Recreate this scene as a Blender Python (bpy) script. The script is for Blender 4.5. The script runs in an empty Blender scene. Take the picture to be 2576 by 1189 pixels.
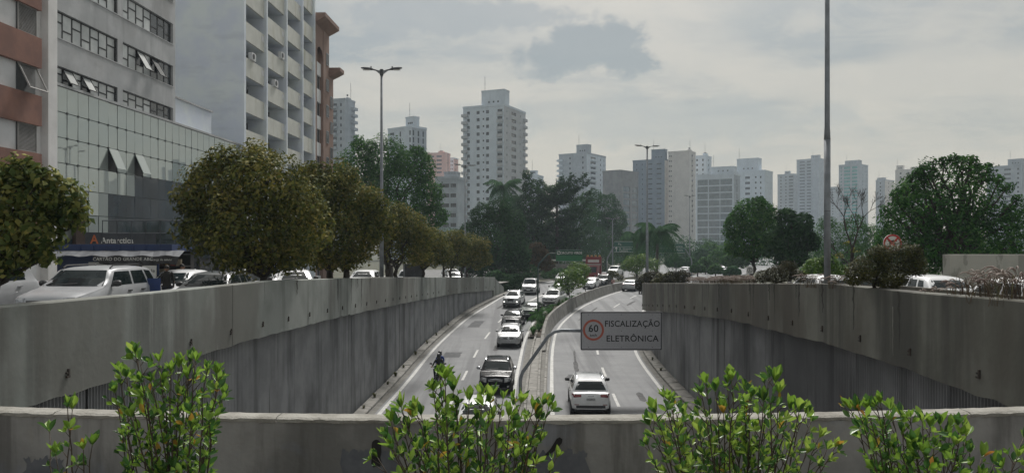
import bpy, bmesh, math, random
import numpy as np
from mathutils import Vector, Matrix
from mathutils.bvhtree import BVHTree

random.seed(7); RNG = np.random.default_rng(7)
SC = bpy.context.scene
COL = SC.collection
PI = math.pi
# ---------------------------------------------------------------- camera (eye height is z = 0)
FPX, WPX, CPX, HPX = 1900.0, 2576.0, 1288.0, 612.0
cam_d = bpy.data.cameras.new('camera'); cam = bpy.data.objects.new('camera', cam_d); COL.objects.link(cam)
cam_d.sensor_fit = 'HORIZONTAL'; cam_d.sensor_width = 36.0; cam_d.lens = 36.0 * FPX / WPX
cam_d.shift_y = (HPX - 594.5) / WPX
cam_d.clip_start = 0.1; cam_d.clip_end = 6000
cam.location = (0, 0, 0); cam.rotation_euler = (PI / 2, 0, 0)
SC.camera = cam
# ---------------------------------------------------------------- sky, sun, exposure
SUN_AZ, SUN_EL = math.radians(8), math.radians(52)
SC.view_settings.view_transform = 'Standard'; SC.view_settings.look = 'None'
SC.cycles.max_bounces = 5; SC.cycles.diffuse_bounces = 3; SC.cycles.glossy_bounces = 3; SC.cycles.transmission_bounces = 2; SC.cycles.volume_bounces = 1; SC.cycles.transparent_max_bounces = 4
SC.view_settings.exposure = 0.75; SC.view_settings.gamma = 1.0
world = bpy.data.worlds.new('World'); SC.world = world; world.use_nodes = True

def world_nodes():
    nt = world.node_tree; N = nt.nodes; L = nt.links; N.clear()
    out = N.new('ShaderNodeOutputWorld')
    sky = N.new('ShaderNodeTexSky'); sky.sky_type = 'NISHITA'; sky.sun_disc = False
    sky.sun_elevation = SUN_EL; sky.sun_rotation = SUN_AZ % (2 * PI); sky.air_density = 1.5; sky.dust_density = 3.0
    bg1 = N.new('ShaderNodeBackground'); bg1.inputs[1].default_value = 0.06; L.new(sky.outputs[0], bg1.inputs[0])
    tc = N.new('ShaderNodeTexCoord'); sep = N.new('ShaderNodeSeparateXYZ'); L.new(tc.outputs['Generated'], sep.inputs[0])

    def math_(op, a, b=None, c=None, clamp=False):
        m = N.new('ShaderNodeMath'); m.operation = op; m.use_clamp = clamp
        for i, v in enumerate((a, b, c)):
            if v is None: continue
            if isinstance(v, (int, float)): m.inputs[i].default_value = v
            else: L.new(v, m.inputs[i])
        return m.outputs[0]

    def ramp(v, lo, hi):
        m = N.new('ShaderNodeMapRange'); m.interpolation_type = 'SMOOTHSTEP'
        L.new(v, m.inputs[0]); m.inputs[1].default_value = lo; m.inputs[2].default_value = hi
        return m.outputs[0]

    def mix(f, a, b):
        m = N.new('ShaderNodeMix'); m.data_type = 'RGBA'
        if isinstance(f, (int, float)): m.inputs[0].default_value = f
        else: L.new(f, m.inputs[0])
        for i, v in ((6, a), (7, b)):
            if isinstance(v, tuple): m.inputs[i].default_value = (*v, 1)
            else: L.new(v, m.inputs[i])
        return m.outputs[2]

    # a flat cloud deck: direction projected on a plane overhead
    zz = math_('MAXIMUM', sep.outputs[2], 0.0)
    den = math_('ADD', zz, 0.22)
    cx = math_('DIVIDE', sep.outputs[0], den); cy = math_('DIVIDE', sep.outputs[1], den)
    cmb = N.new('ShaderNodeCombineXYZ'); L.new(cx, cmb.inputs[0]); L.new(cy, cmb.inputs[1])

    def noise(vec, scale, detail, rough, dist=0.0, off=(0, 0, 0), sc=(1, 1, 1)):
        mp = N.new('ShaderNodeMapping'); L.new(vec, mp.inputs[0]); mp.inputs['Location'].default_value = off; mp.inputs['Scale'].default_value = sc
        n = N.new('ShaderNodeTexNoise'); L.new(mp.outputs[0], n.inputs[0])
        n.inputs['Scale'].default_value = scale; n.inputs['Detail'].default_value = detail
        n.inputs['Roughness'].default_value = rough; n.inputs['Distortion'].default_value = dist
        return n.outputs[0]
    n1 = noise(cmb.outputs[0], 1.15, 6, 0.52, 0.6, (3.1, 1.7, 0), (1.0, 1.5, 1))
    n2 = noise(cmb.outputs[0], 3.4, 7, 0.66, 0.5, (7.0, 4.0, 2.0), (1, 1.3, 1))
    f1 = ramp(n1, 0.36, 0.62)
    f2 = ramp(n2, 0.44, 0.62)
    deck = mix(f1, (0.285, 0.322, 0.34), (0.495, 0.475, 0.43))
    deck = mix(math_('MULTIPLY', f2, 0.45), deck, (0.56, 0.525, 0.46))
    # hazy warm band above the skyline
    hz = math_('MULTIPLY', math_('SUBTRACT', 1.0, ramp(sep.outputs[2], 0.0, 0.26)), 0.72)
    deck = mix(hz, deck, (0.55, 0.515, 0.45))
    # glow of the veiled sun high on the left
    sv = N.new('ShaderNodeVectorMath'); sv.operation = 'DOT_PRODUCT'; L.new(tc.outputs['Generated'], sv.inputs[0])
    sv.inputs[1].default_value = (math.sin(SUN_AZ) * math.cos(SUN_EL), math.cos(SUN_AZ) * math.cos(SUN_EL), math.sin(SUN_EL))
    gl = ramp(sv.outputs['Value'], 0.72, 1.0)
    deck = mix(math_('MULTIPLY', gl, 0.75), deck, (0.85, 0.80, 0.70))

    # a darker cumulus ahead
    def cloud(px, py, hw, hh, seed, col, strength, deck):
        d = Vector(((px - CPX) / FPX, 1.0, (HPX - py) / FPX))
        ax = math_('DIVIDE', sep.outputs[0], sep.outputs[1]); az = math_('DIVIDE', sep.outputs[2], sep.outputs[1])
        u = math_('DIVIDE', math_('SUBTRACT', ax, d.x), hw / FPX); v = math_('DIVIDE', math_('SUBTRACT', az, d.z), hh / FPX)
        r = math_('SQRT', math_('ADD', math_('MULTIPLY', u, u), math_('MULTIPLY', v, v)))
        cb = N.new('ShaderNodeCombineXYZ'); L.new(ax, cb.inputs[0]); L.new(az, cb.inputs[1])
        n = noise(cb.outputs[0], 13, 5, 0.6, 0.2, (seed, seed * 2, 0), (1, 1.5, 1))
        n2_ = noise(cb.outputs[0], 42, 3, 0.55, 0.0, (seed, seed * 3, 0))
        e = math_('ADD', r, math_('ADD', math_('MULTIPLY', math_('SUBTRACT', n, 0.5), 2.6), math_('MULTIPLY', math_('SUBTRACT', n2_, 0.5), 0.7)))
        f = math_('SUBTRACT', 1.0, ramp(e, 0.58, 1.10))
        fwd = ramp(sep.outputs[1], 0.05, 0.2)
        return mix(math_('MULTIPLY', math_('MULTIPLY', f, strength), fwd), deck, col)
    deck = cloud(1470, 130, 225, 70, 2.2, (0.235, 0.28, 0.305), 0.85, deck)
    deck = cloud(1700, 300, 520, 60, 8.2, (0.36, 0.385, 0.385), 0.6, deck)
    deck = cloud(1150, 40, 330, 60, 5.9, (0.30, 0.335, 0.355), 0.7, deck)
    bg2 = N.new('ShaderNodeBackground'); L.new(deck, bg2.inputs[0]); bg2.inputs[1].default_value = 0.62
    ms = N.new('ShaderNodeMixShader'); ms.inputs[0].default_value = 0.84
    L.new(bg1.outputs[0], ms.inputs[1]); L.new(bg2.outputs[0], ms.inputs[2]); L.new(ms.outputs[0], out.inputs[0])
world_nodes()
sun_d = bpy.data.lights.new('sun', 'SUN'); sun_d.energy = 2.5; sun_d.angle = math.radians(20); sun_d.color = (1, 0.97, 0.93)
sun = bpy.data.objects.new('sun', sun_d); COL.objects.link(sun)
sun.rotation_euler = Vector((math.sin(SUN_AZ) * math.cos(SUN_EL), math.cos(SUN_AZ) * math.cos(SUN_EL), math.sin(SUN_EL))).to_track_quat('Z', 'Y').to_euler()

# ---------------------------------------------------------------- helpers
def P(px, py, d):
    """A point d metres ahead that the photo shows at (px, py) of a 2576-wide frame."""
    return Vector(((px - CPX) / FPX * d, d, (HPX - py) / FPX * d))

def X(px, d): return (px - CPX) / FPX * d
def Z(py, d): return (HPX - py) / FPX * d

def tag(o, label=None, cat=None, group=None, kind=None):
    if label: o['label'] = label
    if cat: o['category'] = cat
    if group: o['group'] = group
    if kind: o['kind'] = kind
    return o

def empty(name, loc=(0, 0, 0), rz=0.0, label=None, cat=None, group=None):
    o = bpy.data.objects.new(name, None); COL.objects.link(o)
    o.location = loc; o.rotation_euler = (0, 0, rz); o.empty_display_size = 0.2
    return tag(o, label, cat, group)

def link(name, me, parent=None, M=None):
    o = bpy.data.objects.new(name, me); COL.objects.link(o)
    if parent is not None: o.parent = parent
    if M is not None: o.matrix_local = M
    return o

def T(x, y, z): return Matrix.Translation((x, y, z))
def RZ(a): return Matrix.Rotation(a, 4, 'Z')
def RX(a): return Matrix.Rotation(a, 4, 'X')
def RY(a): return Matrix.Rotation(a, 4, 'Y')

class MB:
    def __init__(s): s.v = []; s.f = []; s.m = []
    def quad(s, a, b, c, d, mi=0):
        i = len(s.v); s.v += [tuple(a), tuple(b), tuple(c), tuple(d)]; s.f.append((i, i + 1, i + 2, i + 3)); s.m.append(mi)
    def poly(s, pts, mi=0):
        i = len(s.v); s.v += [tuple(p) for p in pts]; s.f.append(tuple(range(i, i + len(pts)))); s.m.append(mi)
    def box(s, x0, x1, y0, y1, z0, z1, mi=0, ch=0.0):
        return s.obox(((x0 + x1) / 2, (y0 + y1) / 2, (z0 + z1) / 2), (abs(x1 - x0) / 2, 0, 0), (0, abs(y1 - y0) / 2, 0), (0, 0, abs(z1 - z0) / 2), mi)
    def obox(s, c, ux, uy, uz, mi=0):
        c, ux, uy, uz = Vector(c), Vector(ux), Vector(uy), Vector(uz); i = len(s.v)
        for a, b, d in ((-1, -1, -1), (1, -1, -1), (1, 1, -1), (-1, 1, -1), (-1, -1, 1), (1, -1, 1), (1, 1, 1), (-1, 1, 1)):
            s.v.append(tuple(c + ux * a + uy * b + uz * d))
        for f in ((0, 3, 2, 1), (4, 5, 6, 7), (0, 1, 5, 4), (1, 2, 6, 5), (2, 3, 7, 6), (3, 0, 4, 7)):
            s.f.append(tuple(i + k for k in f)); s.m.append(mi)
        return s
    def grid(s, rows, mi=0, closed=False):
        i = len(s.v); n = len(rows[0])
        for r in rows: s.v += [tuple(p) for p in r]
        for a in range(len(rows) - 1):
            for b in range(n if closed else n - 1):
                c = (b + 1) % n
                s.f.append((i + a * n + b, i + a * n + c, i + (a + 1) * n + c, i + (a + 1) * n + b)); s.m.append(mi)
        return s
    def tube(s, path, rad, n=8, mi=0, cap=True):
        path = [Vector(p) for p in path]
        if not hasattr(rad, '__len__'): rad = [rad] * len(path)
        rows = []; ref = None
        for k, p in enumerate(path):
            t = (path[min(k + 1, len(path) - 1)] - path[max(k - 1, 0)])
            t = t.normalized() if t.length > 1e-9 else Vector((0, 0, 1))
            if ref is None: ref = Vector((1, 0, 0)) if abs(t.x) < 0.8 else Vector((0, 1, 0))
            a = (ref - t * ref.dot(t)).normalized(); b = t.cross(a); ref = a
            rows.append([p + (a * math.cos(2 * PI * q / n) + b * math.sin(2 * PI * q / n)) * rad[k] for q in range(n)])
        i = len(s.v); s.grid(rows, mi, True)
        if cap:
            s.f.append(tuple(reversed(range(i, i + n)))); s.m.append(mi)
            e = i + (len(rows) - 1) * n; s.f.append(tuple(range(e, e + n))); s.m.append(mi)
        return s
    def prism(s, pts, off, mi=0):
        """closed polygon pts (3d, planar) extruded by vector off"""
        pts = [Vector(p) for p in pts]; off = Vector(off); n = len(pts); i = len(s.v)
        s.v += [tuple(p) for p in pts] + [tuple(p + off) for p in pts]
        s.f.append(tuple(range(i, i + n))); s.m.append(mi)
        s.f.append(tuple(reversed(range(i + n, i + 2 * n)))); s.m.append(mi)
        for k in range(n):
            j = (k + 1) % n
            s.f.append((i + k, i + n + k, i + n + j, i + j)); s.m.append(mi)
        return s
    def mesh(s, name, mats, smooth=False, fix=True):
        me = bpy.data.meshes.new(name); me.from_pydata(s.v, [], s.f)
        for m in (mats if isinstance(mats, (list, tuple)) else [mats]): me.materials.append(m)
        if any(s.m): me.polygons.foreach_set('material_index', s.m)
        if fix:
            bm = bmesh.new(); bm.from_mesh(me); bmesh.ops.recalc_face_normals(bm, faces=bm.faces); bm.to_mesh(me); bm.free()
        if smooth: me.polygons.foreach_set('use_smooth', [True] * len(me.polygons))
        me.update(); return me
    def build(s, name, mats, parent=None, M=None, smooth=False, fix=True):
        return link(name, s.mesh(name, mats, smooth, fix), parent, M)

# ---------------------------------------------------------------- materials
def nmat(name, c1, c2=None, scale=3.0, detail=6, rough=0.8, bump=0.0, bscale=None, stretch=(1, 1, 1), coord='pos', layers=(), metal=0.0, spec=0.5, coat=0.0, island=0.0, lo=0.35, hi=0.65):
    m = bpy.data.materials.new(name); m.use_nodes = True; nt = m.node_tree; N = nt.nodes; L = nt.links
    b = N['Principled BSDF']; b.inputs['Roughness'].default_value = rough; b.inputs['Metallic'].default_value = metal
    b.inputs['Specular IOR Level'].default_value = spec; b.inputs['Coat Weight'].default_value = coat; b.inputs['Coat Roughness'].default_value = 0.06
    if coord == 'pos': src = N.new('ShaderNodeNewGeometry').outputs['Position']
    else: src = N.new('ShaderNodeTexCoord').outputs['Object']

    def fac(scale, stretch, lo, hi, detail=6, off=0.0):
        mp = N.new('ShaderNodeMapping'); L.new(src, mp.inputs[0]); mp.inputs['Scale'].default_value = stretch; mp.inputs['Location'].default_value = (off, off * 1.7, off * 0.6)
        n = N.new('ShaderNodeTexNoise'); L.new(mp.outputs[0], n.inputs[0]); n.inputs['Scale'].default_value = scale; n.inputs['Detail'].default_value = detail
        n.inputs['Roughness'].default_value = 0.6
        r = N.new('ShaderNodeMapRange'); r.interpolation_type = 'SMOOTHSTEP'; L.new(n.outputs[0], r.inputs[0]); r.inputs[1].default_value = lo; r.inputs[2].default_value = hi
        return r.outputs[0]

    def mix(f, a, c):
        x = N.new('ShaderNodeMix'); x.data_type = 'RGBA'; L.new(f, x.inputs[0])
        if isinstance(a, tuple): x.inputs[6].default_value = (*a, 1)
        else: L.new(a, x.inputs[6])
        x.inputs[7].default_value = (*c, 1); return x.outputs[2]
    col = c1
    if c2: col = mix(fac(scale, stretch, lo, hi, detail), c1, c2)
    for k, (c, s_, st, l_, h_, amt) in enumerate(layers):
        f = fac(s_, st, l_, h_, 5, 3.3 * (k + 1))
        mm = N.new('ShaderNodeMath'); mm.operation = 'MULTIPLY'; mm.inputs[1].default_value = amt; L.new(f, mm.inputs[0])
        col = mix(mm.outputs[0], col, c)
    if island and not isinstance(col, tuple):
        g = N.new('ShaderNodeObjectInfo'); hv = N.new('ShaderNodeHueSaturation'); L.new(col, hv.inputs['Color'])
        r = N.new('ShaderNodeMapRange'); L.new(g.outputs['Random'], r.inputs[0]); r.inputs[3].default_value = 1 - island; r.inputs[4].default_value = 1 + island
        L.new(r.outputs[0], hv.inputs['Value']); col = hv.outputs[0]
    if isinstance(col, tuple): b.inputs['Base Color'].default_value = (*col, 1)
    else: L.new(col, b.inputs['Base Color'])
    if bump:
        bn = N.new('ShaderNodeTexNoise'); L.new(src, bn.inputs[0]); bn.inputs['Scale'].default_value = bscale or scale * 6; bn.inputs['Detail'].default_value = 5
        bp = N.new('ShaderNodeBump'); bp.inputs['Strength'].default_value = bump; bp.inputs['Distance'].default_value = 0.02
        L.new(bn.outputs[0], bp.inputs['Height']); L.new(bp.outputs[0], b.inputs['Normal'])
    return m

def leafmat(name, cols, trans=0.25, rough=0.55, nscale=0.6, spec=0.3, perobj=False):
    """foliage: each leaf its own tone, larger patches drift between tones"""
    m = bpy.data.materials.new(name); m.use_nodes = True; nt = m.node_tree; N = nt.nodes; L = nt.links
    b = N['Principled BSDF']; b.inputs['Roughness'].default_value = rough; b.inputs['Specular IOR Level'].default_value = spec
    geo = N.new('ShaderNodeNewGeometry')
    rnd = N.new('ShaderNodeObjectInfo').outputs['Random'] if perobj else geo.outputs['Random Per Island']
    n = N.new('ShaderNodeTexNoise'); L.new(geo.outputs['Position'], n.inputs[0]); n.inputs['Scale'].default_value = nscale; n.inputs['Detail'].default_value = 3
    a = N.new('ShaderNodeMath'); a.operation = 'MULTIPLY_ADD'; L.new(n.outputs[0], a.inputs[0]); a.inputs[1].default_value = 1.1
    s = N.new('ShaderNodeMath'); s.operation = 'MULTIPLY'; L.new(rnd, s.inputs[0]); s.inputs[1].default_value = 0.75
    t = N.new('ShaderNodeMath'); t.operation = 'SUBTRACT'; L.new(s.outputs[0], t.inputs[0]); t.inputs[1].default_value = 0.42
    L.new(t.outputs[0], a.inputs[2])
    r = N.new('ShaderNodeValToRGB'); L.new(a.outputs[0], r.inputs[0]); e = r.color_ramp.elements
    while len(e) < len(cols): e.new(0.5)
    for i, c in enumerate(cols): e[i].position = i / max(1, len(cols) - 1); e[i].color = (*c, 1)
    L.new(r.outputs[0], b.inputs['Base Color'])
    tr = N.new('ShaderNodeBsdfTranslucent'); L.new(r.outputs[0], tr.inputs[0])
    mx = N.new('ShaderNodeMixShader'); mx.inputs[0].default_value = trans
    L.new(b.outputs[0], mx.inputs[1]); L.new(tr.outputs[0], mx.inputs[2]); L.new(mx.outputs[0], N['Material Output'].inputs[0])
    return m

def glassmat(name, col=(0.02, 0.025, 0.03), rough=0.06, spec=0.8, island=0.0):
    m = nmat(name, col, tuple(min(1, c * 1.7) for c in col), scale=0.8, rough=rough, spec=spec, coord='pos', island=island)
    return m

def paintmat(name, col, metal=0.0, rough=0.35):
    m = nmat(name, col, tuple(c * 0.86 for c in col), scale=2.2, rough=rough, metal=metal, coat=(0.5 if max(col) > .05 else .0), spec=(0.5 if max(col) > .05 else .14), coord='obj',
             layers=[((0.13, 0.12, 0.105), 1.4, (1, 1, 2.5), 0.55, 0.8, 0.07 if max(col) > .05 else .015)])
    return m

MT = {}
def mats():
    A = MT
    A['asphalt'] = nmat('asphalt', (0.147, 0.151, 0.156), (0.178, 0.182, 0.185), 0.5, rough=0.82, bump=0.25, bscale=60,
                        layers=[((0.083, 0.086, 0.090), 0.22, (4.0, 0.12, 1), 0.47, 0.64, 0.7), ((0.198, 0.200, 0.200), 0.7, (1, 0.35, 1), 0.6, 0.8, 0.4), ((0.048, 0.048, 0.049), 3.0, (1, 0.3, 1), 0.70, 0.78, 0.5)])
    A['asphalt_street'] = nmat('asphalt_street', (0.10, 0.10, 0.10), (0.14, 0.14, 0.138), 0.4, rough=0.85)
    A['pavement'] = nmat('pavement', (0.20, 0.195, 0.18), (0.27, 0.26, 0.24), 1.5, rough=0.9)
    A['roadpaint'] = nmat('roadpaint', (0.46, 0.46, 0.44), (0.33, 0.33, 0.315), 5, rough=0.7, layers=[((0.16, 0.16, 0.16), 9, (1, 1, 1), 0.6, 0.72, 0.7)])
    A['kerb'] = nmat('kerb', (0.17, 0.165, 0.15), (0.25, 0.24, 0.22), 1.8, rough=0.92, bump=0.4, bscale=14, layers=[((0.07, 0.068, 0.06), 1.1, (1, 1, 1), 0.52, 0.7, 0.6)])
    A['gutter'] = nmat('gutter', (0.115, 0.112, 0.10), (0.165, 0.16, 0.145), 2.4, rough=0.92, layers=[((0.07, 0.065, 0.055), 0.9, (1, 0.3, 1), 0.5, 0.7, 0.6)])
    A['band'] = nmat('band_concrete', (0.208, 0.224, 0.206), (0.271, 0.286, 0.266), 0.9, rough=0.9, bump=0.25, bscale=9,
                     layers=[((0.082, 0.085, 0.077), 0.7, (1, 1.0, 0.09), 0.48, 0.62, 0.7), ((0.120, 0.117, 0.101), 0.2, (1, 1, 0.5), 0.47, 0.60, 0.7),
                             ((0.340, 0.345, 0.324), 3.0, (1, 1, 0.06), 0.62, 0.74, 0.5), ((0.126, 0.150, 0.115), 0.5, (1, 1, 1), 0.55, 0.75, 0.4)])
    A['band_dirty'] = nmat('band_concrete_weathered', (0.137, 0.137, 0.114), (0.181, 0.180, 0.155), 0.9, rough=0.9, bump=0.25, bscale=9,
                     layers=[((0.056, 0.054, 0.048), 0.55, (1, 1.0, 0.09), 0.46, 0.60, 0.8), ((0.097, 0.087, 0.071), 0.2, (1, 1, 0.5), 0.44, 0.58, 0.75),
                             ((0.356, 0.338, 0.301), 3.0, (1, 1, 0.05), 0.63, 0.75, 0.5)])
    A['sheet'] = nmat('corrugated_concrete', (0.27, 0.275, 0.28), (0.345, 0.35, 0.355), 0.8, rough=0.85,
                      layers=[((0.12, 0.122, 0.125), 0.9, (1, 1.0, 0.10), 0.46, 0.66, 0.75), ((0.46, 0.47, 0.485), 1.1, (1, 1, 0.18), 0.58, 0.72, 0.5), ((0.10, 0.10, 0.10), 0.3, (1, 1, 0.8), 0.53, 0.68, 0.5),
                              ((0.07, 0.07, 0.07), 4.0, (1, 1, 0.03), 0.60, 0.70, 0.7), ((0.42, 0.43, 0.44), 9.0, (1, 1, 0.03), 0.64, 0.72, 0.5)])
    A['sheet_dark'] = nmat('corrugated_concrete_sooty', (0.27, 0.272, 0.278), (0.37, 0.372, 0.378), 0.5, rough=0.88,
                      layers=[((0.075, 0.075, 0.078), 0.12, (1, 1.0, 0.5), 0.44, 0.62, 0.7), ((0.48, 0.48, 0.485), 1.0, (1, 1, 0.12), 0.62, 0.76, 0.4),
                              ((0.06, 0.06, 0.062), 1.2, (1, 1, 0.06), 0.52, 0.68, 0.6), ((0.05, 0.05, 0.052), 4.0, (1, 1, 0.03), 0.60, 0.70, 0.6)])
    A['parapet'] = nmat('parapet_concrete', (0.26, 0.258, 0.25), (0.35, 0.347, 0.335), 1.6, rough=0.92, bump=0.3, bscale=18,
                      layers=[((0.12, 0.12, 0.116), 0.9, (1, 1, 0.5), 0.46, 0.64, 0.7), ((0.24, 0.265, 0.32), 1.1, (1, 1, 1.4), 0.55, 0.66, 0.55), ((0.10, 0.097, 0.09), 3.0, (1, 1, 0.12), 0.52, 0.66, 0.6), ((0.32, 0.31, 0.28), 9, (1, 1, 0.4), 0.63, 0.73, 0.4)])
    A['coping'] = nmat('coping_concrete', (0.215, 0.205, 0.18), (0.30, 0.29, 0.26), 6, rough=0.92, bump=0.5, bscale=40, layers=[((0.13, 0.12, 0.10), 2.5, (1, 1, 1), 0.52, 0.70, 0.6)])
    A['barrier'] = nmat('barrier_concrete', (0.16, 0.155, 0.14), (0.22, 0.215, 0.20), 1.2, rough=0.9, layers=[((0.08, 0.078, 0.07), 0.9, (1, 1, 0.3), 0.5, 0.7, 0.7), ((0.33, 0.33, 0.32), 1.6, (1, 1, 1), 0.60, 0.68, 0.55)])
    A['soil'] = nmat('soil', (0.045, 0.035, 0.025), (0.08, 0.062, 0.045), 3, rough=0.95, bump=0.5)
    A['ground'] = nmat('ground_cover', (0.035, 0.045, 0.022), (0.07, 0.065, 0.04), 0.3, rough=0.95)
    A['steel'] = nmat('galvanised_steel', (0.17, 0.185, 0.20), (0.23, 0.25, 0.27), 3, rough=0.5, metal=0.35)
    A['steel_dark'] = nmat('weathered_steel', (0.055, 0.06, 0.065), (0.09, 0.095, 0.10), 3, rough=0.55, metal=0.3)
    A['rust'] = nmat('rusty_steel', (0.030, 0.024, 0.020), (0.06, 0.045, 0.035), 8, rough=0.8)
    A['black'] = nmat('black_rubber', (0.012, 0.012, 0.013), (0.022, 0.022, 0.022), 12, rough=0.75)
    A['trim'] = nmat('black_plastic', (0.018, 0.018, 0.02), (0.03, 0.03, 0.032), 12, rough=0.5)
    A['chrome'] = nmat('chrome', (0.55, 0.56, 0.58), (0.42, 0.43, 0.45), 5, rough=0.22, metal=0.9)
    A['bark'] = nmat('bark', (0.022, 0.018, 0.014), (0.05, 0.04, 0.03), 4, rough=0.95, bump=0.6, stretch=(1, 1, 0.25))
    A['bark_grey'] = nmat('bark_grey', (0.06, 0.052, 0.042), (0.11, 0.097, 0.08), 4, rough=0.95, bump=0.6, stretch=(1, 1, 0.25))
    A['glass'] = glassmat('window_glass', (0.022, 0.028, 0.032))
    A['carglass'] = nmat('car_glass', (0.010, 0.016, 0.018), (0.022, 0.030, 0.031), 1.4, rough=0.04, spec=0.38, coord='obj', coat=0.0)
    A['white'] = nmat('white_enamel', (0.62, 0.62, 0.60), (0.52, 0.52, 0.50), 3, rough=0.5)
    A['red'] = nmat('red_enamel', (0.42, 0.03, 0.025), (0.32, 0.025, 0.02), 3, rough=0.45)
    A['tail'] = nmat('tail_lamp', (0.22, 0.012, 0.015), (0.12, 0.008, 0.01), 6, rough=0.2, coord='obj', coat=0.6)
    A['lamp'] = nmat('head_lamp', (0.42, 0.43, 0.44), (0.16, 0.165, 0.17), 9, rough=0.15, coord='obj', coat=0.8, metal=0.3)
    lit = bpy.data.materials.new('lit_head_lamp'); lit.use_nodes = True; b = lit.node_tree.nodes['Principled BSDF']
    b.inputs['Base Color'].default_value = (0.9, 0.9, 0.85, 1); b.inputs['Emission Color'].default_value = (1, 0.97, 0.9, 1); b.inputs['Emission Strength'].default_value = 2.0
    A['lit'] = lit
    A['plate'] = nmat('plate', (0.60, 0.61, 0.62), (0.5, 0.51, 0.52), 8, rough=0.5, coord='obj')
    A['blue'] = nmat('blue_enamel', (0.018, 0.05, 0.19), (0.012, 0.035, 0.13), 2, rough=0.55)
    A['ink'] = nmat('ink_black', (0.012, 0.012, 0.012), (0.02, 0.02, 0.02), 5, rough=0.7)
mats()
# ================================================================ levels and plan curves (y is the distance ahead)
def fn(*pts):
    xs = [p[0] for p in pts]; ys = [p[1] for p in pts]
    return lambda d: float(np.interp(d, xs, ys))

def smooth_fn(*pts):
    f = fn(*pts)
    return lambda d: sum(f(d + k) for k in (-4, -2, 0, 2, 4)) / 5

z_road = smooth_fn((-40, -7.9), (50, -7.9), (60, -7.65), (70, -7.1), (80, -6.5), (90, -6.12), (105, -5.95), (140, -6.05), (200, -6.3), (320, -6.6), (2000, -8))
z_left = smooth_fn((-40, -1.75), (12, -1.9), (21, -2.35), (39, -2.8), (54, -3.4), (70, -4.1), (87, -4.8), (105, -5.1), (130, -5.3), (200, -6.0), (320, -6.6), (2000, -8))
z_right = smooth_fn((-40, -1.9), (12, -2.1), (25, -2.6), (43, -3.2), (66, -4.6), (80, -5.3), (95, -5.9), (140, -6.1), (200, -6.3), (320, -6.6), (2000, -8))
x_lwall = smooth_fn((-40, -7.9), (12, -7.9), (34, -7.35), (45, -7.1), (52, -7.05), (60, -6.6), (72.5, -5.2), (80, -3.6), (90, -1.5), (96, 0))
x_rwall = smooth_fn((-40, 8.2), (12, 8.2), (34, 9.0), (41.5, 9.25), (49, 9.6), (56, 10.1), (66, 11.6), (78, 14.6), (91, 19.2), (100, 23))
x_ll = smooth_fn((-40, -6.5), (34, -6.2), (42.5, -5.97), (52, -5.9), (60, -5.5), (72, -4.1), (80, -2.4), (90, -0.8), (100, 1.1), (120, 6.3), (150, 16), (200, 35), (260, 60), (320, 85))
x_lr = smooth_fn((-40, -0.4), (34, -0.05), (42.5, 0.157), (60, 0.96), (71, 2.2), (79.7, 4.6), (89, 8.0), (100, 12.5), (130, 26), (190, 54), (260, 89), (320, 119))
x_rl = smooth_fn((-40, 1.3), (34, 1.79), (46.3, 2.43), (55.6, 2.95), (65.9, 3.9), (78, 7.0), (90.6, 11.8), (95.8, 13.9), (130, 29), (190, 57), (260, 92), (320, 122))
x_rr = smooth_fn((-40, 7.2), (34, 7.8), (45, 8.27), (55, 8.85), (65.9, 10.5), (78, 13.7), (90.6, 18.4), (95.8, 20.6), (130, 35.7), (190, 63.8), (260, 99), (320, 129))
t_left = fn((-40, -.9), (11, -.93), (15.7, -1.03), (23.3, -1.14), (39, -1.745), (54, -2.42), (70, -3.13), (86, -3.85), (92, -4.1))
b_left = fn((-40, -2.5), (11.5, -2.54), (14.8, -2.63), (21, -2.71), (29, -2.96), (39, -3.37), (57, -4.2), (70.5, -4.66), (87, -5.35), (92, -5.5))
t_right = fn((-40, -.86), (11.6, -.889), (15, -.97), (19.5, -1.03), (29.4, -1.55), (42.8, -2.25), (56, -2.95), (66, -3.47), (78, -4.1))
b_right = fn((-40, -2.6), (11.6, -2.62), (15.4, -2.55), (19.5, -2.60), (29.4, -2.98), (42.8, -3.9), (56, -4.95), (66, -5.75), (78, -6.3))

def ys(a, b, st=2.0):
    n = max(1, int(round((b - a) / st))); return [a + (b - a) * k / n for k in range(n + 1)]

def strip(name, yl, fx0, fx1, fz, dz, mat, parent=None, n=1, kind=None):
    mb = MB(); mb.grid([[(fx0(y) + (fx1(y) - fx0(y)) * k / n, y, fz(y) + dz) for k in range(n + 1)] for y in yl])
    o = mb.build(name, mat, parent, fix=False)
    if kind: o['kind'] = kind
    return o

def sweep(name, yl, fx, fz, prof, mat, parent=None, kind=None, closed=True, jag=0.0):
    """profile of (x offset, z offset) pairs carried along the curve x = fx(y)"""
    mb = MB(); rows = []
    for y in yl:
        j = random.uniform(-jag, jag)
        rows.append([(fx(y) + a, y, fz(y) + b + (j if b > 0.05 else 0)) for a, b in prof])
    mb.grid(rows, 0, closed)
    n = len(prof)
    if closed:
        mb.f.append(tuple(range(n))); mb.m.append(0); e = (len(rows) - 1) * n; mb.f.append(tuple(range(e, e + n))); mb.m.append(0)
    o = mb.build(name, mat, parent)
    if kind: o['kind'] = kind
    return o

def c(v): return lambda y: v
def off(f, a): return lambda y: f(y) + a

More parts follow.
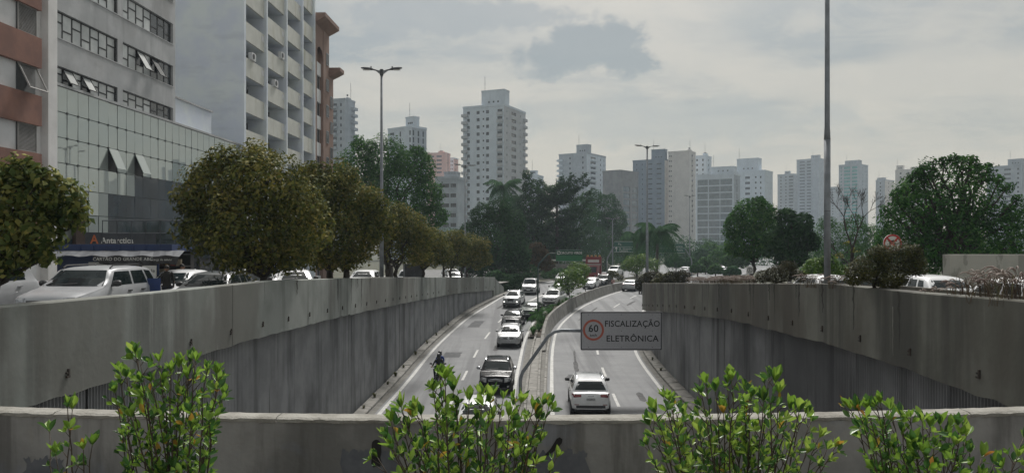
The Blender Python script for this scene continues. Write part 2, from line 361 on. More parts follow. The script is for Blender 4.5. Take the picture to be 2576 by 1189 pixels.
def build_ground():
    yl = ys(-40, 120, 4) + [130, 145, 160, 180, 210, 250, 300, 400, 600, 860]
    mb = MB()
    mb.grid([[(x if x < -100 else x, y, z_left(y) - 0.03) for x in (-900, -300, -100, -40, -22, x_lwall(min(y, 96)) - 0.1)] for y in yl if y <= 96])
    mb.grid([[(x, y, z_right(y) - 0.03) for x in (x_rwall(min(y, 100)) + 0.25, 30, 60, 120, 300, 900)] for y in yl if y <= 96])
    far = [y for y in yl if y >= 96]
    rows = []
    for y in far:
        k = min(1, (y - 96) / 12)
        r = []
        for x in (-900, -300, -100, -40, -22, 0, 12, 23, 30, 60, 120, 300, 900):
            z = z_left(y) if x < 0 else z_right(y)
            r.append((x, y, min(z, z_road(y)) - 0.05 if -22 < x < 30 else z - 0.05))
        rows.append(r)
    mb.grid(rows)
    mb.build('ground', MT['ground'], fix=False)['kind'] = 'structure'
build_ground()

# ---------------------------------------------------------------- roads of the underpass with their markings
def build_roads():
    yl = ys(-30, 320, 2.5)
    road = strip('road', yl, off(x_ll, -1.2), off(x_rr, 1.4), z_road, 0.0, MT['asphalt'], n=6, kind='structure')
    def line(name, f, a, b, w=0.16, dz=0.006):
        return strip(name, ys(a, b, 1.5), off(f, -w / 2), off(f, w / 2), z_road, dz, MT['roadpaint'], road)
    line('edge_line', x_ll, -10, 200, 0.20); line('edge_line', x_lr, -10, 200, 0.20)
    line('edge_line', x_rl, -10, 200, 0.20); line('edge_line', x_rr, -10, 200, 0.20)
    gore = smooth_fn((70, -0.9), (77, 0.35), (92, 4.1), (110, 10.5), (140, 22))
    line('gore_line', gore, 76, 125, 0.34); line('gore_line', off(gore, 0.9), 86, 125, 0.2)
    lm = lambda y: (x_ll(y) + x_lr(y)) / 2
    for y in [28.7 + 8.3 * k for k in range(7)]:
        line('lane_dash', lm, y - 1.6, y + 1.6, 0.15)
    rm = lambda y: (x_rl(y) + x_rr(y)) / 2 + (0.25 if y < 60 else 0)
    for y in [29.9 + 8.3 * k for k in range(14)]:
        line('lane_dash', rm, y - 1.6, y + 1.6, 0.15)
    # gutters, kerbs and the ledge under each wall
    yk = ys(-30, 96, 1.0)
    strip('gutter', yk, off(x_lwall, 0.3), off(x_ll, -0.22), z_road, 0.004, MT['gutter'], kind='structure')
    strip('gutter', ys(-30, 82, 1), off(x_rr, 0.22), off(x_rwall, -0.2), z_road, 0.004, MT['gutter'], kind='structure')
    k = empty('kerb'); k['kind'] = 'structure'
    for i in range(62):
        a = -28 + i * 2.0
        if a > 93: break
        sweep('kerb_stone', ys(a + 0.02, a + 1.98, 1), off(x_lwall, 0.12), z_road, [(0, -.1), (0.52 + random.uniform(-.02, .02), -.1), (0.50, 0.13), (0.46, 0.16), (0, 0.19)], MT['kerb'], k, jag=0.015)
    k = empty('kerb'); k['kind'] = 'structure'
    for i in range(56):
        a = -28 + i * 2.0
        if a > 80: break
        sweep('kerb_stone', ys(a + 0.02, a + 1.98, 1), off(x_rwall, -0.62), z_road, [(0.02, -.1), (0.6, -.1), (0.6, 0.20), (0.06, 0.16), (0.02, 0.12)], MT['kerb'], k, jag=0.015)
    # left kerb of the far carriageway beyond the wall
    k = empty('kerb'); k['kind'] = 'structure'
    for i in range(24):
        a = 97 + i * 2.5
        sweep('kerb_stone', ys(a, a + 2.46, 1.3), off(x_ll, -0.75), z_road, [(0, -.1), (0.3, -.1), (0.28, 0.16), (0, 0.18)], MT['kerb'], k)
    # verge between the slip road and the main road
    g2 = lambda y: gore(y) + 1.2
    strip('verge', ys(96, 150, 3), g2, lambda y: g2(y) + max(0.05, (y - 96) * 0.10), z_road, 0.10, MT['ground'], kind='structure')
build_roads()

# ---------------------------------------------------------------- median: kerbs, beam, soil, then the curved barrier
def build_median():
    m = empty('median'); m['kind'] = 'structure'
    mid = lambda y: (x_lr(y) + x_rl(y)) / 2
    yl = ys(-20, 62, 1.0)
    strip('median_slab', yl, off(x_lr, 0.25), off(x_rl, -0.25), z_road, 0.05, MT['gutter'], m)
    for i in range(41):
        a = -20 + i * 2
        for fx, w in ((off(mid, -0.42), 0.17), (off(mid, 0.22), 0.17)):
            sweep('kerb_stone', ys(a + .015, a + 1.985, 1), fx, z_road, [(0, -.05), (w, -.05), (w - .02, 0.28), (0.02, 0.28)], MT['kerb'], m, jag=0.02)
    strip('soil_strip', yl, off(mid, -0.25), off(mid, 0.22), z_road, 0.16, MT['kerb'], m)
    for i in range(18):
        a = 24 + i * 2
        sweep('kerb_stone', ys(a + .02, a + 1.98, 1), off(x_rl, -0.42), z_road, [(0, -.05), (0.14, -.05), (0.12, 0.13), (0, 0.14)], MT['kerb'], m, jag=0.02)
    # planted part
    strip('soil_strip', ys(60, 150, 2), off(x_lr, 0.35), off(x_rl, -0.9), z_road, 0.22, MT['soil'], m)
    sweep('kerb_stone', ys(60, 150, 2), off(x_lr, 0.22), z_road, [(0, -.05), (0.16, -.05), (0.14, 0.24), (0, 0.24)], MT['kerb'], m)
    b = empty('road_barrier', (0, 0, 0), 0, 'curved low concrete barrier along the planted median', 'barrier')
    bh = fn((54, 0.15), (58, 0.75), (64, 1.15), (90, 1.05), (110, 0.8), (130, 0.6), (200, 0.6))
    for i in range(20):
        a = 54 + i * 4
        mb = MB(); rows = []
        for y in ys(a + .02, a + 3.98, 1):
            h = bh(y) + random.uniform(-.012, .012); x = x_rl(y) - 0.95
            rows.append([(x, y, z_road(y)), (x + .5, y, z_road(y)), (x + .45, y, z_road(y) + .2), (x + .25, y, z_road(y) + h), (x + .05, y, z_road(y) + h), (x, y, z_road(y) + h - .03)])
        mb.grid(rows, 0, True); n = 6
        mb.f.append(tuple(range(n))); mb.m.append(0); e = (len(rows) - 1) * n; mb.f.append(tuple(range(e, e + n))); mb.m.append(0)
        mb.build('barrier_panel', MT['barrier'], b)
build_median()

# ---------------------------------------------------------------- retaining walls: corrugated lower wall, smooth band above, hooks
def retaining(name, label, fx, s, ft, fb, d_end, mband, msheet, ends):
    """s = +1: the road lies on the +x side of the wall"""
    w = empty(name, (0, 0, 0), 0, label, 'wall')
    a = -12.0
    cuts = [a] + ends
    for p, q in zip(cuts[:-1], cuts[1:]):
        mb = MB(); rows = []
        for y in ys(p + .012, q - .012, 0.5):
            x = fx(y) + s * 0.30; t = ft(y); b = fb(y) + random.uniform(-.02, .02) + (0.03 if random.random() < 0.06 else 0)
            rows.append([(x, y, b), (x, y, b * .66 + t * .34), (x, y, b * .33 + t * .67), (x, y, t - .02), (x - s * .02, y, t), (x - s * .30, y, t + .004), (x - s * .32, y, b)])
        mb.grid(rows, 0, True); n = 7
        mb.f.append(tuple(range(n))); mb.m.append(0); e = (len(rows) - 1) * n; mb.f.append(tuple(range(e, e + n))); mb.m.append(0)
        mb.build('band_panel', mband, w)
    # corrugated panels: trapezoid ribs
    y0 = a; k = 0
    while y0 < d_end - 0.5:
        ln = random.uniform(3.5, 9.0); y1 = min(d_end, y0 + ln)
        mb = MB(); bot = []; top = []
        rib = 0.10 if y0 < 45 else 0.16
        y = y0 + 0.015
        while y < y1 - 0.03:
            for f_, dp in ((0.0, 0), (0.26, 0), (0.42, -.06), (0.84, -.06)):
                yy = y + rib * f_
                x = fx(yy) + s * dp
                bot.append((x, yy, z_road(yy) - .05)); top.append((x, yy, fb(yy) + .25))
            y += rib
        mb.grid([bot, top]); mb.build('wall_panel', msheet, w, fix=False)
        y0 = y1
    mb = MB(); yl = ys(a, d_end, 1.0)
    mb.grid([[(fx(y) - s * .14, y, z_road(y) - .05) for y in yl], [(fx(y) - s * .14, y, fb(y) + .25) for y in yl]])
    mb.build('backing', MT['ink'], w, fix=False)
    # hooks left in the band
    hk = MB(); hk.box(-.02, .02, -.015, .03, -.06, .09); hk.box(-.02, .07, .0, .035, -.06, -.025); hk.box(.035, .07, .0, .03, .01, .04)
    hm = hk.mesh('hook', MT['rust'])
    y = 10.5
    while y < d_end - 1:
        o = link('hook', hm, w, T(fx(y) + s * .30, y, fb(y) + 0.36) @ RZ(-s * PI / 2 + PI / 2 * 0) @ Matrix.Diagonal((1, 1, 1, 1)))
        y += 2.35 if y < 60 else 4
    return w
WL = retaining('retaining_wall', 'long grey concrete retaining wall with corrugated base under the street trees', x_lwall, 1, t_left, b_left, 90,
               MT['band'], MT['sheet'], [6, 20, 33, 45, 57, 68, 78, 86.5])
# sloped end block
mb = MB()
yl = ys(86.5, 91.5, 1)
rows = []
for y in yl:
    k = (y - 86.5) / 5; t = t_left(y) - 0.2 - (0 if k < .2 else (k - .2) * 1.3)
    x = x_lwall(y) + .12
    rows.append([(x, y, z_road(y) - .1), (x, y, t), (x - .4, y, t), (x - .4, y, z_road(y) - .1)])
mb.grid(rows, 0, True); mb.f += [(0, 1, 2, 3), tuple((len(rows) - 1) * 4 + k for k in range(4))]; mb.m += [0, 0]
mb.build('end_block', MT['band'], WL)
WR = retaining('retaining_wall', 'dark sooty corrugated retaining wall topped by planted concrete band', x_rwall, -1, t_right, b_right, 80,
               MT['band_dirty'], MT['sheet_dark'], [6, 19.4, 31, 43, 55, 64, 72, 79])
# planting trough on top of that wall
strip('planting_soil', ys(-10, 78, 1.5), off(x_rwall, 0.0), off(x_rwall, 1.3), t_right, -0.12, MT['soil'], WR)
sweep('trough_wall', ys(-10, 78, 1.5), off(x_rwall, 1.3), lambda y: t_right(y), [(0, -1.5), (.15, -1.5), (.15, -.04), (0, -.04)], MT['band_dirty'], WR)

# ---------------------------------------------------------------- street surfaces beside the trench
strip('street', ys(-30, 160, 3), c(-19.3), off(x_lwall, -1.5), z_left, 0.02, MT['asphalt_street'], n=2, kind='structure')
strip('pavement', ys(-30, 96, 3), off(x_lwall, -1.5), off(x_lwall, 0.0), z_left, 0.12, MT['pavement'], kind='structure')
strip('pavement', ys(-30, 120, 3), c(-23.0), c(-19.3), z_left, 0.14, MT['pavement'], kind='structure')
strip('street', ys(-30, 96, 3), off(x_rwall, 1.5), lambda y: max(30, x_rwall(y) + 12), z_right, 0.02, MT['asphalt_street'], n=2, kind='structure')
cw = empty('crosswalk'); cw['kind'] = 'structure'
for i in range(9):
    mb = MB(); y0 = 121.0; x0 = -10.5 + i * 1.05
    mb.quad((x0, y0, z_left(y0) + .03), (x0 + .5, y0, z_left(y0) + .03), (x0 + .6, y0 + 5, z_left(y0 + 5) + .03), (x0 + .1, y0 + 5, z_left(y0 + 5) + .03))
    mb.build('crosswalk_stripe', MT['roadpaint'], cw, fix=False)

# ---------------------------------------------------------------- bridge deck, planting bed and the parapet in front of the camera
def build_parapet():
    mb = MB(); mb.box(-9, 9, -12, 3.0, -2.5, -1.66); mb.build('pavement', MT['pavement'])['kind'] = 'structure'
    mb = MB(); mb.box(-9, 9, 3.0, 6.0, -2.9, -2.02); mb.build('planting_bed', MT['soil'])['kind'] = 'structure'
    w = empty('parapet_wall', (0, 0, 0), 0, 'grimy concrete parapet with pale worn coping behind the leafy shrubs', 'wall')
    fy = lambda x: 6.02 + 0.30 * (x / 4.3) ** 2
    xs = ys(-7.6, 7.6, 0.1)
    mb = MB()
    mb.grid([[(x, fy(x), -2.9), (x, fy(x), -1.435), (x, fy(x) + .17, -1.435), (x, fy(x) + .17, -2.9)] for x in xs], 0, True)
    mb.build('wall_face', MT['parapet'], w)
    for i in range(8):
        a, b = -7.6 + i * 1.9, -7.6 + (i + 1) * 1.9
        mb = MB(); rows = []
        for x in ys(a + .004, b - .004, 0.06):
            j = random.uniform(-.004, .004); q = random.uniform(-.006, .006)
            rows.append([(x, fy(x) - .006 + q * .4, -1.436 + q), (x, fy(x) - .003 + j, -1.412 + j), (x, fy(x) + .03, -1.40 + j * .5), (x, fy(x) + .165, -1.40 - j * .5), (x, fy(x) + .18, -1.436)])
        mb.grid(rows, 0, True); n = 5
        mb.f += [tuple(range(n)), tuple((len(rows) - 1) * n + k for k in range(n))]; mb.m += [0, 0]
        mb.build('coping_stone', MT['coping'], w)
    # black spray strokes and pale repainted patches
    def blot(name, pts, mat, dz=0.004):
        mb = MB(); r = []
        for px, py in pts:
            x = X(px, 6.03); x = X(px, fy(x)); r.append((x, fy(x) - dz, Z(py, fy(x))))
        mb.poly(r); mb.build(name, mat, w, fix=False)
    def ragged(x0, x1, y0, y1, n=26, a=9):
        t = []; h_ = 0.0
        for k in range(n * 3 + 1):
            h_ = h_ * .75 + random.gauss(0, a * .28) + (a * .9 if random.random() < .06 else 0); t.append((x0 + (x1 - x0) * k / (n * 3), y0 + h_))
        return t + [(x1 + random.uniform(-a, a), y0 + (y1 - y0) * k / 6) for k in range(1, 7)] + [(x0 + random.uniform(-a, a), y1 - (y1 - y0) * k / 6) for k in range(1, 6)]
    pale = nmat('pale_blue_paint', (0.115, 0.125, 0.145), (0.16, 0.168, 0.185), 6, rough=0.8, layers=[((0.08, 0.08, 0.08), 3, (1, 1, 1), 0.55, 0.7, 0.6)])
    blot('repainted_patch', ragged(862, 1010, 1128, 1240), pale, .003); blot('repainted_patch', ragged(1290, 1478, 1132, 1240, a=10), pale, .003)
    blot('repainted_patch', ragged(55, 160, 1150, 1240, 16, 12), pale, .003)
    st = [(935 + 12 * (1 - math.cos(PI * k / 10)), 1118 - 14 * math.sin(PI * k / 10)) for k in range(11)] + [(960, 1135), (957, 1150), (961, 1163), (956, 1172), (948, 1170), (940, 1174), (934, 1165), (936, 1140)]
    blot('spray_stroke', st, MT['ink'], .006)
    blot('spray_stroke', [(1408, 1098), (1415, 1103), (1413, 1113), (1402, 1126), (1388, 1138), (1376, 1146), (1368, 1158), (1364, 1155), (1372, 1141), (1384, 1128), (1394, 1112), (1400, 1102)], MT['ink'], .006)
    for px in (1347, 955):
        mb = MB(); x = X(px, 6); mb.tube([(x, fy(x) + .01, Z(1084, 6)), (x, fy(x) - .012, Z(1084, 6))], .012, 8); mb.build('drain_hole', MT['ink'], w)
build_parapet()
# ================================================================ buildings
def holes_wall(W, H, holes, depth, z0=0.0):
    """A wall in the local xz plane (x 0..W, z z0..z0+H, street side -y) with recessed openings (u0, u1, v0, v1)."""
    mb = MB()
    us = sorted(set([0, W] + [round(h[0], 4) for h in holes] + [round(h[1], 4) for h in holes]))
    vs = sorted(set([z0, z0 + H] + [round(h[2], 4) for h in holes] + [round(h[3], 4) for h in holes]))
    us = [u for u in us if 0 <= u <= W]; vs = [v for v in vs if z0 <= v <= z0 + H]
    hl = [(round(a, 4), round(b, 4), round(c_, 4), round(d, 4)) for a, b, c_, d in holes]
    for i in range(len(us) - 1):
        run = None
        um = (us[i] + us[i + 1]) / 2
        colh = [h for h in hl if h[0] < um < h[1]]
        for j in range(len(vs) - 1):
            vm = (vs[j] + vs[j + 1]) / 2
            if any(h[2] < vm < h[3] for h in colh):
                if run is not None: mb.quad((us[i], 0, run), (us[i + 1], 0, run), (us[i + 1], 0, vs[j]), (us[i], 0, vs[j])); run = None
            elif run is None: run = vs[j]
        if run is not None: mb.quad((us[i], 0, run), (us[i + 1], 0, run), (us[i + 1], 0, vs[-1]), (us[i], 0, vs[-1]))
    for a, b, c_, d in hl:
        mb.quad((a, 0, c_), (a, depth, c_), (a, depth, d), (a, 0, d), 1); mb.quad((b, 0, c_), (b, 0, d), (b, depth, d), (b, depth, c_), 1)
        mb.quad((a, 0, c_), (b, 0, c_), (b, depth, c_), (a, depth, c_), 1); mb.quad((a, 0, d), (a, depth, d), (b, depth, d), (b, 0, d), 1)
    return mb

_pane = {}
def pane_mesh(w, h, mat, frame, kind='cross'):
    key = (round(w, 2), round(h, 2), mat.name, frame.name, kind)
    if key in _pane: return _pane[key]
    mb = MB(); t = 0.05 if max(w, h) > 1 else 0.04
    if kind == 'far': t = 0.07
    mb.quad((0, 0, 0), (w, 0, 0), (w, 0, h), (0, 0, h), 0)
    f = -0.035
    mb.box(0, w, f, 0.0, 0, t, 1); mb.box(0, w, f, 0.0, h - t, h, 1); mb.box(0, t, f, 0, t, h - t, 1); mb.box(w - t, w, f, 0, t, h - t, 1)
    if kind in ('cross', 'far'): mb.box(w / 2 - t / 2, w / 2 + t / 2, f * .9, 0, t, h - t, 1)
    if kind == 'split':
        for k in (1, 2): mb.box(w * k / 3 - t / 2, w * k / 3 + t / 2, f * .9, 0, t, h - t, 1)
    _pane[key] = mb.mesh('window', [mat, frame], fix=False); return _pane[key]

def balcony_mesh(w, h, dp, mat, rail=None):
    mb = MB()
    mb.box(0, w, -dp, 0, 0, 0.14)
    mb.box(0, w, -dp, -dp + .1, .14, h); mb.box(0, .1, -dp + .1, 0, .14, h); mb.box(w - .1, w, -dp + .1, 0, .14, h)
    return mb.mesh('balcony', mat)

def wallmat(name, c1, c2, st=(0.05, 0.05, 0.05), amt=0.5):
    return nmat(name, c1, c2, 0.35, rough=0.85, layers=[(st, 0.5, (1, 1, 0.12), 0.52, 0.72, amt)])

MB_frame = nmat('window_frame_grey', (0.14, 0.145, 0.15), (0.10, 0.10, 0.11), 3, rough=0.6)
MB_framew = nmat('window_frame_pale', (0.36, 0.37, 0.38), (0.28, 0.29, 0.30), 3, rough=0.6)

# ---------------------------------------------------------------- far towers
def tower(name, label, pl, pc, pr, ytop, d, ang, wm, left, right, fh=2.85, base=-9.0, group='apartment towers on the skyline', pent=(), wm2=None, gm=None, yvis=600, top=1.2, cat='building', notch=None, depth=0.3, bm=None):
    a = math.radians(ang); ca, sa = math.cos(a), math.sin(a)
    cx = X(pc, d); rl = (pl - CPX) / FPX; rr = (pr - CPX) / FPX
    wl = (cx - rl * d) / (ca + rl * sa)
    den = sa - rr * ca
    wr = (rr * d - cx) / den if pr > pc + 1 and den > 0.02 else 14.0
    wl = max(wl, 0.5); wr = min(max(wr, 1.0), 60)
    zt = Z(ytop, d)
    b = empty(name, (cx, d, base), -a, label, cat, group)
    H = zt - base; gm = gm or MT['glass']; wm2 = wm2 or wm
    ML = T(-wl, 0, 0); MR = RZ(PI / 2)
    zlow = Z(yvis, d) - base
    for (W, M, cols, mat) in ((wl, ML, left, wm), (wr, MR, right, wm2)):
        holes = []; wins = []; bal = []
        nfl = int((H - top) / fh)
        for k in range(nfl):
            zf = H - top - (k + 1) * fh
            if zf < zlow: break
            for col in cols:
                kind, uf, w = col[0], col[1], col[2]
                h, sill = (col[3], col[4]) if len(col) > 4 else (1.25, 0.95)
                u0 = uf * W - w / 2; u1 = u0 + w
                if u0 < 0.05 or u1 > W - 0.05:
                    if kind != 'slab': continue
                if kind == 'win': holes.append((u0, u1, zf + sill, zf + sill + h)); wins.append((u0, zf + sill, w, h, 'far' if w > 0.9 else 'plain'))
                elif kind == 'wide': holes.append((u0, u1, zf + sill, zf + sill + h)); wins.append((u0, zf + sill, w, h, 'split'))
                elif kind == 'balc':
                    holes.append((u0, u1, zf + .15, zf + 2.35)); wins.append((u0, zf + .15, w, 2.2, 'split')); bal.append((u0 - .15, zf, w + .3, 1.1, 1.0))
                elif kind == 'bay': holes.append((u0, u1, zf + .15, zf + 2.3)); wins.append((u0, zf + .15, w, 2.15, 'far')); bal.append((u0 - .1, zf - .1, w + .2, 1.25, 0.55))
                elif kind == 'slab': bal.append((u0, zf, w, 1.15, col[5] if len(col) > 5 else 1.3))
        mb = holes_wall(W, H, holes, depth); mb.build('wall', [mat, mat], b, M, fix=False)
        for (u, z, w, h, kd) in wins: link('window', pane_mesh(w, h, gm, MB_frame, kd), b, M @ T(u, depth - .02, z))
        bc = {}
        for (u, z, w, h, dp) in bal:
            key = (round(w, 2), round(h, 2), dp)
            if key not in bc: bc[key] = balcony_mesh(w, h, dp, bm or mat)
            link('balcony', bc[key], b, M @ T(u, 0, z))
    # hidden faces and roof
    mb = MB(); mb.quad((-wl, 0, 0), (-wl, wr, 0), (-wl, wr, H), (-wl, 0, H)); mb.quad((-wl, wr, 0), (0, wr, 0), (0, wr, H), (-wl, wr, H)); mb.quad((-wl, 0, H - .3), (0, 0, H - .3), (0, wr, H - .3), (-wl, wr, H - .3))
    mb.build('rear_wall', wm, b, fix=False)
    mb = MB()
    for x0, x1, y0, y1 in ((-wl - .15, .15, -.15, .12), (-wl - .15, .15, wr - .1, wr + .15), (-wl - .15, -wl + .12, .12, wr - .1), (-.12, .15, .12, wr - .1)): mb.box(x0, x1, y0, y1, H - .55, H + .25)
    mb.build('roof_edge', wm, b)
    for (q0, q1, yt) in pent:
        # roof block between two picture columns
        f0 = (q0 - pl) / (pr - pl); f1 = (q1 - pl) / (pr - pl)
        tot = wl + wr * 0.35
        x0 = -wl + f0 * (wl if pr - pc < 0.6 * (pr - pl) else wl) ; x1 = X(q1, d) - cx
        w_ = (q1 - q0) / FPX * d
        y0_ = min(1.5, wr * .2); yy = min(wr - .5, y0_ + max(3.0, w_ * .5))
        x0 = max(-wl + .3, X(q0, d) - cx); x1 = min(x0 + w_, -0.3) if x0 + w_ > -0.3 and pr - pc > 4 else x0 + w_
        mb = MB(); mb.box(x0, x1, y0_, yy, H - .3, Z(yt, d) - base); mb.box(x0 - .12, x1 + .12, y0_ - .12, yy + .12, Z(yt, d) - base - .35, Z(yt, d) - base + .1)
        mb.build('roof_block', wm, b)
        for u in (0.3, 0.5, 0.7):
            link('window', pane_mesh(.7, .7, gm, MB_frame, 'plain'), b, T(x0 + (x1 - x0) * u, y0_ - .03, H + 1.2))
    if pent:
        q0, q1, yt = pent[0]; mb = MB(); x = X(q0, d) - cx + .8; z = Z(yt, d) - base; mb.tube([(x, 3, z), (x, 3, z + 6)], .07, 5); mb.box(x - .5, x + .5, 2.97, 3.03, z + 3, z + 3.06)
        mb.build('antenna', MT['steel_dark'], b)
    return b, wl, wr, H

col_b = {}
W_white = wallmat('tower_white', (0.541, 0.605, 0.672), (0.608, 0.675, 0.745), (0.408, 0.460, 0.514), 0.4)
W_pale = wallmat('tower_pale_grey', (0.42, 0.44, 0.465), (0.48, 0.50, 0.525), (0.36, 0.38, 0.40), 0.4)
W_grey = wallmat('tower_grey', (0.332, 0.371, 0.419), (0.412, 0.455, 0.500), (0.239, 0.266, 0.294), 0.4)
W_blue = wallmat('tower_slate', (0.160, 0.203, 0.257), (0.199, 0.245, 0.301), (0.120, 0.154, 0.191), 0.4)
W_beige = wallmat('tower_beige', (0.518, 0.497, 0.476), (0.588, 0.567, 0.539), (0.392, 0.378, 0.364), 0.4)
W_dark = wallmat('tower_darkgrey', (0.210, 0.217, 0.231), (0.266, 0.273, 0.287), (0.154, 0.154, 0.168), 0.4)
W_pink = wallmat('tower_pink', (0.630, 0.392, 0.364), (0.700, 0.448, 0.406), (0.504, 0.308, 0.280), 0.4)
G_sky = glassmat('mirror_glass', (0.10, 0.13, 0.15), 0.06, 1.0); G_teal = glassmat('teal_glass', (0.05, 0.22, 0.22), 0.1, 0.9)

def skyline():
    G = 'apartment towers on the skyline'
    # main white tower
    L_ = [('slab', 0.055, 2.6, 1, 1, 1.1), ('win', .13, 1.3), ('win', .47 - .10, 1.35, 1.3, .9), ('win', .50, .7, .7, 1.4), ('win', .60, 1.3, 1.3, .9), ('bay', .90, 2.2)]
    R_ = [('win', .13, .8, .8, 1.3), ('wide', .44, 4.6, 1.35, .95), ('win', .74, .7, .8, 1.3), ('slab', .94, 2.6, 1, 1, 1.0)]
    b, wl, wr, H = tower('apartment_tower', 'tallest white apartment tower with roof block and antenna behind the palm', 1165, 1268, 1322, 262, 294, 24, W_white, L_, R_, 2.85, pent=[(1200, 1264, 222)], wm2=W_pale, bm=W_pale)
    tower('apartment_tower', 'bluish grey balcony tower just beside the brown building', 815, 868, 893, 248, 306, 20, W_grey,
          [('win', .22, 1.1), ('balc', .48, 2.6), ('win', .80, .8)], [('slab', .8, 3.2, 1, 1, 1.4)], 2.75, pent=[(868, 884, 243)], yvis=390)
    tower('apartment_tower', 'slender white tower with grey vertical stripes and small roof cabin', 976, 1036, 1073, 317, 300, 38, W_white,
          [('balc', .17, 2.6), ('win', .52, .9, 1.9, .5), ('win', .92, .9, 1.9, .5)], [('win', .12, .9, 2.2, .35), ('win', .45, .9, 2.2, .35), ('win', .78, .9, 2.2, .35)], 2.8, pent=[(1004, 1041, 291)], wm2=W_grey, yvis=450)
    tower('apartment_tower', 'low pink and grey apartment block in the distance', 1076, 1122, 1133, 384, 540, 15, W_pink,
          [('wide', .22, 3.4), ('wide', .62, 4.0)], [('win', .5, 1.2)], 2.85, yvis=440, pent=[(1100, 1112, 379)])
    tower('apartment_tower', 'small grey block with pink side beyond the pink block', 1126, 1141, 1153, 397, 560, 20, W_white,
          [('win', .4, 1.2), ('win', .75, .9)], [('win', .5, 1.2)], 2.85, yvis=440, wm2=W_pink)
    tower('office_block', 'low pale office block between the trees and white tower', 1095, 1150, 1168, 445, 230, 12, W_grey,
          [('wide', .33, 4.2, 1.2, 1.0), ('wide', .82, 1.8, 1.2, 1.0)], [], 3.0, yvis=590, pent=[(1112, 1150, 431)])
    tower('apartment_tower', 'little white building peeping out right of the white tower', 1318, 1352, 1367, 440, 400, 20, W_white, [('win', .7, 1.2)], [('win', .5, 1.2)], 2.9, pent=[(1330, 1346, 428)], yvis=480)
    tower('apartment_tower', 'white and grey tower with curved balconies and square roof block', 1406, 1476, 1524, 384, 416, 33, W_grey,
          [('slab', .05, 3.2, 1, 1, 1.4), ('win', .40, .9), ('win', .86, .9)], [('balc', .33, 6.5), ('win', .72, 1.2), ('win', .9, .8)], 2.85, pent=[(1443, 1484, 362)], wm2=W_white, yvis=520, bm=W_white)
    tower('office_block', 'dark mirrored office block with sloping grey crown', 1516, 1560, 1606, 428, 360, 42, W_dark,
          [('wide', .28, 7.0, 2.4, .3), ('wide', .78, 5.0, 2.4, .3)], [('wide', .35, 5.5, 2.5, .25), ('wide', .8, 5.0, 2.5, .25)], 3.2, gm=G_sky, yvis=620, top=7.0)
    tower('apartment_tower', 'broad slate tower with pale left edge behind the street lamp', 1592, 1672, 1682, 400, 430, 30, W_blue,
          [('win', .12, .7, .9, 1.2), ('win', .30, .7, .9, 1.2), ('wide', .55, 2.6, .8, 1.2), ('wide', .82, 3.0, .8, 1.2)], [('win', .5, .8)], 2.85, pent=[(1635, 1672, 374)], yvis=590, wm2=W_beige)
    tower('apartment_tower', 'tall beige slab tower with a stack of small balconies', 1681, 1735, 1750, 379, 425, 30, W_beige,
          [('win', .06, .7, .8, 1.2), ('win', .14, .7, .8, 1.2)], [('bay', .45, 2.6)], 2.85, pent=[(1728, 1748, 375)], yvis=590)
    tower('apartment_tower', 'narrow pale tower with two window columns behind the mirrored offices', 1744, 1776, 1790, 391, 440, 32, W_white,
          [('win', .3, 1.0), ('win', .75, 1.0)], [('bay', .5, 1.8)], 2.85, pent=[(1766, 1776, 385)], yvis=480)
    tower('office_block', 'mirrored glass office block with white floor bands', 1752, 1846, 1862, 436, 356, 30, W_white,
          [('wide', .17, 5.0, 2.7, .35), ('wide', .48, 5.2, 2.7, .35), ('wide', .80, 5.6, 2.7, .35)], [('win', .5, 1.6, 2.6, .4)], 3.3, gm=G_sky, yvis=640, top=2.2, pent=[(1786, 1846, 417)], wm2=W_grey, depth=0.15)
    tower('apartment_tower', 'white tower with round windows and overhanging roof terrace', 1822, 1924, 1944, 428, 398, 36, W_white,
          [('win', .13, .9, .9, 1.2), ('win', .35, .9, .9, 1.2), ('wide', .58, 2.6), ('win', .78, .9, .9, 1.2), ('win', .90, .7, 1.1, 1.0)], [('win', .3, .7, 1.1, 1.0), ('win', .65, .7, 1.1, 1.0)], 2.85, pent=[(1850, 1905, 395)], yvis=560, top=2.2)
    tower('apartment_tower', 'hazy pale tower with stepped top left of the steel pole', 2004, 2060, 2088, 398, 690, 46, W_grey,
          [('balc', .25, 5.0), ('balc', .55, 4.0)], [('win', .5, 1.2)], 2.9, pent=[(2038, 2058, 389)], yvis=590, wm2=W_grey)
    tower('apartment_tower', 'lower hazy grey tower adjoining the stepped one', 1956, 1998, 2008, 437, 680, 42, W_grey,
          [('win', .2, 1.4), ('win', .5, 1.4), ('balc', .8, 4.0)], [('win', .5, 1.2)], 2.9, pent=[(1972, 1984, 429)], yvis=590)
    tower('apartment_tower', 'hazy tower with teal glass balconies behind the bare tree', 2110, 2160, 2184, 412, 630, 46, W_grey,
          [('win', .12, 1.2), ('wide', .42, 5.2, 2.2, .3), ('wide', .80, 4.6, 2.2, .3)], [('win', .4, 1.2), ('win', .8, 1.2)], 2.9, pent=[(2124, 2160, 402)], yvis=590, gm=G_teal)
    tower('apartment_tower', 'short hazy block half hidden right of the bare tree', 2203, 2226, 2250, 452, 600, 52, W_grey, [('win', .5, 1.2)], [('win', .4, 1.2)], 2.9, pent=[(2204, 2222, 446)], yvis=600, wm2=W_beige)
    tower('apartment_tower', 'hazy tower with two roof turrets behind the big leafy tree', 2252, 2320, 2345, 424, 560, 48, W_beige, [('win', .2, 1.4), ('win', .5, 1.4)], [('win', .5, 1.2)], 2.9, pent=[(2254, 2270, 412), (2290, 2325, 418)], yvis=600)
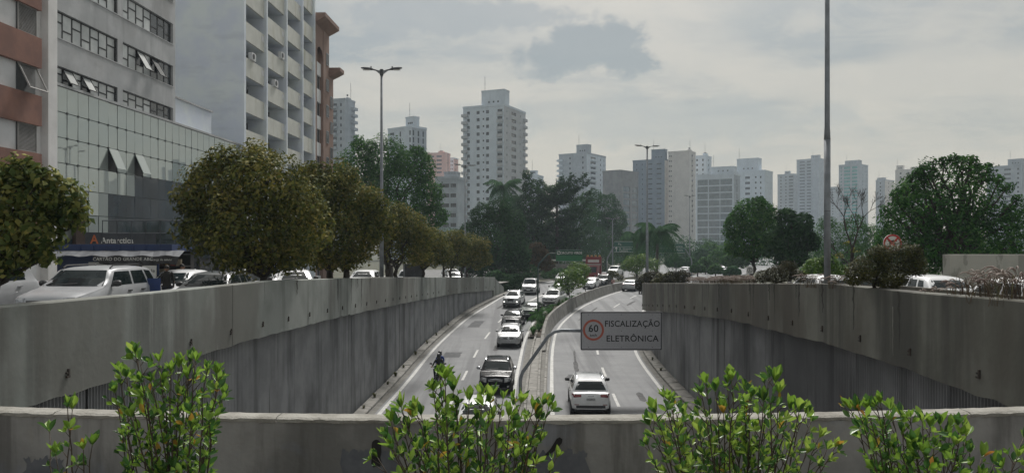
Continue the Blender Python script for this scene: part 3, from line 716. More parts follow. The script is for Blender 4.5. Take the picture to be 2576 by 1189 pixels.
    tower('apartment_tower', 'pale stepped apartment block at the edge of the view', 2482, 2570, 2660, 414, 480, 56, W_grey,
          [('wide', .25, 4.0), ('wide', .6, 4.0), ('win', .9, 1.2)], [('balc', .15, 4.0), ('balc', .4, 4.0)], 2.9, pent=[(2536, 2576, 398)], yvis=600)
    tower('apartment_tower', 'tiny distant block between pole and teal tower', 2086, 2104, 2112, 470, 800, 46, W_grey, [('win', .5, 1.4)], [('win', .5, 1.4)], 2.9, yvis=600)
skyline()

# ---------------------------------------------------------------- street front on the left: local x runs away along the facade, y into the building
SLOPE = 0.033
def fx(y): return -22.5 + SLOPE * y
FA = math.atan2(1, SLOPE)
def front(name, y0, label, cat='building', z=0.0):
    return empty(name, (fx(y0), y0, z), FA, label, cat)
def U(y0, y): return (y - y0) * math.sqrt(1 + SLOPE ** 2)
def yat(px): return 22.5 / (-(px - CPX) / FPX + SLOPE)   # distance at which the facade crosses picture column px

W_concrete = nmat('facade_concrete', (0.393, 0.405, 0.414), (0.501, 0.510, 0.520), 0.5, rough=0.88, layers=[((0.236, 0.243, 0.251), 0.7, (1, 1, 0.15), 0.52, 0.72, 0.6), ((0.295, 0.284, 0.276), 0.25, (1, 1, 1), 0.5, 0.7, 0.5)])
W_gable = nmat('facade_pale_grey', (0.633, 0.685, 0.777), (0.728, 0.783, 0.800), 0.4, rough=0.85, layers=[((0.528, 0.570, 0.639), 0.8, (0.4, 0.4, 1.6), 0.5, 0.72, 0.5)])
W_brown = nmat('brown_render', (0.198, 0.106, 0.084), (0.274, 0.143, 0.108), 0.8, rough=0.88)
W_whiter = nmat('white_render', (0.600, 0.608, 0.615), (0.690, 0.698, 0.705), 0.8, rough=0.85, layers=[((0.450, 0.450, 0.450), 1.0, (1, 1, .15), .55, .75, .4)])
W_pillar = nmat('pale_pillar_render', (0.668, 0.659, 0.648), (0.769, 0.759, 0.749), 0.8, rough=0.85)
W_cream = nmat('cream_parapet', (0.56, 0.565, 0.52), (0.63, 0.635, 0.585), 1.0, rough=0.85, layers=[((0.374, 0.366, 0.265), 1.0, (1, 1, 0.2), 0.52, 0.74, 0.6), ((0.265, 0.272, 0.234), 2.2, (1, 1, 0.12), 0.62, 0.75, 0.6)])
W_terra = nmat('terracotta_render', (0.235, 0.155, 0.125), (0.275, 0.185, 0.15), 0.8, rough=0.85)
P_frost = nmat('frosted_pane', (0.429, 0.455, 0.455), (0.546, 0.566, 0.559), 1.3, rough=0.25, spec=0.7, island=0.22)
P_dark = nmat('dark_pane', (0.03, 0.036, 0.04), (0.055, 0.062, 0.068), 1.3, rough=0.12, spec=0.7, island=0.3)
P_louver = nmat('louvre_metal', (0.24, 0.235, 0.225), (0.29, 0.285, 0.275), 2, rough=0.6)

def sash(w, h, mat, frame, name='window_pane'):
    mb = MB(); t = .035
    mb.box(t, w - t, -.012, .0, t, h - t, 0)
    for q in ((0, w, 0, t), (0, w, h - t, h), (0, t, t, h - t), (w - t, w, t, h - t)): mb.box(q[0], q[1], -.035, .012, q[2], q[3], 1)
    return mb.mesh(name, [mat, frame], fix=False)

def brown_building():
    y0 = 24.0; b = front('brown_banded_building', y0, 'brown and white banded apartment building with louvred shutters at the frame edge')
    W = U(y0, 34.3); zb = -2.6
    # bands
    tops = [9.23 - 2.6 * k for k in range(-3, 5)]
    wmesh = {}
    for zt in tops:
        mb = MB(); mb.box(0, W - .15, -.12, 1.0, zt - 1.35, zt); mb.build('spandrel_band', W_brown, b)
        z0, z1 = zt - 2.6 + .0, zt - 1.35
        if z1 < 0.5: break
        mb = MB(); mb.box(0, W - .2, .10, 1.0, z0, z1); mb.build('recessed_wall', W_whiter, b)
        # shuttered windows
        for uu in (U(y0, 32.75) - 6.3, U(y0, 32.75) - 3.2, U(y0, 32.75)):
            tilt = 0.0
            if abs(uu - U(y0, 32.75)) < .1 and abs(zt - (9.23 - 0)) < .1: tilt = math.radians(26)
            w = 1.22; h = z1 - z0
            mb = MB(); mb.box(uu, uu + w, .06, .12, z0, z1); mb.build('window_opening', P_dark, b)
            sh = empty('shutter'); sh.parent = b; sh.matrix_local = T(uu, .02, z1) @ RX(-tilt)
            fm = MB(); fm.box(0, .04, -.03, .03, -h, 0); fm.box(w - .04, w, -.03, .03, -h, 0); fm.box(.04, w - .04, -.03, .03, -.05, 0); fm.box(.04, w - .04, -.03, .03, -h, -h + .05)
            fm.build('shutter_frame', P_louver, sh)
            n = 20
            if 'slat' not in wmesh:
                sm = MB(); sm.obox((w / 2, 0, 0), (w / 2 - .04, 0, 0), (0, .02, .022), (0, -.004, .004)); wmesh['slat'] = sm.mesh('slat', P_louver)
            for k in range(n): link('slat', wmesh['slat'], sh, T(0, 0, -h + .08 + (h - .16) * k / (n - 1)))
    mb = MB(); mb.box(0, W - .2, .1, 1.0, zb, 1.4); mb.build('ground_floor_wall', W_whiter, b)
    mb = MB(); mb.box(-2, W - .2, 1.0, 9, zb, 20); mb.build('rear_mass', W_whiter, b)
    # tall fin beside the grey building
    mb = MB(); mb.box(U(y0, 34.15), U(y0, 34.6), .25, 1.2, zb, 20); mb.build('recess_wall', W_pillar, b)
    mb = MB(); mb.box(U(y0, 34.6), U(y0, 35.25), -.12, 1.2, zb, 20); mb.build('fin', W_pillar, b)
brown_building()

def grey_building():
    y0 = 35.28; y1 = 47.0; b = front('grey_office_building', y0, 'grey concrete office building with ribbon windows above a mirrored podium')
    W = U(y0, y1); rows = [(12.27 + 2.6, 13.55 + 2.6), (12.27, 13.55), (9.67, 10.95), (7.5, 8.35)]
    um = W * 0.47
    holes = []
    for z0, z1 in rows:
        holes += [(0.0 + .02, um - .25, z0, z1), (um + .25, W - .3, z0, z1)]
    mb = holes_wall(W, 18.8 - 7.4, holes, .28, 7.4); mb.build('wall', [W_concrete, W_concrete], b, fix=False)
    mb = MB(); mb.box(0, W, .6, 9, 0, 18.8); mb.build('rear_mass', W_concrete, b)
    mb = MB(); mb.box(um - .24, um + .1, -.03, .25, 7.4, 18.8); 
    for (z0, z1) in rows:
        pier = MB(); pier.box(um - .25, um + .22, .04, .28, z0, z1); pier.build('pier', MT['trim'], b)
        for seg, (s0, s1) in enumerate(((.02, um - .27), (um + .25, W - .32))):
            n = 7; w = (s1 - s0) / n
            for k in range(n):
                dark = seg == 1 and k >= 4
                m = P_dark if dark else P_frost
                h = z1 - z0 - .04; sp = (.36 if (k + seg) % 2 else .62) * h
                for (a_, h_) in ((0, sp), (sp, h - sp)):
                    if h_ < .05: continue
                    op = 0.0
                    if (abs(z0 - 9.67) < .1 and seg == 1 and k in (2, 4) and a_ > 0) or (abs(z0 - 7.5) < .1 and seg == 0 and k in (1, 3) and a_ == 0): op = math.radians(30)
                    if op: 
                        o = link('window_pane', sash(w, h * .95, m, MT['trim']), b, T(s0 + k * w, .16, z0 + h * .98) @ RX(-op) @ T(0, 0, -h * .95))
                        bk = MB(); bk.box(s0 + k * w, s0 + (k + 1) * w, .24, .27, z0, z1); bk.build('window_gap', P_dark, b)
                    else:
                        key = ('gs', round(w, 3), round(h_, 3), m.name)
                        if key not in _pane: _pane[key] = sash(w, h_, m, MT['trim'])
                        link('window_pane', _pane[key], b, T(s0 + k * w, .18 + random.uniform(-.004, .004), z0 + .02 + a_) @ RZ(random.uniform(-.006, .006)))
        bk = MB(); bk.box(.02, W - .3, .30, .34, z0, z1); bk.build('interior', P_dark, b)
        sl = MB(); sl.box(.01, W - .3, -.04, .28, z0 - .05, z0); sl.build('sill', W_concrete, b)
grey_building()

def podium():
    y0 = 35.28; y1 = 59.5; zb = -3.4; zt = 7.42
    b = front('mirrored_podium', y0, 'mirrored glass podium reflecting the towers, with two open sashes')
    gl = bpy.data.materials.new('mirror_cladding'); gl.use_nodes = True; N = gl.node_tree.nodes; L = gl.node_tree.links; p = N['Principled BSDF']
    p.inputs['Base Color'].default_value = (0.27, 0.30, 0.29, 1); p.inputs['Roughness'].default_value = 0.25
    g = N.new('ShaderNodeBsdfGlossy'); g.inputs['Roughness'].default_value = 0.015; g.inputs['Color'].default_value = (0.60, 0.66, 0.64, 1)
    mx = N.new('ShaderNodeMixShader'); mx.inputs[0].default_value = 0.40
    L.new(p.outputs[0], mx.inputs[1]); L.new(g.outputs[0], mx.inputs[2]); L.new(mx.outputs[0], N['Material Output'].inputs[0])
    W = U(y0, y1); cw = 0.87; rh = 1.2; n = int(W / cw); nr = 7
    pm = MB(); pm.box(.018, cw - .018, -.012, .02, .018, rh - .018); pm = pm.mesh('glass_panel', gl)
    gd = glassmat('glass_dark_reflection', (0.016, 0.024, 0.032), 0.08, 0.6); pd_ = MB(); pd_.box(.008, cw - .008, -.012, .02, .008, rh - .008); pd_ = pd_.mesh('glass_panel', gd)  # darker pane colour stands in for the dark skyline mirrored in the glass
    dk = MB(); dk.box(0, W, .02, .1, -1.2, zt); dk.build('backing', MT['ink'], b)
    op = [(3, 4), (6, 5)]
    nodes = MB(); nodes.box(-.05, .05, -.03, 0, -.05, .05); nodes = nodes.mesh('clamp', MT['steel_dark'])
    uo = {}
    for i in range(n):
        for r in range(nr):
            z = zt - .02 - (r + 1) * rh
            u = i * cw
            isop = (abs(u - U(y0, 39.4)) < cw / 2 and r == 2) or (abs(u - U(y0, 42.4)) < cw / 2 and r == 2)
            if isop:
                link('glass_panel', pm, b, T(u, -.02, z + rh) @ RX(-math.radians(24)) @ T(0, 0, -rh)); continue
            dark = (r >= 3 and u > U(y0, 41.6)) or (r >= 4 and u > U(y0, 38.9)) or r >= 6  # stepped outline of the skyline reflection painted into the lower panes
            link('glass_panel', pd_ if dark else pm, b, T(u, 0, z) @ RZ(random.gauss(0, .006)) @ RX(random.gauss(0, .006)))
            if i < 18 and r < 3: link('clamp', nodes, b, T(u, -.015, z))
    cp = MB(); cp.box(-.02, W, -.10, .5, zt - .02, zt + .10); cp.build('coping', W_concrete, b)
    ms = MB(); ms.box(0, W, .5, 10, zb, zt + .02); ms.build('rear_mass', W_concrete, b)
    # shop level
    lo = MB(); lo.box(0, W, .12, .5, zb, -1.0); lo.build('shop_front', P_dark, b)
    for k in range(8):
        q = MB(); q.box(k * 3.0, k * 3.0 + .25, -.05, .12, zb, -1.0); q.build('pier', MT['trim'], b)
    # low stair block on the podium roof beside the gable
    rb = MB(); rb.box(U(y0, 47.1), U(y0, 53.0), .35, 6, zt + .1, zt + 1.75); rb.build('roof_block', W_gable, b)
    rb = MB(); rb.box(U(y0, 47.1), U(y0, 53.05), .25, 6, zt + 1.75, zt + 1.85); rb.build('roof_block_coping', W_concrete, b)
podium()

def slab_tower():
    y0 = 57.2; y1 = 75.5; b = front('slab_apartment_tower', y0, 'pale grey slab tower with stacked cream balcony parapets and blank gable')
    W = U(y0, y1); zb = -3.8; zt = 26
    mb = MB(); mb.box(-.0, .35, -.33, 13, zb, zt); mb.build('gable_wall', W_gable, b)
    mb = MB(); mb.box(.35, W, 1.7, 13, zb, zt); mb.build('rear_mass', W_gable, b)
    bays = [0.0, .27, .54, .79, 1.0]
    for k, f in enumerate(bays):
        mb = MB(); u = f * W; mb.box(u - (-.36 if k == 0 else .14), u + (.40 if k == 0 else .14), -.32, 1.7, zb, zt); mb.build('fin', W_gable, b)
    ac = MB(); ac.box(0, .8, -.3, 0, 0, .58, 0); ac.tube([(.3, -.305, .29), (.3, -.33, .29)], .21, 12, 1); ac = ac.mesh('air_conditioner', [W_whiter, MT['trim']])
    tops = [17.07 + 2.77 * k for k in range(3, -7, -1)]
    spots = {(0, 2): .45, (1, 2): .1, (0, 3): None}
    for bi in range(4):
        u0 = bays[bi] * W + (.41 if bi == 0 else .14); u1 = bays[bi + 1] * W - .14
        dz = -.10 * bi + (-0.9 if bi in (1, 3) else 0) * 1.0
        pm = MB(); pm.box(u0, u1, -.12, .03, -1.42, 0); pm = pm.mesh('balcony_parapet', W_cream)
        bw = u1 - u0
        for ti, zt_ in enumerate(tops):
            z = zt_ + dz
            if z < 1.5 or z > 25: continue
            link('balcony_parapet', pm, b, T(0, 0, z))
            fl = MB(); fl.box(u0, u1, .03, 1.7, z - 1.42, z - 1.25); fl.build('balcony_floor', W_gable, b)
            # recessed windows
            ws = bw / 3
            for q in range(3):
                key = ('sl', round(ws, 2))
                if key not in _pane: _pane[key] = sash(ws - .04, 1.1, P_dark, MB_framew)
                op = math.radians(22) if random.random() < .22 else 0
                link('window_pane', _pane[key], b, T(u0 + q * ws + .02, 1.25 if not op else 1.2, z + 1.1 - .02) @ RX(-op) @ T(0, 0, -1.1))
            bw_ = MB(); bw_.box(u0, u1, 1.32, 1.4, z - 1.25, z + 1.35); bw_.build('balcony_back', W_grey, b)
            if random.random() < .22:
                link('air_conditioner', ac, b, T(u0 + random.uniform(.3, bw - 1.2), -.0, z + .02))
            if random.random() < .5:
                vt = MB(); vt.box(u1 - .62, u1 - .12, -.135, -.12, -.65, -.2); vt.build('vent_cover', W_whiter, b, T(0, 0, z))
slab_tower()

def terra_building():
    y0 = 76.0; b = front('terracotta_building', y0, 'terracotta apartment building with arched window strip and flaring cornice')
    W = 11.0; zb = -4; zt = 22.6
    # facade with an arched recessed strip
    mb = MB(); mb.box(0, .55, -.2, 10, zb, zt); mb.build('corner_pier', W_terra, b)
    mb = MB(); mb.box(2.9, 3.7, -.2, 10, zb, zt); mb.build('corner_pier', W_terra, b)
    mb = MB(); mb.box(.55, 2.9, .35, 10, zb, zt); mb.build('wall', W_terra, b)
    arch = [(1.725 + 1.175 * math.cos(PI * k / 14), .35, 19.0 + 1.175 * math.sin(PI * k / 14)) for k in range(15)]
    # spandrel above arch
    mb = MB(); pts = [(2.9, .35, 19.0)] + arch[1:-1] + [(.55, .35, 19.0), (.55, .35, zt), (2.9, .35, zt)]
    for k in range(14): mb.quad(arch[k], arch[k + 1], (arch[k + 1][0], .35, zt), (arch[k][0], .35, zt))
    o = mb.build('arch_head', W_terra, b, T(0, -.5, 0), fix=False)
    for k in range(9):
        z = 17.4 - k * 2.75
        q = MB(); q.box(.62, 2.82, .05, .35, z - .1, z + 1.25); q.build('panel', W_whiter, b)
        link('window', pane_mesh(2.1, 1.4, P_dark, MB_framew, 'split'), b, T(.68, .22, z - 1.5))
    # outer bays under sloping visors
    for (u0, u1, ztop, pr) in ((-.1, 5.25, zt + .5, 1.25), (5.25, 6.9, 18.8, 1.35)):
        mb = MB(); mb.box(max(u0, 3.7), u1, -.15, 1.0, zb, ztop - .4); mb.build('bay', W_terra, b)
        mb = MB(); mb.prism([(u0, .4, ztop - 1.15), (u0, -pr * .55, ztop - .62), (u0, -pr, ztop - .30), (u0, -pr, ztop + .08), (u0, .4, ztop + .08)], (u1 - u0, 0, 0)); mb.build('visor', W_terra, b)
        for k in range(6):
            link('window', pane_mesh(.9, 1.3, P_dark, MB_framew, 'far'), b, T(max(u0, 3.7) + .35, -.19, ztop - 4.2 - 2.75 * k))
    mb = MB(); mb.box(3.7, 6.6, .4, 10, zb, 18); mb.build('rear_mass', W_whiter, b)
terra_building()
# ================================================================ vegetation
LM = {}
LM['almond'] = leafmat('leaf_almond', [(0.028, 0.040, 0.012), (0.075, 0.096, 0.022), (0.150, 0.150, 0.036), (0.29, 0.24, 0.06)], 0.25, nscale=0.8, rough=.7, spec=.12)
LM['almond2'] = leafmat('leaf_almond_pale', [(0.029, 0.053, 0.018), (0.085, 0.120, 0.033), (0.192, 0.204, 0.058), (0.361, 0.312, 0.083)], 0.28, nscale=1.1, rough=.7, spec=.12)
LM['green'] = leafmat('leaf_green', [(0.010, 0.038, 0.010), (0.026, 0.092, 0.020), (0.055, 0.155, 0.032), (0.11, 0.23, 0.05)], 0.28, nscale=0.4, rough=.7, spec=.10)
LM['dark'] = leafmat('leaf_dark', [(0.007, 0.022, 0.010), (0.016, 0.050, 0.018), (0.032, 0.084, 0.028), (0.06, 0.13, 0.04)], 0.2, nscale=0.3, rough=.75, spec=.06)
LM['bluegreen'] = leafmat('leaf_bluegreen', [(0.010, 0.034, 0.016), (0.022, 0.072, 0.028), (0.044, 0.118, 0.042), (0.07, 0.16, 0.055)], 0.2, nscale=0.3, rough=.75, spec=.06)
LM['bright'] = leafmat('leaf_bright', [(0.025, 0.055, 0.012), (0.060, 0.13, 0.022), (0.12, 0.22, 0.035), (0.20, 0.28, 0.05)], 0.3, nscale=0.9)
LM['olive'] = leafmat('leaf_olive', [(0.012, 0.014, 0.006), (0.034, 0.042, 0.012), (0.085, 0.090, 0.018), (0.14, 0.13, 0.03)], 0.2, nscale=1.6)
LM['plum'] = leafmat('leaf_plum', [(0.012, 0.014, 0.008), (0.026, 0.028, 0.013), (0.045, 0.040, 0.018), (0.07, 0.07, 0.025)], 0.15, nscale=1.6, rough=.75, spec=.1)
LM['red'] = leafmat('leaf_red', [(0.02, 0.026, 0.012), (0.045, 0.042, 0.018), (0.085, 0.055, 0.025), (0.11, 0.08, 0.03)], 0.2, nscale=0.7, rough=.75, spec=.1)
LM['grass'] = leafmat('leaf_fountain_grass', [(0.045, 0.032, 0.025), (0.09, 0.06, 0.045), (0.12, 0.09, 0.06), (0.11, 0.11, 0.05)], 0.2, nscale=2)
LM['plume'] = leafmat('plume', [(0.22, 0.16, 0.14), (0.34, 0.27, 0.24), (0.42, 0.35, 0.31), (0.46, 0.40, 0.35)], 0.35, nscale=3)

def unit(n):
    v = RNG.normal(size=(n, 3)); return v / np.linalg.norm(v, axis=1, keepdims=True)

def leaves_mesh(name, P_, Nrm, size, mat, aspect=0.5, fold=0.15, jitter=0.35, droop=0.0):
    """one bent leaf face at each point, facing Nrm"""
    n = len(P_)
    t = unit(n); t[:, 2] -= droop
    t -= Nrm * np.sum(t * Nrm, axis=1, keepdims=True); t /= np.maximum(np.linalg.norm(t, axis=1, keepdims=True), 1e-6)
    s = np.cross(Nrm, t)
    L = (size * (1 + jitter * RNG.normal(size=n).clip(-1.6, 1.6)))[:, None]
    w = L * aspect * .5
    V = np.empty((n, 4, 3))
    V[:, 0] = P_ - t * L * .5; V[:, 2] = P_ + t * L * .5 - Nrm * L * fold
    V[:, 1] = P_ + s * w + Nrm * L * fold * .6; V[:, 3] = P_ - s * w + Nrm * L * fold * .6
    me = bpy.data.meshes.new(name); me.vertices.add(n * 4); me.loops.add(n * 4); me.polygons.add(n)
    me.vertices.foreach_set('co', V.reshape(-1).astype(np.float32)); me.loops.foreach_set('vertex_index', np.arange(n * 4, dtype=np.int32))
    me.polygons.foreach_set('loop_start', np.arange(0, n * 4, 4, dtype=np.int32)); me.polygons.foreach_set('loop_total', np.full(n, 4, dtype=np.int32))
    me.materials.append(mat); me.update(calc_edges=True); return me

def lumps(n, d, amp, seed):
    """uneven outline: sum of a few directional waves"""
    r = np.random.default_rng(seed); f = np.zeros(n)
    for k in range(7):
        a = r.normal(size=3) * r.uniform(2.0, 6.0); f += np.sin(d @ a + r.uniform(0, 6)) / 7 * 1.8
    return 1 + amp * f

def crown_points(blobs, n, shell=0.16, amp=0.16, seed=1, cull=0.72, clump=0.0):
    B = np.array([b[:3] for b in blobs]); R = np.array([b[3:6] for b in blobs])
    w = (R.prod(axis=1)) ** (2 / 3); w /= w.sum()
    P_ = []; Nn = []; need = n
    cl = []
    for i in range(len(blobs)):
        cd = unit(60); cl.append(cd)
    for _ in range(4):
        m = int(need * 1.6) + 10
        k = RNG.choice(len(blobs), m, p=w); d = unit(m)
        if clump:
            cc = np.array([cl[i][j] for i, j in zip(k, RNG.integers(0, 60, m))]); d = d * (1 - clump) + cc * clump; d /= np.linalg.norm(d, axis=1, keepdims=True)
        rad = np.empty(m)
        for i in range(len(blobs)):
            q = k == i; rad[q] = lumps(q.sum(), d[q], amp, seed * 31 + i)
        rad *= 1 - np.abs(RNG.normal(0, shell, m)) + RNG.normal(0, .03, m)
        p = B[k] + d * R[k] * rad[:, None]
        ok = np.ones(m, bool)
        for i in range(len(blobs)):
            q = (k != i) & (np.linalg.norm((p - B[i]) / R[i], axis=1) < cull); ok &= ~(q & (RNG.random(m) < .9))
        P_.append(p[ok]); Nn.append(d[ok]); need -= ok.sum()
        if need <= 0: break
    P_ = np.concatenate(P_)[:n]; Nn = np.concatenate(Nn)[:n]
    return P_, Nn

def limb(mb, a, b, r0, r1, wob=0.12, n=6, sides=7):
    a, b = Vector(a), Vector(b); L = (b - a).length; pts = []
    for k in range(n + 1):
        t = k / n; p = a.lerp(b, t)
        if 0 < k < n: p += Vector((random.uniform(-1, 1), random.uniform(-1, 1), random.uniform(-.3, .5))) * L * wob * .5
        pts.append(p)
    mb.tube(pts, [r0 + (r1 - r0) * k / n for k in range(n + 1)], sides)
    return pts

def tree(name, label, tpx, d, zb, blobs, n, leaf, mat, bark='bark', tr=0.16, group=None, fork=0.35, aspect=.5, shell=.16, amp=.16, out=.55, clump=0.25, droop=.3, depth=0.9, twigs=True, cat='tree', stems=1, cull=.72):
    """blobs: (px, py, radius px[, depth offset in metres]) as seen d metres ahead"""
    base = Vector((X(tpx, d), d, zb)); t = empty(name, base, 0, label, cat, group)
    k = d / FPX; BB = []
    for i, bl in enumerate(blobs):
        r = bl[2] * k; dy = bl[3] if len(bl) > 3 else random.uniform(-.5, .5) * r
        c_ = Vector((X(bl[0], d + 0), d + dy, Z(bl[1], d))) - base
        BB.append((c_.x, c_.y, c_.z, r, r * depth, r * random.uniform(.82, .95)))
    seed = abs(hash((round(tpx), round(d)))) % 9999
    P_, Nn = crown_points(BB, n, shell, amp, seed, cull, clump)
    nn = Nn * out + unit(len(P_)) * (1 - out); nn[:, 2] += .25; nn /= np.linalg.norm(nn, axis=1, keepdims=True)
    c_ = link('crown', leaves_mesh('crown', P_, nn, leaf, mat, aspect, droop=droop), t); c_['kind'] = 'stuff'
    mb = MB(); cz = np.mean([b[2] for b in BB]); lowest = min(b[2] - b[5] for b in BB)
    for s in range(stems):
        ox = (s - (stems - 1) / 2) * tr * 2.6
        fk = Vector((BB[0][0] * .15 + ox * 1.6, BB[0][1] * .1, max(lowest * .9, cz * fork)))
        limb(mb, (ox, random.uniform(-.05, .05), -.2), fk, tr, tr * .75, .10)
        for b in BB[s::stems]:
            limb(mb, fk, (b[0], b[1], b[2] - b[5] * .1), tr * .5, tr * .12, .14)
    mb.build('trunk', MT[bark], t, smooth=True)
    if twigs:
        mb = MB()
        for b in BB:
            for q in range(4):
                e = unit(1)[0] * np.array(b[3:6]) * .85; limb(mb, b[:3], np.array(b[:3]) + e, tr * .14, tr * .04, .15, 3, 4)
        mb.build('branches', MT[bark], t)['kind'] = 'stuff'
    return t

def street_trees():
    G = 'street trees along the retaining wall'
    zs = lambda d: z_left(d) + .1
    tree('street_tree', 'broad leaved street tree cut by the frame edge, yellowing leaves', -22, 12.6, zs(12.6),
         [(40, 500, 95), (140, 500, 70), (80, 585, 80), (20, 440, 60), (180, 540, 45), (25, 640, 60), (110, 640, 35), (-90, 520, 120), (-80, 620, 80), (60, 430, 40), (120, 450, 40)], 7000, .115, LM['almond2'], tr=.11, group=G, aspect=.6, amp=.22, shell=.3, cull=.55)
    tree('street_tree', 'big round dark street tree nearest the kiosk, trunk behind the wall', 682, 25.6, zs(25.6),
         [(560, 480, 112), (680, 465, 105), (625, 590, 115), (520, 575, 75), (730, 570, 105), (560, 405, 52), (640, 400, 55), (492, 505, 52), (520, 440, 45), (705, 640, 60), (755, 520, 70), (600, 645, 45), (745, 640, 50)], 22000, .135, LM['almond'], tr=.17, group=G, aspect=.55, amp=.22, clump=.45, shell=.3, cull=.5)
    tree('street_tree', 'second dark round street tree merging with the biggest one', 860, 33.5, zs(33.5),
         [(800, 500, 88), (880, 520, 85), (830, 600, 88), (915, 580, 62), (785, 445, 45), (860, 445, 50), (935, 510, 45), (900, 630, 45), (955, 555, 40), (750, 600, 60), (790, 438, 42), (765, 480, 52), (800, 640, 45), (870, 650, 40)], 22000, .14, LM['almond'], tr=.18, group=G, aspect=.55, amp=.22, clump=.45, shell=.3, cull=.5, stems=2)
    tree('street_tree', 'third street tree with several thin trunks left of the metal box', 985, 47.0, zs(47),
         [(985, 560, 55), (1030, 570, 52), (1060, 595, 42), (980, 615, 50), (1040, 630, 45), (955, 590, 40), (1005, 530, 28)], 10500, .155, LM['almond'], tr=.15, group=G, amp=.22, clump=.45, shell=.3, cull=.5, stems=2)
    tree('street_tree', 'fourth street tree, olive crown above the metal box', 1065, 58.0, zs(58),
         [(1065, 605, 38), (1095, 600, 36), (1080, 640, 40), (1050, 640, 30), (1115, 635, 30), (1045, 590, 28)], 7500, .165, LM['almond'], tr=.14, group=G, amp=.22, clump=.45, shell=.3, cull=.5)
    tree('street_tree', 'fifth small street tree near the zebra crossing', 1124, 71.0, zs(71),
         [(1125, 612, 34), (1145, 600, 28), (1105, 640, 28), (1150, 640, 32), (1130, 655, 26), (1165, 615, 26)], 6500, .175, LM['almond'], tr=.15, group=G, amp=.22, clump=.45, shell=.3, cull=.5, stems=2)
    tree('street_tree', 'last small street tree at the end of the wall', 1166, 77.0, zs(77),
         [(1180, 615, 30), (1205, 620, 30), (1190, 648, 32), (1218, 650, 22), (1165, 655, 22)], 6500, .175, LM['almond'], tr=.14, group=G, amp=.22, clump=.45, shell=.3, cull=.5, stems=2)
    tree('park_tree', 'tall rich green tree rising behind the row of street trees', 980, 88, z_left(88),
         [(900, 425, 60), (970, 400, 62), (1040, 425, 58), (915, 500, 75), (1010, 490, 85), (1075, 490, 48), (905, 362, 22), (935, 372, 20), (860, 450, 45), (1060, 400, 24), (1095, 545, 35), (1050, 380, 18)], 30000, .27, LM['green'], tr=.4, amp=.24, shell=.2, clump=.5, group='park trees')
street_trees()

def palm(name, label, px, d, zb, py, nf, fl, mat, tr=.16, group=None, droop=1.0):
    x = X(px, d); zt = Z(py, d); t = empty(name, (x, d, zb), 0, label, 'palm', group)
    h = zt - zb
    mb = MB(); mb.tube([(0, 0, -.2), (.05, .02, h * .3), (.1, .05, h * .7), (.06, .03, h)], [tr * 1.2, tr, tr * .9, tr * .8], 9); mb.build('trunk', MT['bark_grey'], t, smooth=True)
    # one frond, copied round the head
    fm = []
    for v in range(3):
        mb = MB(); pts = []; n = 12
        lift = (0.75, .35, -.1)[v]
        for k in range(n + 1):
            s = k / n; pts.append(Vector((fl * (s - .18 * s * s * s), 0, fl * (lift * s - (0.62 + .25 * v) * droop * s * s))))
        mb.tube(pts, [.035 * (1 - .8 * k / n) * fl / 3 for k in range(n + 1)], 4)
        for k in range(2, n * 4 + 1):
            s = k / (n * 4); i = min(int(s * n), n - 1); p = pts[i].lerp(pts[i + 1], s * n - i); tg = (pts[i + 1] - pts[i]).normalized()
            for sd in (-1, 1):
                ll = fl * .26 * math.sin(PI * min(1, s * .9 + .12)) * random.uniform(.7, 1.1); a = random.uniform(.2, .9)
                dr = Vector((tg.x * .55, sd * .75, tg.z * .4 - .55 * a)).normalized(); e = p + dr * ll + Vector((0, 0, -ll * .35 * droop))
                sw = Vector((tg.x, 0, tg.z)) * fl * .012
                mb.quad(p - sw, p + sw, e + sw * .3, e - sw * .3)
        fm.append(mb.mesh('frond', mat, fix=False))
    for k in range(nf):
        v = k % 3; link('frond', fm[v], t, T(.06, .03, h) @ RZ(2.4 * k + random.uniform(-.2, .2)) @ RY(random.uniform(-.25, .2)) @ Matrix.Scale(random.uniform(.8, 1.1), 4))
    return t

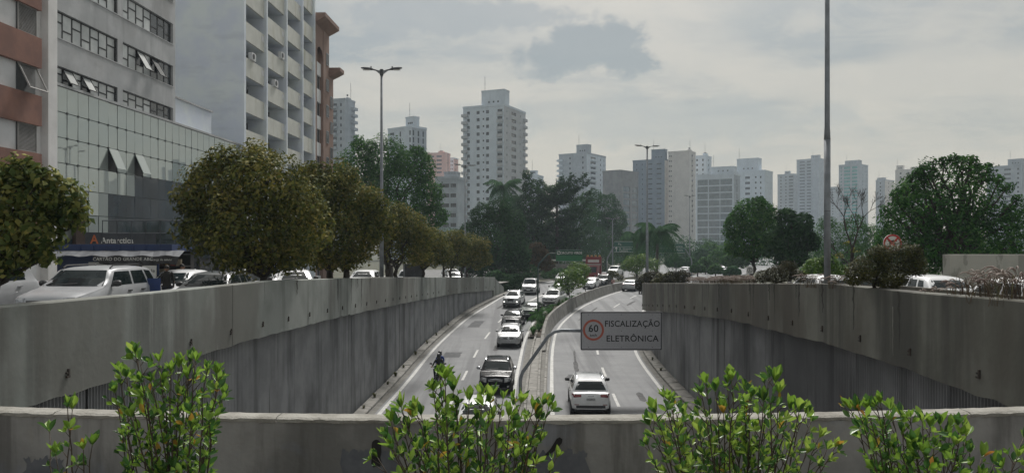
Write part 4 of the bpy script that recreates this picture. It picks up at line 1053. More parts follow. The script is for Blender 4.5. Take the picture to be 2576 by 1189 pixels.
def park():
    G = 'park trees'
    zl = z_left
    tree('park_tree', 'dark dense tree beside the slip road', 1245, 108, -5.6, [(1235, 585, 62), (1205, 640, 55), (1275, 630, 55), (1250, 690, 50), (1190, 590, 40), (1215, 690, 38), (1290, 680, 35), (1305, 640, 35), (1255, 530, 34), (1215, 540, 34), (1290, 560, 40), (1325, 690, 30), (1180, 660, 36)], 30000, .28, LM['dark'], tr=.3, group=G, clump=.4, amp=.2)
    tree('park_tree', 'tall dark tree beside the feather palm, small crown on top', 1330, 150, -6, [(1325, 520, 42), (1335, 470, 24), (1300, 570, 60), (1350, 560, 45), (1325, 620, 60), (1325, 440, 13), (1360, 520, 30), (1290, 520, 34), (1380, 600, 45), (1360, 650, 45)], 26000, .36, LM['dark'], tr=.35, group=G, clump=.5, amp=.25)
    palm('feather_palm', 'feather palm with drooping fronds in front of the white tower', 1266, 140, -6, 468, 26, 4.6, LM['bluegreen'], .22)
    # layered conifer with long side boughs
    d = 142; t = empty('conifer', (X(1400, d), d, -6), 0, 'dark layered conifer with upswept boughs against the sky', 'tree', G)
    k = d / FPX; hh = Z(452, d) + 6; mb = MB(); mb.tube([(0, 0, 0), (.1, 0, hh * .5), (0, 0, hh)], [.4, .3, .06], 7); mb.build('trunk', MT['bark'], t)
    Pp = []; Nn = []
    for i in range(46):
        z = hh * random.uniform(.30, .97); az = random.uniform(0, 2 * PI); L = (1 - z / hh) * 6.0 + 3.0
        if i in (0, 1, 2, 3, 4): az = random.uniform(-.35, .35); L = (6.2, 7.2, 6.8, 6.6, 5.8)[i]; z = hh * (.90, .80, .70, .60, .97)[i]
        for s in np.linspace(.1, 1, 50):
            wd = .75 * (1 - s) + .25
            for q in range(8):
                r = L * s; p = (math.cos(az) * r + random.gauss(0, wd), math.sin(az) * r + random.gauss(0, wd), z + (1.6 * s * s - 1.4 * s * (1 - s)) * 1.2 + random.gauss(0, .22) - .25)
                Pp.append(p); Nn.append((random.gauss(0, .4), random.gauss(0, .4), 1))
    Pp = np.array(Pp); Nn = np.array(Nn); Nn /= np.linalg.norm(Nn, axis=1, keepdims=True)
    link('crown', leaves_mesh('crown', Pp, Nn, .52, LM['dark'], .35), t)['kind'] = 'stuff'
    tree('park_tree', 'mid green willowy tree behind the green road sign', 1455, 170, -6, [(1450, 555, 48), (1420, 600, 45), (1480, 600, 50), (1450, 650, 55), (1500, 640, 45), (1410, 650, 40), (1460, 520, 30), (1390, 620, 40), (1520, 660, 40), (1550, 670, 30), (1480, 545, 30)], 26000, .38, LM['bluegreen'], tr=.4, group=G, clump=.55, droop=1.6, aspect=.3, amp=.2)
    tree('park_tree', 'dark rounded tree left of the slate tower', 1525, 185, -6, [(1520, 520, 40), (1500, 560, 38), (1545, 560, 36), (1530, 600, 45), (1560, 610, 35), (1490, 500, 28), (1570, 640, 30)], 18000, .38, LM['bluegreen'], tr=.4, group=G, clump=.5, amp=.24)
    tree('red_flowering_shrub', 'rusty green flowering shrub among the dark park trees', 1352, 116, -5.8, [(1350, 628, 22), (1360, 645, 26), (1340, 655, 22), (1375, 665, 22)], 5000, .26, LM['red'], tr=.1, group=None, cat='shrub')
    tree('feather_shrub', 'low mixed shrubs on the verge beyond the wall end', 1280, 97, -6, [(1275, 712, 26), (1300, 708, 22), (1262, 722, 18), (1320, 700, 16), (1248, 700, 25)], 3200, .26, LM['dark'], tr=.08, cat='shrub')
    tree('verge_shrub', 'green hedge strip on the verge above the slip road', 1420, 125, -6, [(1390, 688, 14), (1410, 686, 14), (1430, 685, 14), (1450, 683, 13), (1372, 690, 12)], 2200, .28, LM['green'], tr=.06, cat='shrub')
    palm('feather_palm', 'tall feathery palm with grey trunk right of the street lamp', 1652, 118, -6.0, 580, 38, 4.9, LM['bluegreen'], .24, droop=1.25)
    palm('feather_palm', 'half hidden feathery palm left of the tall one', 1602, 135, -6.0, 596, 24, 4.4, LM['bluegreen'], .2, droop=1.25)
    # small trees in the median
    G2 = 'young trees in the median'
    tree('median_tree', 'young bright green median tree leaning over the barrier, nearest one', 1432, 78, z_road(78) + .2, [(1425, 700, 26), (1445, 690, 22), (1410, 712, 20), (1455, 708, 20), (1430, 722, 18)], 2200, .19, LM['bright'], tr=.055, group=G2, clump=.35, amp=.2, shell=.3)
    tree('median_tree', 'taller young bright green median tree behind the nearest one', 1474, 87, z_road(87) + .2, [(1450, 672, 24), (1470, 680, 20), (1440, 690, 20), (1465, 700, 16)], 2200, .2, LM['bright'], tr=.06, group=G2, clump=.35, amp=.2, shell=.3)
    tree('median_tree', 'wide young median tree with many thin stems beside the street lamp', 1604, 108, z_road(108) + .2, [(1590, 660, 22), (1615, 655, 22), (1575, 668, 16), (1638, 665, 20), (1600, 672, 20)], 2600, .24, LM['bright'], tr=.05, group=G2, clump=.35, amp=.2, shell=.3, stems=4)
    tree('median_tree', 'drooping little median tree near the silver sedan', 1540, 101, z_road(101) + .2, [(1545, 690, 12), (1560, 697, 10), (1535, 685, 9)], 600, .22, LM['olive'], tr=.07, group=G2, shell=.3)
    # right hand side
    tree('park_tree', 'dark round tree right of the mirrored offices', 1895, 68, -4.9, [(1890, 545, 50), (1860, 570, 40), (1920, 580, 45), (1880, 610, 45), (1850, 620, 28), (1925, 530, 30), (1905, 510, 20), (1935, 620, 30)], 9000, .26, LM['green'], tr=.22, group=G, clump=.4, amp=.2)
    tree('park_tree', 'very dark round tree left of the steel pole', 1990, 62, -4.7, [(1985, 580, 45), (2010, 600, 40), (1960, 610, 42), (2025, 560, 28), (1990, 640, 42), (2040, 610, 24), (1975, 545, 26)], 9000, .24, LM['dark'], tr=.2, group=G, clump=.4, amp=.2)
    tree('park_tree', 'soft feathery mid green tree behind the steel pole', 2110, 92, -5.8, [(2090, 600, 50), (2140, 590, 45), (2190, 600, 45), (2110, 650, 55), (2180, 650, 50), (2060, 640, 40), (2220, 640, 40), (2080, 560, 22), (2150, 560, 26), (2045, 680, 40), (2120, 690, 50), (2200, 690, 45)], 20000, .27, LM['green'], tr=.25, group=G, clump=.55, aspect=.3, amp=.2)
    tree('leafy_tree', 'big leafy tree towering over the white hatchback', 2388, 40, -3.2,
         [(2350, 510, 88), (2440, 515, 85), (2290, 570, 75), (2510, 580, 80), (2400, 600, 100), (2270, 490, 38), (2420, 425, 36), (2345, 430, 36), (2470, 440, 34), (2550, 540, 42), (2310, 640, 60), (2480, 650, 70), (2240, 600, 36), (2560, 620, 60), (2380, 408, 16), (2440, 402, 14), (2300, 455, 26)] + [(2235 + i * 23 + random.uniform(-6, 6), float(np.interp(2235 + i * 23, [2230, 2290, 2340, 2420, 2480, 2560], [535, 450, 405, 395, 415, 500])) + random.uniform(-8, 14), random.uniform(9, 19)) for i in range(15)], 26000, .165, LM['green'], tr=.26, amp=.34, shell=.26, clump=.62, cull=.55)
    tree('pale_shrub', 'yellow green shrub behind the foot of the steel pole', 2060, 34, -3.0, [(2050, 675, 30), (2085, 665, 26), (2105, 685, 24), (2035, 695, 22)], 2500, .13, LM['bright'], tr=.05, cat='shrub', clump=.3)
    tree('olive_shrub', 'dense olive green shrub spilling over the wall beside the white hatchback', 2230, 16.9, t_right(16.9) - .15, [(2180, 682, 42), (2250, 650, 45), (2300, 668, 32), (2240, 695, 42), (2150, 695, 26), (2290, 635, 28), (2215, 640, 28)], 15000, .048, LM['olive'], tr=.05, cat='shrub', clump=.5, amp=.25, aspect=.35, shell=.22, stems=3)
    tree('plum_shrub', 'dark brownish shrub on the wall left of the steel pole', 1965, 24.3, t_right(24.3) - .15, [(1950, 690, 28), (1985, 680, 26), (1920, 697, 20), (2010, 695, 18)], 8000, .05, LM['plum'], tr=.04, cat='shrub', clump=.4, aspect=.3, stems=3)
    for i, (px, d, r, lb) in enumerate(((1700, 56, 26, 'dark trailing shrub hanging over the wall beside the pink grass'), (1668, 60, 22, 'dark trailing shrub in the middle of the three over the wall corner'), (1630, 64, 26, 'dark trailing shrub at the very corner of the planted wall'))):
        tree('trailing_shrub', lb, px, d, t_right(d) - .2, [(px, 706, r), (px + 16, 698, r * .8), (px - 16, 714, r * .8), (px + 6, 722, r * .6)], 2600, .15, [LM['plum'], LM['olive'], LM['plum']][i], tr=.05, cat='shrub', group='shrubs over the wall corner', clump=.4)
    # bare tree: forks to twigs, a few leaves low down
    d = 44; b0 = Vector((X(2140, d), d, -3.3)); t = empty('bare_tree', b0, 0, 'almost leafless tree with fine forked twigs right of the steel pole', 'tree')
    mb = MB(); rs = random.Random(5)
    def grow(p, dr, L, r, lv):
        e = p + dr * L; m = p.lerp(e, .5) + Vector((rs.uniform(-1, 1), rs.uniform(-1, 1), 0)) * L * .05
        mb.tube([p, m, e], [r, r * .85, r * .7], 5 if lv > 2 else 4, cap=False)
        if lv <= 0: return
        for q in range(2 if lv > 3 else rs.choice((2, 3, 3))):
            nd = (dr + Vector((rs.uniform(-1, 1), rs.uniform(-1, 1), rs.uniform(-.1, .5))) * .62).normalized()
            grow(e if q < 2 else m, nd, L * rs.uniform(.64, .84), max(.008, r * .64), lv - 1)
    fk = Vector((.1, 0, 3.0)); mb.tube([(0, 0, 0), (.05, 0, 1.6), fk], [.13, .11, .10], 8)
    grow(fk, Vector((-.3, .1, 1)).normalized(), 1.1, .055, 6); grow(fk, Vector((.3, 0, 1)).normalized(), 1.1, .06, 6); grow(Vector((.05, 0, 2.0)), Vector((-.6, .1, .5)).normalized(), .9, .045, 3)
    mb.build('branches', MT['bark'], t)
    Pp, Nn = crown_points([(-.7, 0, 2.6, .3, .3, .25), (.25, 0, 2.9, .32, .3, .2), (-.25, 0, 3.3, .2, .2, .2), (.2, 0, 1.2, .5, .5, .3)], 170, .4)
    link('crown', leaves_mesh('crown', Pp, Nn, .16, LM['almond2'], .7), t)['kind'] = 'stuff'
    # distant woods that read as one mass
    bl = []
    for i in range(64):
        px = 1380 + i * 24 + random.uniform(-10, 10); dd = random.uniform(215, 260); r = random.uniform(3.0, 5.5)
        bl.append((X(px, dd), dd, Z(random.uniform(625, 655), dd), r * 1.2, r, r))
    for i in range(20):
        px = 1040 + i * 18; dd = random.uniform(200, 230); r = random.uniform(3.5, 6); bl.append((X(px, dd), dd, Z(random.uniform(600, 640), dd), r * 1.2, r, r))
    P_, Nn = crown_points(bl, 40000, .15, .2, 3, .7, .4)
    o = link('distant_woods', leaves_mesh('distant_woods', P_, Nn, .65, LM['bluegreen'], .5), None)
    tag(o, 'hazy belt of trees beyond the far end of the road', 'trees', kind='stuff')
    # hedges and light green street trees far right of the road
    for i, (px, py, r, d, m, lb) in enumerate(((1700, 655, 20, 165, 'bluegreen', 'clipped dark hedge tree beside the tall palm trunk'), (1738, 660, 16, 160, 'bluegreen', 'small hedge tree right of the clipped dark one'), (1775, 662, 17, 150, 'green', 'little mid green tree above the far parked cars'), (1812, 645, 26, 155, 'green', 'light green tree below the mirrored offices'), (1790, 625, 22, 190, 'green', 'pale crown directly below the mirrored offices'), (1765, 640, 18, 185, 'bluegreen', 'grey green crown left of the pale one'), (1850, 650, 24, 140, 'green', 'bushy tree left of the dark round tree trunk'), (1720, 640, 22, 200, 'bluegreen', 'misty crown right of the tall palm head'), (1755, 672, 14, 135, 'green', 'low bright hedge ball beside the pink grass'), (1800, 676, 14, 130, 'green', 'low hedge ball under the far white car'), (1842, 682, 16, 120, 'bluegreen', 'low dark hedge ball next to the parking sign'))):
        tree('far_street_tree', lb, px, d, -6.2, [(px, py, r), (px - r * .7, py + r * .3, r * .7), (px + r * .7, py + r * .25, r * .75)], 2200, .42, LM[m], tr=.14, group='street trees beyond the median', clump=.4)
park()

def fountain_grass(label, px, d, n, h, spread, zoff=-.12, pl=.9):
    x0 = X(px, d); t = empty('fountain_grass', (x0, d, t_right(d) + zoff), 0, label, 'grass', 'purple fountain grass on the wall')
    mb = MB(); pb = MB(); rs = random.Random(int(px * 7 + d))
    for k in range(n):
        az = rs.uniform(0, 2 * PI); L = h * rs.uniform(.7, 1.15); ln = rs.uniform(.25, 1.0) * spread; b = Vector((rs.gauss(0, .25 * spread), rs.gauss(0, .12), 0)); dx, dy = math.cos(az), math.sin(az) * .6
        pts = []
        for q in range(9):
            s = q / 8; pts.append(b + Vector((dx * ln * s ** 1.6, dy * ln * s ** 1.6, L * (1.15 * s - .62 * s ** 3))))
        mb.tube(pts[:7], [.0035] * 7, 3, cap=False)
        if rs.random() < pl:
            pb.tube(pts[4:], [.004, .010, .0125, .010, .003], 5)
    for k in range(n):
        az = rs.uniform(0, 2 * PI); b = Vector((rs.gauss(0, .3 * spread), rs.gauss(0, .12), 0)); L = h * rs.uniform(.4, .7); dv = Vector((math.cos(az), math.sin(az), 0)); sd = Vector((-dv.y, dv.x, 0)) * .007
        p1 = b + dv * L * .3 + Vector((0, 0, L * .8)); p2 = b + dv * L * .8 + Vector((0, 0, L * .75))
        mb.quad(b - sd, b + sd, p1 + sd, p1 - sd); mb.quad(p1 - sd, p1 + sd, p2 + sd * .2, p2 - sd * .2)
    mb.build('blades', LM['grass'], t, fix=False)['kind'] = 'stuff'; pb.build('plumes', LM['plume'], t, smooth=True, fix=False)['kind'] = 'stuff'

for px, d, n, h, sp, lb in ((2545, 12.4, 44, .95, .6, 'arching purple fountain grass clump at the frame edge'), (2470, 13.2, 40, .85, .55, 'purple fountain grass clump before the parked silver car'), (2425, 13.9, 16, .62, .4, 'thin fountain grass clump right of the white hatchback'),
                            (2340, 14.9, 10, .34, .3, 'sparse grass blades before the white hatchback'), (2045, 20.4, 26, .55, .5, 'fountain grass left of the steel pole foot'), (2105, 19.2, 26, .5, .5, 'fountain grass right of the steel pole foot'), (2150, 18.2, 18, .4, .4, 'short fountain grass next to the olive shrub')):
    fountain_grass(lb, px, d, n, h, sp)
for i, px in enumerate(range(1752, 1895, 18)):
    d = float(np.interp(px, [1690, 1840, 2080], [43.5, 29.8, 20])) + .4
    fountain_grass('pinkish fountain grass in the thick row on the wall right of the corner shrubs', px, d, 46, .62, .6, pl=1.0)

# ---------------------------------------------------------------- median planting and kerb weeds
def tuft(name, label, x, y, z, n, h, mat, cat='plant', group=None, w=.03):
    t = empty(name, (x, y, z), 0, label, cat, group); mb = MB()
    for k in range(n):
        az = random.uniform(0, 2 * PI); L = h * random.uniform(.6, 1.1); ln = random.uniform(.25, .95); d = Vector((math.cos(az), math.sin(az), 0)); s = Vector((-d.y, d.x, 0)) * w * random.uniform(.6, 1)
        p0 = d * .05; p1 = d * L * ln * .45 + Vector((0, 0, L * .7)); p2 = d * L * ln + Vector((0, 0, L * (.95 - .55 * ln)))
        mb.quad(p0 - s * .6, p0 + s * .6, p1 + s, p1 - s); mb.quad(p1 - s, p1 + s, p2 + s * .15, p2 - s * .15)
    mb.build('blades', mat, t, fix=False)['kind'] = 'stuff'; return t
for i in range(13):
    y = 61 + i * 1.9; x = (x_lr(y) + .5 + x_rl(y) - 1.1) / 2 + random.uniform(-.4, .4)
    tuft('strap_leaf_plant', 'strappy green plant filling the median beside the curved barrier', x, y, z_road(y) + .2, 60, random.uniform(.75, 1.25), LM['green'], group='strappy plants in the median')
palm('young_palm', 'young palm with stiff fronds around the green sign post', 1352, 65, z_road(65) + .15, 790, 12, 1.5, LM['green'], .10)
for i, (d, s) in enumerate(((35.5, .2), (38, .32), (41.5, .22), (44, .38), (47, .28), (52, .4), (57, .34), (61, .3), (66, .2))):
    tuft('kerb_weed', 'small weed tuft growing from the kerb under the wall', x_lwall(d) + .35, d, z_road(d) + .17, 26, s, LM['olive'], group='weeds on the kerb', w=.02)
for i, d in enumerate((46, 50, 54)):
    tuft('kerb_weed', 'dry weed tuft on the ledge under the dark wall', x_rwall(d) - .4, d, z_road(d) + .17, 24, .25, LM['olive'], group='weeds on the dark ledge', w=.02)
# ================================================================ vehicles
def lettering(txt, size, mat, parent, M, name='lettering', ext=0.004, bold=0.0, align='CENTER', sx=1.0):
    cu = bpy.data.curves.new(name, 'FONT'); cu.body = txt; cu.size = size; cu.extrude = ext; cu.align_x = align; cu.align_y = 'CENTER'; cu.offset = bold; cu.space_character = 1.05
    cu.resolution_u = 3; cu.materials.append(mat)
    tmp = bpy.data.objects.new(name, cu); me = bpy.data.meshes.new_from_object(tmp); bpy.data.objects.remove(tmp)
    if not me.materials: me.materials.append(mat)
    return link(name, me, parent, M @ Matrix.Diagonal((sx, 1, 1, 1)))

PAINT = {}
def paint(name, col, metal=0.0, rough=.35):
    if name not in PAINT: PAINT[name] = paintmat('car_paint_' + name, col, metal, rough)
    return PAINT[name]
paint('black', (0.006, 0.007, 0.009), 0, .22); paint('silver', (0.40, 0.41, 0.42), .3); paint('white', (0.74, 0.75, 0.76)); paint('grey', (0.16, 0.165, 0.17), .35); paint('palegrey', (0.42, 0.43, 0.445), .15)
paint('green', (0.02, 0.032, 0.026), .2); paint('red', (0.20, 0.012, 0.014)); paint('teal', (0.16, 0.19, 0.19), .2)
_wheel = {}
def wheel_parts(r):
    if r not in _wheel:
        t = MB(); prof = [(-.10, r * .62), (-.105, r * .9), (-.08, r), (.08, r), (.105, r * .9), (.10, r * .62)]
        rows = [[(rad * math.cos(2 * PI * k / 18), y, rad * math.sin(2 * PI * k / 18)) for k in range(18)] for y, rad in prof]; t.grid(rows, 0, True)
        q = MB(); q.tube([(0, -.06, 0), (0, .085, 0)], r * .63, 18)
        for k in range(5):
            a = 2 * PI * k / 5; q.obox((r * .33 * math.cos(a), .092, r * .33 * math.sin(a)), (r * .27 * math.cos(a), 0, r * .27 * math.sin(a)), (0, .012, 0), (-.035 * math.sin(a), 0, .035 * math.cos(a)), 0)
        _wheel[r] = (t.mesh('tyre', MT['black'], True), q.mesh('rim', MT['chrome']))
    return _wheel[r]

def car(name, label, loc, rz, mat, L=4.2, W=1.75, H=1.5, hf=.88, xc=None, zc=1.0, xr1=None, xr2=None, xb=None, zrb=1.05, wr=.32, low=.26, front=None, rear=None, rails=None, group=None, cat='car', roofmat=None, plate='', detail=True, clad=False, win3=True, mirror=None):
    c_ = empty(name, loc, rz, label, cat, group)
    xc = L * .5 - 1.0 if xc is None else xc; xr1 = xc - .75 if xr1 is None else xr1; xr2 = -L * .5 + .65 if xr2 is None else xr2; xb = -L * .5 + .18 if xb is None else xb
    tp = [(L / 2, hf - .20), (L / 2 - .05, hf - .09), (L / 2 - .18, hf - .01), (L / 2 - .45, hf + .03), (xc, zc), (xc - .35, zc + (H - zc) * .47), (xr1, H - .055), (xr1 - .35, H - .012), ((xr1 + xr2) / 2, H), (xr2 + .3, H - .02), (xr2, H - .06), ((xr2 + xb) / 2, (H + zrb) / 2 + .02), (xb, zrb), (-L / 2 + .06, zrb - .06), (-L / 2, zrb - .22)]
    tp = sorted(tp); tx = [p[0] for p in tp]; tz = [p[1] for p in tp]
    top = lambda x: float(np.interp(x, tx, tz))
    belt = lambda x: float(np.interp(x, [-L / 2, xb, xc, L / 2], [zrb - .22, zrb - .02, zc - .03, hf - .2]))
    wf = lambda x: float(np.interp(x, [-L / 2, -L / 2 + .06, -L / 2 + .2, -L / 2 + .6, 0, L / 2 - .75, L / 2 - .25, L / 2 - .08, L / 2], [.84, .91, .955, .99, 1, 1, .95, .87, .76]))
    lo = lambda x: float(np.interp(x, [-L / 2, -L / 2 + .25, -L / 2 + .6, L / 2 - .6, L / 2 - .2, L / 2], [low + .10, low + .02, low, low, low - .04, low + .02]))
    xs = sorted(set([round(v, 3) for v in np.linspace(-L / 2 + .3, L / 2 - .3, 22)] + [round(v, 3) for v in (-L / 2, -L / 2 + .03, -L / 2 + .08, -L / 2 + .16, L / 2 - .16, L / 2 - .08, L / 2 - .03, L / 2, xc, xr1, xr2, xb, xc - .35, xr1 - .2)]))
    rows = []
    for x in xs:
        w = W / 2 * wf(x); zt = top(x); zb = min(belt(x), zt - .012); zl = lo(x); gh = zt - zb; t = min(1, gh / .25)
        wt = .945 * w - wr * gh - .015
        half = [(0, zl), (.80 * w, zl), (.955 * w, zl + .07), (.995 * w, zl + .30 * (zb - zl)), (w, zl + .62 * (zb - zl)), (.985 * w, zb - .05), (.95 * w, zb), (.945 * w - wr * gh * .5, zb + .5 * gh), (wt + .02, zt - .07 * t), (wt - .06, zt - .022 * t), (wt * .72, zt + .0), (wt * .36, zt + .014), (0, zt + .02)]
        rows.append([(x, y, z) for y, z in half] + [(x, -y, z) for y, z in half[-2:0:-1]])
    mb = MB(); mb.grid(rows, 0, True); n = len(rows[0]); e = (len(rows) - 1) * n
    mb.f.append(tuple(range(n))); mb.m.append(0); mb.f.append(tuple(range(e, e + n))); mb.m.append(0)
    me = mb.mesh('body', mat, True); me.set_sharp_from_angle(angle=math.radians(42))
    body = link('body', me, c_)
    bv = BVHTree.FromPolygons([Vector(v) for v in mb.v], mb.f)
    DIR = {'front': (Vector((1, 0, 0)), lambda a, b: Vector((6, a, b))), 'rear': (Vector((-1, 0, 0)), lambda a, b: Vector((-6, a, b))), 'left': (Vector((0, 1, 0)), lambda a, b: Vector((a, 6, b))), 'right': (Vector((0, -1, 0)), lambda a, b: Vector((a, -6, b))), 'top': (Vector((0, 0, 1)), lambda a, b: Vector((a, b, 6)))}
    def patch(nm, way, q, m, eps=.008, th=.03, nu=6, nv=4, parent=None):
        dv, org = DIR[way]; rws = []; ok = None
        for j in range(nv + 1):
            r = []
            for i in range(nu + 1):
                s, t = i / nu, j / nv
                a = (q[0][0] * (1 - s) + q[1][0] * s) * (1 - t) + (q[3][0] * (1 - s) + q[2][0] * s) * t
                b = (q[0][1] * (1 - s) + q[1][1] * s) * (1 - t) + (q[3][1] * (1 - s) + q[2][1] * s) * t
                h = bv.ray_cast(org(a, b), -dv)
                if h[0] is None:
                    p, nrm, _, _ = bv.find_nearest(org(a, b) * .3 if way in ('front', 'rear') else org(a, b)); h = (p, dv)
                ed = .5 if i in (0, nu) or j in (0, nv) else 1.0
                r.append(h[0] + dv * eps * ed)
            rws.append(r)
        pm = MB(); pm.grid(rws)
        bk = [[p - dv * th for p in r] for r in rws]
        ring = [(0, i) for i in range(nu)] + [(j, nu) for j in range(nv)] + [(nv, i) for i in range(nu, 0, -1)] + [(j, 0) for j in range(nv, 0, -1)]
        for k in range(len(ring)):
            a, b = ring[k], ring[(k + 1) % len(ring)]; pm.quad(rws[a[0]][a[1]], rws[b[0]][b[1]], bk[b[0]][b[1]], bk[a[0]][a[1]])
        return pm.build(nm, m, parent or c_, smooth=False, fix=False)
    def sym(nm, way, q, m, **k):
        patch(nm, way, q, m, **k); patch(nm, way, [(-a, b) for a, b in q], m, **k)
    hw = W / 2 * .945; G = MT['carglass']
    # glazing
    wb = hw - .06; wt = hw - wr * (H - zc) - .10
    patch('windshield', 'front', [(-wb, zc + .035), (wb, zc + .035), (wt, H - .085), (-wt, H - .085)], G, nu=8)
    rb = hw - .14; rt = hw - wr * (H - zrb) - .14
    patch('rear_window', 'rear', [(-rb, zrb + .07), (rb, zrb + .07), (rt, H - .13), (-rt, H - .13)], G, nu=8)
    za, zh = max(zc, zrb) + .03, H - .13
    fx0 = xc - .38; fxt = xr1 - .12; bp = (xr1 + xr2) / 2 + .12; rx = xr2 + (.32 if win3 else .12)
    for way in ('left', 'right'):
        patch('side_window', way, [(fx0, za), (bp + .04, za), (bp + .04, zh), (fxt, zh)], G)
        patch('side_window', way, [(bp - .05, za), (rx + .02, za), (rx + .12, zh), (bp - .05, zh)], G)
        if win3: patch('side_window', way, [(rx - .07, za + .02), (xr2 - .1, za + .06), (xr2 + .04, zh - .03), (rx + .03, zh)], G)
    # mirrors, wheels
    mm = MB(); mrow = [[(dx * w_, yy, dz * w_) for dx, dz in ((-.05, -.07), (-.05, .06), (-.02, .085), (.03, .08), (.075, .03), (.075, -.03), (.03, -.08))] for yy, w_ in ((.0, .5), (.03, .85), (.09, 1.0), (.16, .98), (.205, .8), (.225, .45))]; mm.grid(mrow, 0, True); mm.poly(mrow[0]); mm.poly(mrow[-1]); mm.obox((.01, .0, -.06), (.03, 0, 0), (0, .05, 0), (0, 0, .018)); mmesh = mm.mesh('mirror', MT['trim'] if not mirror else mirror, True)
    for s in (1, -1): link('mirror', mmesh, c_, T(xc - .42, s * (hw + .02), zc + .09) @ Matrix.Diagonal((1, s, 1, 1)))
    r = .33 if H > 1.58 else .31
    ty, rm = wheel_parts(r)
    ar = MB(); ar.tube([(0, -.12, 0), (0, .02, 0)], r + .055, 20); arm = ar.mesh('wheel_arch', MT['trim'])
    for xw in (L / 2 - .82, -L / 2 + .78):
        for s in (1, -1):
            we = empty('wheel'); we.parent = c_; we.matrix_local = T(xw, s * (W / 2 - .115), r) @ Matrix.Diagonal((1, s, 1, 1))
            link('tyre', ty, we); link('rim', rm, we, T(0, .02, 0)); link('wheel_arch', arm, c_, T(xw, s * (W / 2 - .005), r + .01) @ Matrix.Diagonal((1, s, 1, 1)))
    if roofmat: patch('roof_panel', 'top', [(xr1 - .1, -wt + .02), (xr1 - .1, wt - .02), (xr2 + .1, wt - .04), (xr2 + .1, -wt + .04)], roofmat, eps=.006)
    if rails:
        rm_ = MB(); rm_.tube([(xr1 - .1, 0, -.02), (xr1 - .25, 0, .045), (xr2 + .45, 0, .045), (xr2 + .25, 0, -.03)], .022, 6); rmm = rm_.mesh('roof_rail', rails)
        for s in (1, -1): link('roof_rail', rmm, c_, T(0, s * (wt + .015), H - .01))
    if clad:
        patch('lower_cladding', 'front', [(-hw + .03, low - .01), (hw - .03, low - .01), (hw - .03, low + .16), (-hw + .03, low + .16)], MT['trim'], nu=10)
        patch('lower_cladding', 'rear', [(-hw + .03, low + .03), (hw - .03, low + .03), (hw - .05, low + .27), (-hw + .05, low + .27)], MT['trim'], nu=10)
    f = dict(hl=(.50, .98, -.30, -.10), grille=(.42, -.30, -.16), intake=(.55, -.60, -.46), plate=-.44, fog=True); f.update(front or {})
    if front is not None:
        zf = hf; q = f['hl']; hwf = W / 2 * .95
        sl = f.get('hl_slant', .05)
        sym('headlight', 'front', [(q[0] * hwf, zf + q[2]), (q[1] * hwf, zf + q[2] + sl), (q[1] * hwf, zf + q[3] + sl * .6), (q[0] * hwf, zf + q[3])], MT['lamp'], eps=.014)
        if f['grille']:
            g = f['grille']; patch('grille', 'front', [(-g[0] * hwf * f.get('gtaper', .9), zf + g[1]), (g[0] * hwf * f.get('gtaper', .9), zf + g[1]), (g[0] * hwf, zf + g[2]), (-g[0] * hwf, zf + g[2])], f.get('gmat', MT['trim']), eps=.01, nu=8)
        if f['intake']:
            g = f['intake']; patch('bumper_intake', 'front', [(-g[0] * hwf, zf + g[1]), (g[0] * hwf, zf + g[1]), (g[0] * hwf * .92, zf + g[2]), (-g[0] * hwf * .92, zf + g[2])], MT['trim'], eps=.009, nu=8)
        if f['fog']:
            zz = zf + f.get('fogz', -.48); sym('fog_lamp', 'front', [(.72 * hwf, zz), (.86 * hwf, zz), (.86 * hwf, zz + .09), (.72 * hwf, zz + .09)], f.get('fogmat', MT['lamp']), eps=.012, nu=2, nv=2)
        for (m_, q_) in f.get('extra', ()): patch('trim_strip', 'front', [(a * hwf, zf + b) for a, b in q_], m_, eps=.018, nu=8, nv=2)
        if f['plate'] is not None:
            zp = zf + f['plate']; p = patch('license_plate', 'front', [(-.20, zp), (.20, zp), (.20, zp + .13), (-.20, zp + .13)], MT['plate'], eps=.022, nu=2, nv=2)
            if plate:
                h = bv.ray_cast(Vector((6, 0, zp + .06)), Vector((-1, 0, 0))); lettering(plate, .10, MT['ink'], p, T(h[0].x + .026, 0, zp + .06) @ RZ(PI / 2) @ RX(PI / 2))
        patch('wiper', 'front', [(-.55, zc + .05), (.1, zc + .10), (.1, zc + .12), (-.55, zc + .07)], MT['trim'], eps=.02, nu=3, nv=1)
    if rear is not None:
        rr_ = dict(tl=(.62, .985, -.20, -.04), plate=-.30, bumper=(-.62, -.48)); rr_.update(rear); zf = zrb; hwf = W / 2 * .955
        q = rr_['tl']; sym('taillight', 'rear', [(q[0] * hwf, zf + q[2] + .03), (q[1] * hwf, zf + q[2]), (q[1] * hwf, zf + q[3]), (q[0] * hwf, zf + q[3] - .01)], MT['tail'], eps=.016)
        zp = zf + rr_['plate']; p = patch('license_plate', 'rear', [(-.20, zp), (.20, zp), (.20, zp + .13), (-.20, zp + .13)], MT['plate'], eps=.022, nu=2, nv=2)
        if plate:
            h = bv.ray_cast(Vector((-6, 0, zp + .06)), Vector((1, 0, 0))); lettering(plate, .10, MT['ink'], p, T(h[0].x - .026, 0, zp + .06) @ RZ(-PI / 2) @ RX(PI / 2))
        for (m_, q_) in rr_.get('extra', ()): patch('trim_strip', 'rear', [(a * hwf, zf + b) for a, b in q_], m_, eps=.018, nu=8, nv=2)
    mb = MB(); mb.box(-L / 2 + .25, L / 2 - .3, -W / 2 + .18, W / 2 - .18, .17, low + .05); mb.build('underbody', MT['trim'], c_)
